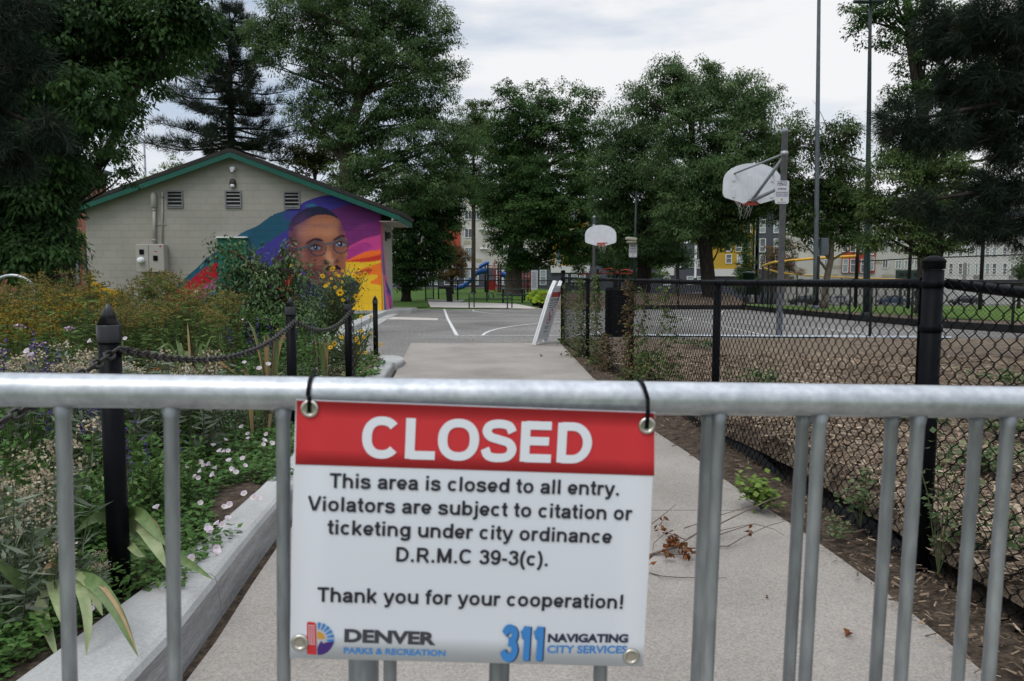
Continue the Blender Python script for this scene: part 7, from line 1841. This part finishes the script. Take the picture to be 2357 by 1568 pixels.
for k in range(40):
    Y = random.uniform(4.6, 10.2); x = interp(KI, Y) - random.uniform(.1, 1.0); putbw(Vector((x, Y, bedz(x, Y) + random.uniform(.08, .16))))
for px, py, Y in ((212, 788, 4.2), (270, 775, 4.3), (290, 782, 4.2), (68, 812, 3.6), (74, 822, 3.6), (563, 838, 4.6), (598, 852, 4.6), (617, 843, 4.6), (560, 738, 7.5), (612, 630, 9.4)): putbw(at(px, py, Y))

# ---- leafy shrub and sunflowers
LF_SHR = leafM('shrub_leaves', [(.034, .07, .026), (.058, .11, .038), (.09, .15, .052), (.16, .20, .10)], transl=.2, rough=.45, spec=.2)
YS = 10.6
tree('leafy_shrub', 'big green shrub with long drooping leaves in front of the green door', 'shrub', [(610, 760, .03), (612, 700, .028), (615, 650, .022)],
     [(570, 690, 75, 55, 0), (640, 690, 80, 60, 0), (600, 640, 60, 50, 0), (680, 670, 46, 50, .2), (530, 660, 40, 60, 0), (555, 720, 60, 40, -.3), (660, 730, 80, 34, -.3), (505, 690, 26, 50, 0), (700, 715, 44, 34, 0), (545, 605, 26, 36, 0), (585, 600, 24, 36, 0), (640, 610, 34, 30, 0), (668, 575, 10, 36, 0), (496, 575, 9, 30, 0), (528, 575, 12, 26, 0), (560, 568, 10, 22, 0), (690, 606, 9, 30, 0), (712, 625, 9, 26, 0), (478, 640, 14, 14, 0)],
     16, 7, YS, 1.9, LF_SHR, STEMB, 90, per=9, spr=1.7, droop=.95, flat=.9, tmean=.42, tvar=.2)
tree('leafy_shrub', 'dense low dark shrub at the foot of the green door', 'shrub', [(560, 760, .03), (560, 740, .02)], [(545, 735, 45, 26, 0), (600, 745, 60, 22, 0), (640, 750, 40, 20, 0)], 9, 5, 9.6, 3, LF_GC, STEMB, 20, per=14, tmean=.3)
SFP = leafM('sunflower_petals', [(.60, .34, .008), (.70, .42, .010), (.75, .48, .02)], transl=.2)
SFD = M('sunflower_disc', (.035, .015, .008), (.07, .03, .012), scale=200, rough=.9)
def sunflower(label, Y, base, blobs, flowers, cov):
    root = tree('sunflower_plant', label, 'sunflowers', [(base[0], base[1], .012), (base[0], base[1] - 30, .010)], blobs, 9, 4.5, Y, cov, LF_SHR, STEM, 50, per=7, spr=2.0, droop=.4, flat=.9, tmean=.5)
    b = at(base[0], base[1] - 10, Y); st = MB()
    for i, (px, py, d_) in enumerate(flowers):
        c = at(px, py, Y - random.uniform(.1, .55)); d_ *= .95; limb(st, b, c + Vector((0, .02, 0)), .006, .0025, .06, 5, 4)
        r = d_ / 2 * Y / F; face = Vector((random.uniform(-.5, .7), -1, random.uniform(.0, .7))).normalized(); s = face.orthogonal().normalized(); u = face.cross(s)
        npet = 15; Cc, Dd = [], []
        for k in range(npet * 2):
            a = 2 * math.pi * (k + random.uniform(-.2, .2)) / npet; dv = s * math.cos(a) + u * math.sin(a) + face * random.uniform(-.05, .2); Cc.append((c + dv * r * .22)[:]); Dd.append(dv[:])
        f = quads_mesh('flower', leaf_quads(np.array(Cc), np.array(Dd), r * .85 * rng.uniform(.85, 1.1, len(Cc)), r * .30, .1, nrm=np.array(face)), SFP, root, tint=rng.random(len(Cc)))
        m = MB(); zx = Matrix((s, u, face)).transposed(); m.lathe([(r * .32, 0), (r * .30, r * .10), (r * .15, r * .16), (.0001, r * .17)], c, 10, rot=zx); m.build('disc', SFD, f)
    st.build('flower_stems', STEM, root)
z1 = lambda L_: [(589.2 + .1908 * a, 425.8 + .1908 * b, d_) for a, b, d_ in L_]
z2 = lambda L_: [(589.3 + .2936 * a, 517.9 + .2936 * b, d_) for a, b, d_ in L_]
sunflower('tall sunflower bush with small yellow blooms before the mural face', 9.4, (765, 790), [(770, 650, 60, 30, 0), (800, 670, 50, 26, 0), (740, 690, 60, 40, 0), (790, 700, 50, 34, 0), (760, 730, 50, 40, 0), (815, 640, 30, 18, 0), (760, 620, 30, 16, 0), (745, 765, 40, 26, 0)],
          z1([(803, 1100, 12), (920, 1015, 13), (935, 1000, 9), (965, 1075, 10), (1000, 1100, 8), (1190, 970, 9), (1235, 1015, 14), (1180, 1095, 13), (1225, 1130, 14), (1245, 1155, 12), (1255, 1090, 12), (1320, 1075, 13), (1290, 1110, 10), (1210, 1105, 12), (1375, 970, 10), (845, 1215, 10), (830, 1225, 8), (955, 1235, 9), (1020, 1240, 10), (1015, 1300, 18), (1210, 1350, 16), (1265, 1250, 8), (1315, 1275, 10), (1045, 1040, 8), (910, 1130, 7), (1050, 1390, 9), (920, 1410, 8), (1130, 960, 8), (1040, 1170, 7), (880, 1190, 7), (420, 970, 7)]), .55)
sunflower('low straggling sunflower with yellow blooms round the third bollard', 8.2, (815, 862), [(820, 800, 30, 40, 0), (790, 780, 30, 30, 0), (840, 760, 16, 30, 0), (800, 840, 40, 22, 0), (770, 820, 30, 26, 0), (745, 800, 26, 26, 0)],
          z2([(823, 720, 10), (900, 718, 8), (825, 830, 10), (585, 960, 12), (615, 930, 12), (845, 880, 9), (780, 905, 9), (805, 925, 8), (975, 935, 9), (800, 1000, 8), (860, 1000, 9), (670, 880, 11), (905, 850, 6), (790, 890, 9)]), .6)

# ================================================================ FENCE VINES, WEEDS, MULCH CHIPS
VN = leafM('vine_leaves', [(.03, .055, .016), (.06, .10, .03), (.10, .15, .045), (.16, .14, .05)], transl=.25)
VB = leafM('vine_leaves_brown', [(.04, .055, .02), (.08, .06, .028), (.13, .085, .04), (.10, .12, .04)], transl=.2)
def fence_pt(px):
    for k in range(4000):
        y = 2.0 + 12.3 * k / 4000; x = interp(FX, y)
        if x * F / y + CX < px: return Vector((x - .035, y, 0))
    return Vector((.97, 14.2, 0))
def vine(label, px, wpx, ylo, yhi, n, leaf, name='climbing_vine'):
    p = fence_pt(px); Y = p.y; z0, z1_ = max(0, at(px, ylo, Y).z), at(px, yhi, Y).z; k = Y / F
    root = empty(name, p, label, 'vine'); st = MB(); Cc, Dd = [], []
    n = int(n * 1.7)
    for s in range(4):
        q_ = [p + Vector((random.gauss(0, wpx * k * .3), random.gauss(0, .05), z0 + (z1_ - z0) * u / 6)) for u in range(7)]; st.tube(q_, .003, 4, caps=False)
    for i in range(n):
        u = random.random() ** (1.25); zz = z0 + (z1_ - z0) * u; ww = wpx * k * .5 * (1.15 - .6 * u)
        a = (random.gauss(0, ww), random.gauss(0, .05 + ww * .4)); pf = fence_pt(px) ; Cc.append((p.x + a[0], p.y + a[1], zz)); an = random.uniform(0, 6.28); Dd.append((math.cos(an), math.sin(an), random.gauss(-.2, .5)))
    st.build('stem', STEMB, root); Cc, Dd = np.array(Cc), np.array(Dd)
    quads_mesh('leaves', leaf_quads(Cc, Dd, rng.uniform(.03, .055, n), .028, .12), leaf, root, tint=np.clip(rng.normal(.45, .25, n), 0, 1))
vine('thin green vine climbing the end post of the curved fence', 1304, 12, 800, 655, 160, VN)
vine('dense green vine covering the fence panel nearest its far end', 1345, 34, 830, 640, 620, VN)
vine('bright green vine reaching above the top rail beside the dense one', 1378, 22, 840, 632, 380, VN)
vine('short browning vine low on the fence by the trash can', 1402, 26, 868, 770, 260, VB)
vine('half-dead vine twined round the fence post by the trash can', 1458, 24, 880, 645, 420, VB)
vine('sparse vine with small leaves on the middle fence panel', 1490, 20, 860, 655, 120, VN)
vine('few-leaved vine scrambling between the trash can and the second post', 1545, 40, 870, 660, 150, VN)
vine('low green weeds tangled in the foot of the fence under the sparse vines', 1500, 60, 880, 810, 240, VN)
MAL = leafM('mallow_leaves', [(.05, .085, .035), (.085, .13, .055), (.13, .18, .08), (.17, .19, .09)], transl=.25)
def weed(label, c, r, h, n, leaf, L_=.035, name='weed'):
    root = empty(name, c, label, 'weed'); st = MB(); Cc, Dd, tips = [], [], []
    for i in range(max(4, n // 18)):
        a = random.uniform(0, 6.28); t = Vector(c) + Vector((math.cos(a) * r * random.random(), math.sin(a) * r * random.random(), h * random.uniform(.4, 1))); st.tube([c, Vector(c).lerp(t, .5) + Vector((0, 0, h * .12)), t], .0022, 4, caps=False); tips.append(t)
    for i in range(n):
        t = random.choice(tips); u = random.uniform(.35, 1.05); q_ = Vector(c).lerp(t, u) + Vector((random.gauss(0, .02), random.gauss(0, .02), random.gauss(.02, .02))); Cc.append(q_[:]); an = random.uniform(0, 6.28); Dd.append((math.cos(an), math.sin(an), random.gauss(.1, .3)))
    st.build('stem', STEM, root); Cc, Dd = np.array(Cc), np.array(Dd)
    quads_mesh('leaves', leaf_quads(Cc, Dd, L_ * rng.uniform(.7, 1.2, n), L_ * .9, .12, nrm=np.array([0, 0, 1.])), leaf, root, tint=np.clip(rng.normal(.5, .25, n), 0, 1))
weed('bright green mallow weeds spilling onto the path edge by the fallen branch', gnd(1752, 1172, .02), .18, .13, 330, leafM('bright_weed', [(.08, .14, .03), (.14, .22, .045), (.20, .28, .07)], transl=.3), .036)
weed('tall mallow weed climbing in front of the corner fence post', Vector((1.70, 2.86, .05)), .16, .62, 150, MAL, .034)
weed('pale mallow weeds in the mulch just before the corner post', Vector((1.62, 3.35, .08)), .16, .34, 110, MAL, .032)
weed('mallow weeds at the foot of the nearest fence panel', Vector((1.86, 2.75, .08)), .22, .36, 170, MAL, .03)
weed('green weed patch in the mulch beyond the nearest fence panel', Vector((2.9, 4.4, .06)), .45, .16, 420, MAL, .04)
weed('larger weed patch in the mulch at the right edge', Vector((3.6, 5.4, .06)), .6, .2, 480, MAL, .045)
weed('low weeds in the middle of the mulch seen left of the corner post', Vector((3.3, 6.1, .05)), .7, .12, 300, MAL, .045)
weed('faint weeds in the mulch behind the second fence post', Vector((3.0, 8.4, .04)), .8, .10, 260, MAL, .05)
weed('small weed seedlings in the soil strip below the fence', gnd(1915, 1235, .03), .10, .07, 60, MAL, .022)
weed('leafy weed tuft on the far right of the mulch', Vector((5.6, 8.2, .04)), .8, .16, 300, MAL, .05)
weed('green tuft of weeds growing at the mulch edge near the court', Vector((3.4, 13.0, .03)), .9, .14, 240, MAL, .06)
def chip_quads(c, d, L_, W_):
    d = unit(d); n_ = np.array([0, 0, 1.]) + rng.normal(size=(len(c), 3)) * .35; s = unit(np.cross(d, n_)); L_ = np.asarray(L_)[:, None]; W_ = np.asarray(W_)[:, None]
    a, b = rng.uniform(.3, 1, (len(c), 1)), rng.uniform(.3, 1, (len(c), 1)); sk = rng.uniform(-.12, .12, (len(c), 1))
    return np.stack([c - d * L_ / 2 - s * W_ / 2 * a, c + d * L_ * (.5 + sk) - s * W_ / 2 * b, c + d * L_ / 2 + s * W_ / 2 * b, c - d * L_ * (.5 + sk) + s * W_ / 2 * a], axis=1)
CHIP = leafM('bark_chips', [(.07, .048, .032), (.16, .115, .08), (.28, .21, .145), (.46, .37, .27)], transl=0, rough=.9, spec=.1)
Cc, Dd, Ls = [], [], []
for k in range(62000):
    Y = 1.2 + 10.5 * random.random() ** 1.9; x = interp(FX, Y) + .03 + (1.3 + Y * .75) * random.random() ** 1.15
    a = random.uniform(0, 6.28); Cc.append((x, Y, max(.005, mz(x, Y)) + random.uniform(.002, .022))); Dd.append((math.cos(a), math.sin(a), random.gauss(0, .22))); Ls.append(random.uniform(.03, .13) * (.9 + .04 * Y) * (.6 if random.random() < .6 else 1))
for k in range(3600):
    Y = 1.6 + 11.5 * random.random() ** 1.5; x0, x1 = interp(PR, Y), interp(FX, Y); x = x1 - (x1 - x0 + .06) * random.random() ** 1.6
    a = random.uniform(0, 6.28); Cc.append((x, Y, .022 + random.uniform(0, .03))); Dd.append((math.cos(a), math.sin(a), random.gauss(0, .2))); Ls.append(random.uniform(.008, .045))
strip = np.arange(len(Ls)) >= 62000
Cc, Dd, Ls = np.array(Cc), np.array(Dd), np.array(Ls)
ch = quads_mesh('mulch_chips', chip_quads(Cc, Dd, Ls, np.clip(Ls * rng.uniform(.12, .40, len(Ls)), .004, .02)), CHIP, org=(2, 4, 0), tint=np.clip(rng.normal(.44, .30, len(Ls)) + .22 * np.sin(Cc[:, 0] * 2.1 + 1) * np.sin(Cc[:, 1] * 1.6) - .30 * strip, 0, 1))
tag(ch, 'scattered bark chips lying on the mulch behind the fence', 'mulch chips', kind='stuff')
Cc, Dd, Ls = [], [], []
for k in range(1500):
    Y = random.uniform(8.6, 11.1); x = interp(KI, Y) - random.random() ** 1.3 * .8; a = random.uniform(0, 6.28); Cc.append((x, Y, bedz(x, Y) + random.uniform(.03, .06))); Dd.append((math.cos(a), math.sin(a), random.gauss(0, .2))); Ls.append(random.uniform(.03, .10))
Cc, Dd, Ls = np.array(Cc), np.array(Dd), np.array(Ls)
ch = quads_mesh('mulch_chips', chip_quads(Cc, Dd, Ls, Ls * .22), CHIP, org=(-2, 9, 0), tint=np.clip(rng.normal(.55, .28, len(Ls)), 0, 1))
tag(ch, 'bark chips around the last bollards at the end of the planting bed', 'mulch chips', kind='stuff')
# grass blades on the near lawn
GB = leafM('grass_blades', [(.03, .07, .012), (.05, .11, .02), (.08, .15, .03)], transl=.2)
n = 26000; yb_ = 12 + 14 * rng.random(n) ** 1.4; xb_ = -2.9 - .13 * (yb_ - 12) - rng.random(n) ** 1.3 * 7
k = (xb_ < -3.3 - .1 * (yb_ - 12)); xb_, yb_ = xb_[k], yb_[k]
gq = quads_mesh('grass', leaf_quads(np.stack([xb_, yb_, np.full(len(xb_), .015)], 1), np.stack([rng.normal(0, .35, len(xb_)), rng.normal(0, .35, len(xb_)), np.ones(len(xb_))], 1), .075, .014, .05), GB, org=(-5, 16, 0), tint=rng.random(len(xb_)))
tag(gq, 'short lawn grass between the flower bed and the building', 'grass', kind='stuff')
# fallen branch with brown leaves on the path
BRT = M('dead_twig', (.10, .07, .055), (.18, .14, .12), scale=20, rough=.85)
BRL = leafM('dead_leaves', [(0.077, 0.0245, 0.0084), (0.133, 0.0455, 0.014), (0.196, 0.077, 0.0245), (0.14, 0.084, 0.042)], transl=.25, rough=.7)
zf = lambda x, y, h: gnd(1438.6 + .41295 * x, 920.7 + .41295 * y, .012 + h)
root = empty('fallen_branch', zf(280, 820, 0), 'fallen branch with crisp brown leaves lying across the path', 'branch')
m = MB()
for pts, r in (([(110, 872, .0), (180, 850, .01), (270, 823, .03), (340, 780, .05), (410, 738, .06), (530, 690, .07), (650, 630, .09), (800, 560, .11), (930, 520, .12)], .006), ([(270, 823, .03), (400, 826, .02), (520, 815, .01), (575, 815, .01), (650, 770, .03), (800, 700, .05), (885, 678, .06)], .0038), ([(340, 780, .05), (230, 735, .07), (160, 800, .04), (155, 845, .02)], .003), ([(410, 690, .08), (540, 640, .09), (700, 590, .09)], .003), ([(150, 690, .05), (215, 640, .07), (285, 582, .09)], .003), ([(330, 715, .06), (420, 685, .07), (500, 735, .05), (660, 700, .05), (720, 690, .05)], .003), ([(530, 750, .03), (620, 720, .04), (720, 690, .05), (830, 720, .05), (885, 755, .04)], .0028), ([(135, 965, .0), (210, 982, .01), (300, 990, .01), (400, 990, .01), (565, 992, .01)], .003), ([(160, 855, .01), (250, 860, .01), (330, 862, .01), (400, 850, .01)], .003), ([(650, 770, .03), (560, 830, .01)], .002), ([(190, 700, .05), (225, 655, .07), (230, 690, .06)], .0022)):
    m.tube([zf(*p) for p in pts], [r * (1 - .6 * i / (len(pts) - 1)) for i in range(len(pts))], 6)
m.build('twigs', BRT, root)
Cc, Dd = [], []
for x, y, k in ((200, 700, 6), (265, 780, 16), (232, 800, 12), (315, 800, 12), (355, 850, 14), (240, 850, 9), (250, 740, 8), (330, 830, 8), (690, 735, 5), (225, 650, 4), (150, 880, 3)):
    for i in range(k): p = zf(x + random.gauss(0, 14), y + random.gauss(0, 12), .03 + random.random() * .03); Cc.append(p[:]); Dd.append((random.gauss(0, 1), random.gauss(0, 1), random.gauss(-.6, .6)))
Cc, Dd = np.array(Cc), np.array(Dd); quads_mesh('leaves', leaf_quads(Cc, Dd, rng.uniform(.022, .042, len(Cc)), .018, .4), BRL, root, tint=rng.random(len(Cc)))
for i, (px, py, s, lab) in enumerate(((1946, 1466, .035, 'single curled brown leaf lying alone on the path'), (1556, 1005, .03, 'dark crumpled leaf on the path just beyond the barricade'), (1243, 820, .05, 'tiny dark leaf on the far concrete slab'), (1763, 1378, .014, 'small dark scrap of debris in the middle of the path'))):
    p = gnd(px, py, .016); Cc = np.array([p[:], (p + Vector((.004, .003, .004)))[:]]); Dd = np.array([(1, .3, .25), (.3, 1, .3)])
    tag(quads_mesh('dead_leaf', leaf_quads(Cc, Dd, s, s * .7, .5, nrm=np.array([0, 0, 1.])), BRL, org=p, tint=[.55 if i == 0 else .1] * 2), lab, 'leaf')
# lime green planters
LIME = leafM('lime_leaves', [(.16, .25, .02), (.26, .38, .03), (.34, .46, .05), (.20, .10, .12)], transl=.3)
for px, Y, lab in ((1236, 35.5, 'lime green sweet potato vine spilling from the farther planter'), (1253, 32.2, 'lime green sweet potato vine spilling from the nearer planter beside the sandwich board')):
    p = at(px, 690, Y); root = empty('planter', (p.x, Y, 0), lab, 'planter'); m = MB(); m.lathe([(.22, 0), (.30, .30), (.33, .34), (.30, .34)], (p.x, Y, 0), 16); m.build('pot', BLACKM, root)
    n = 900; d = unit(rng.normal(size=(n, 3))); d[:, 2] = np.abs(d[:, 2]) * 1.0 - .25; c = np.array([p.x, Y, .38]) + d * np.array([.46, .46, .40]) * rng.uniform(.75, 1.05, (n, 1)); dd = d.copy(); dd[:, 2] -= .5
    quads_mesh('foliage', leaf_quads(c, dd, rng.uniform(.08, .13, n), .09, .1, nrm=np.array([0, -.3, 1.])), LIME, root, tint=np.clip(rng.normal(.45, .2, n), 0, 1))
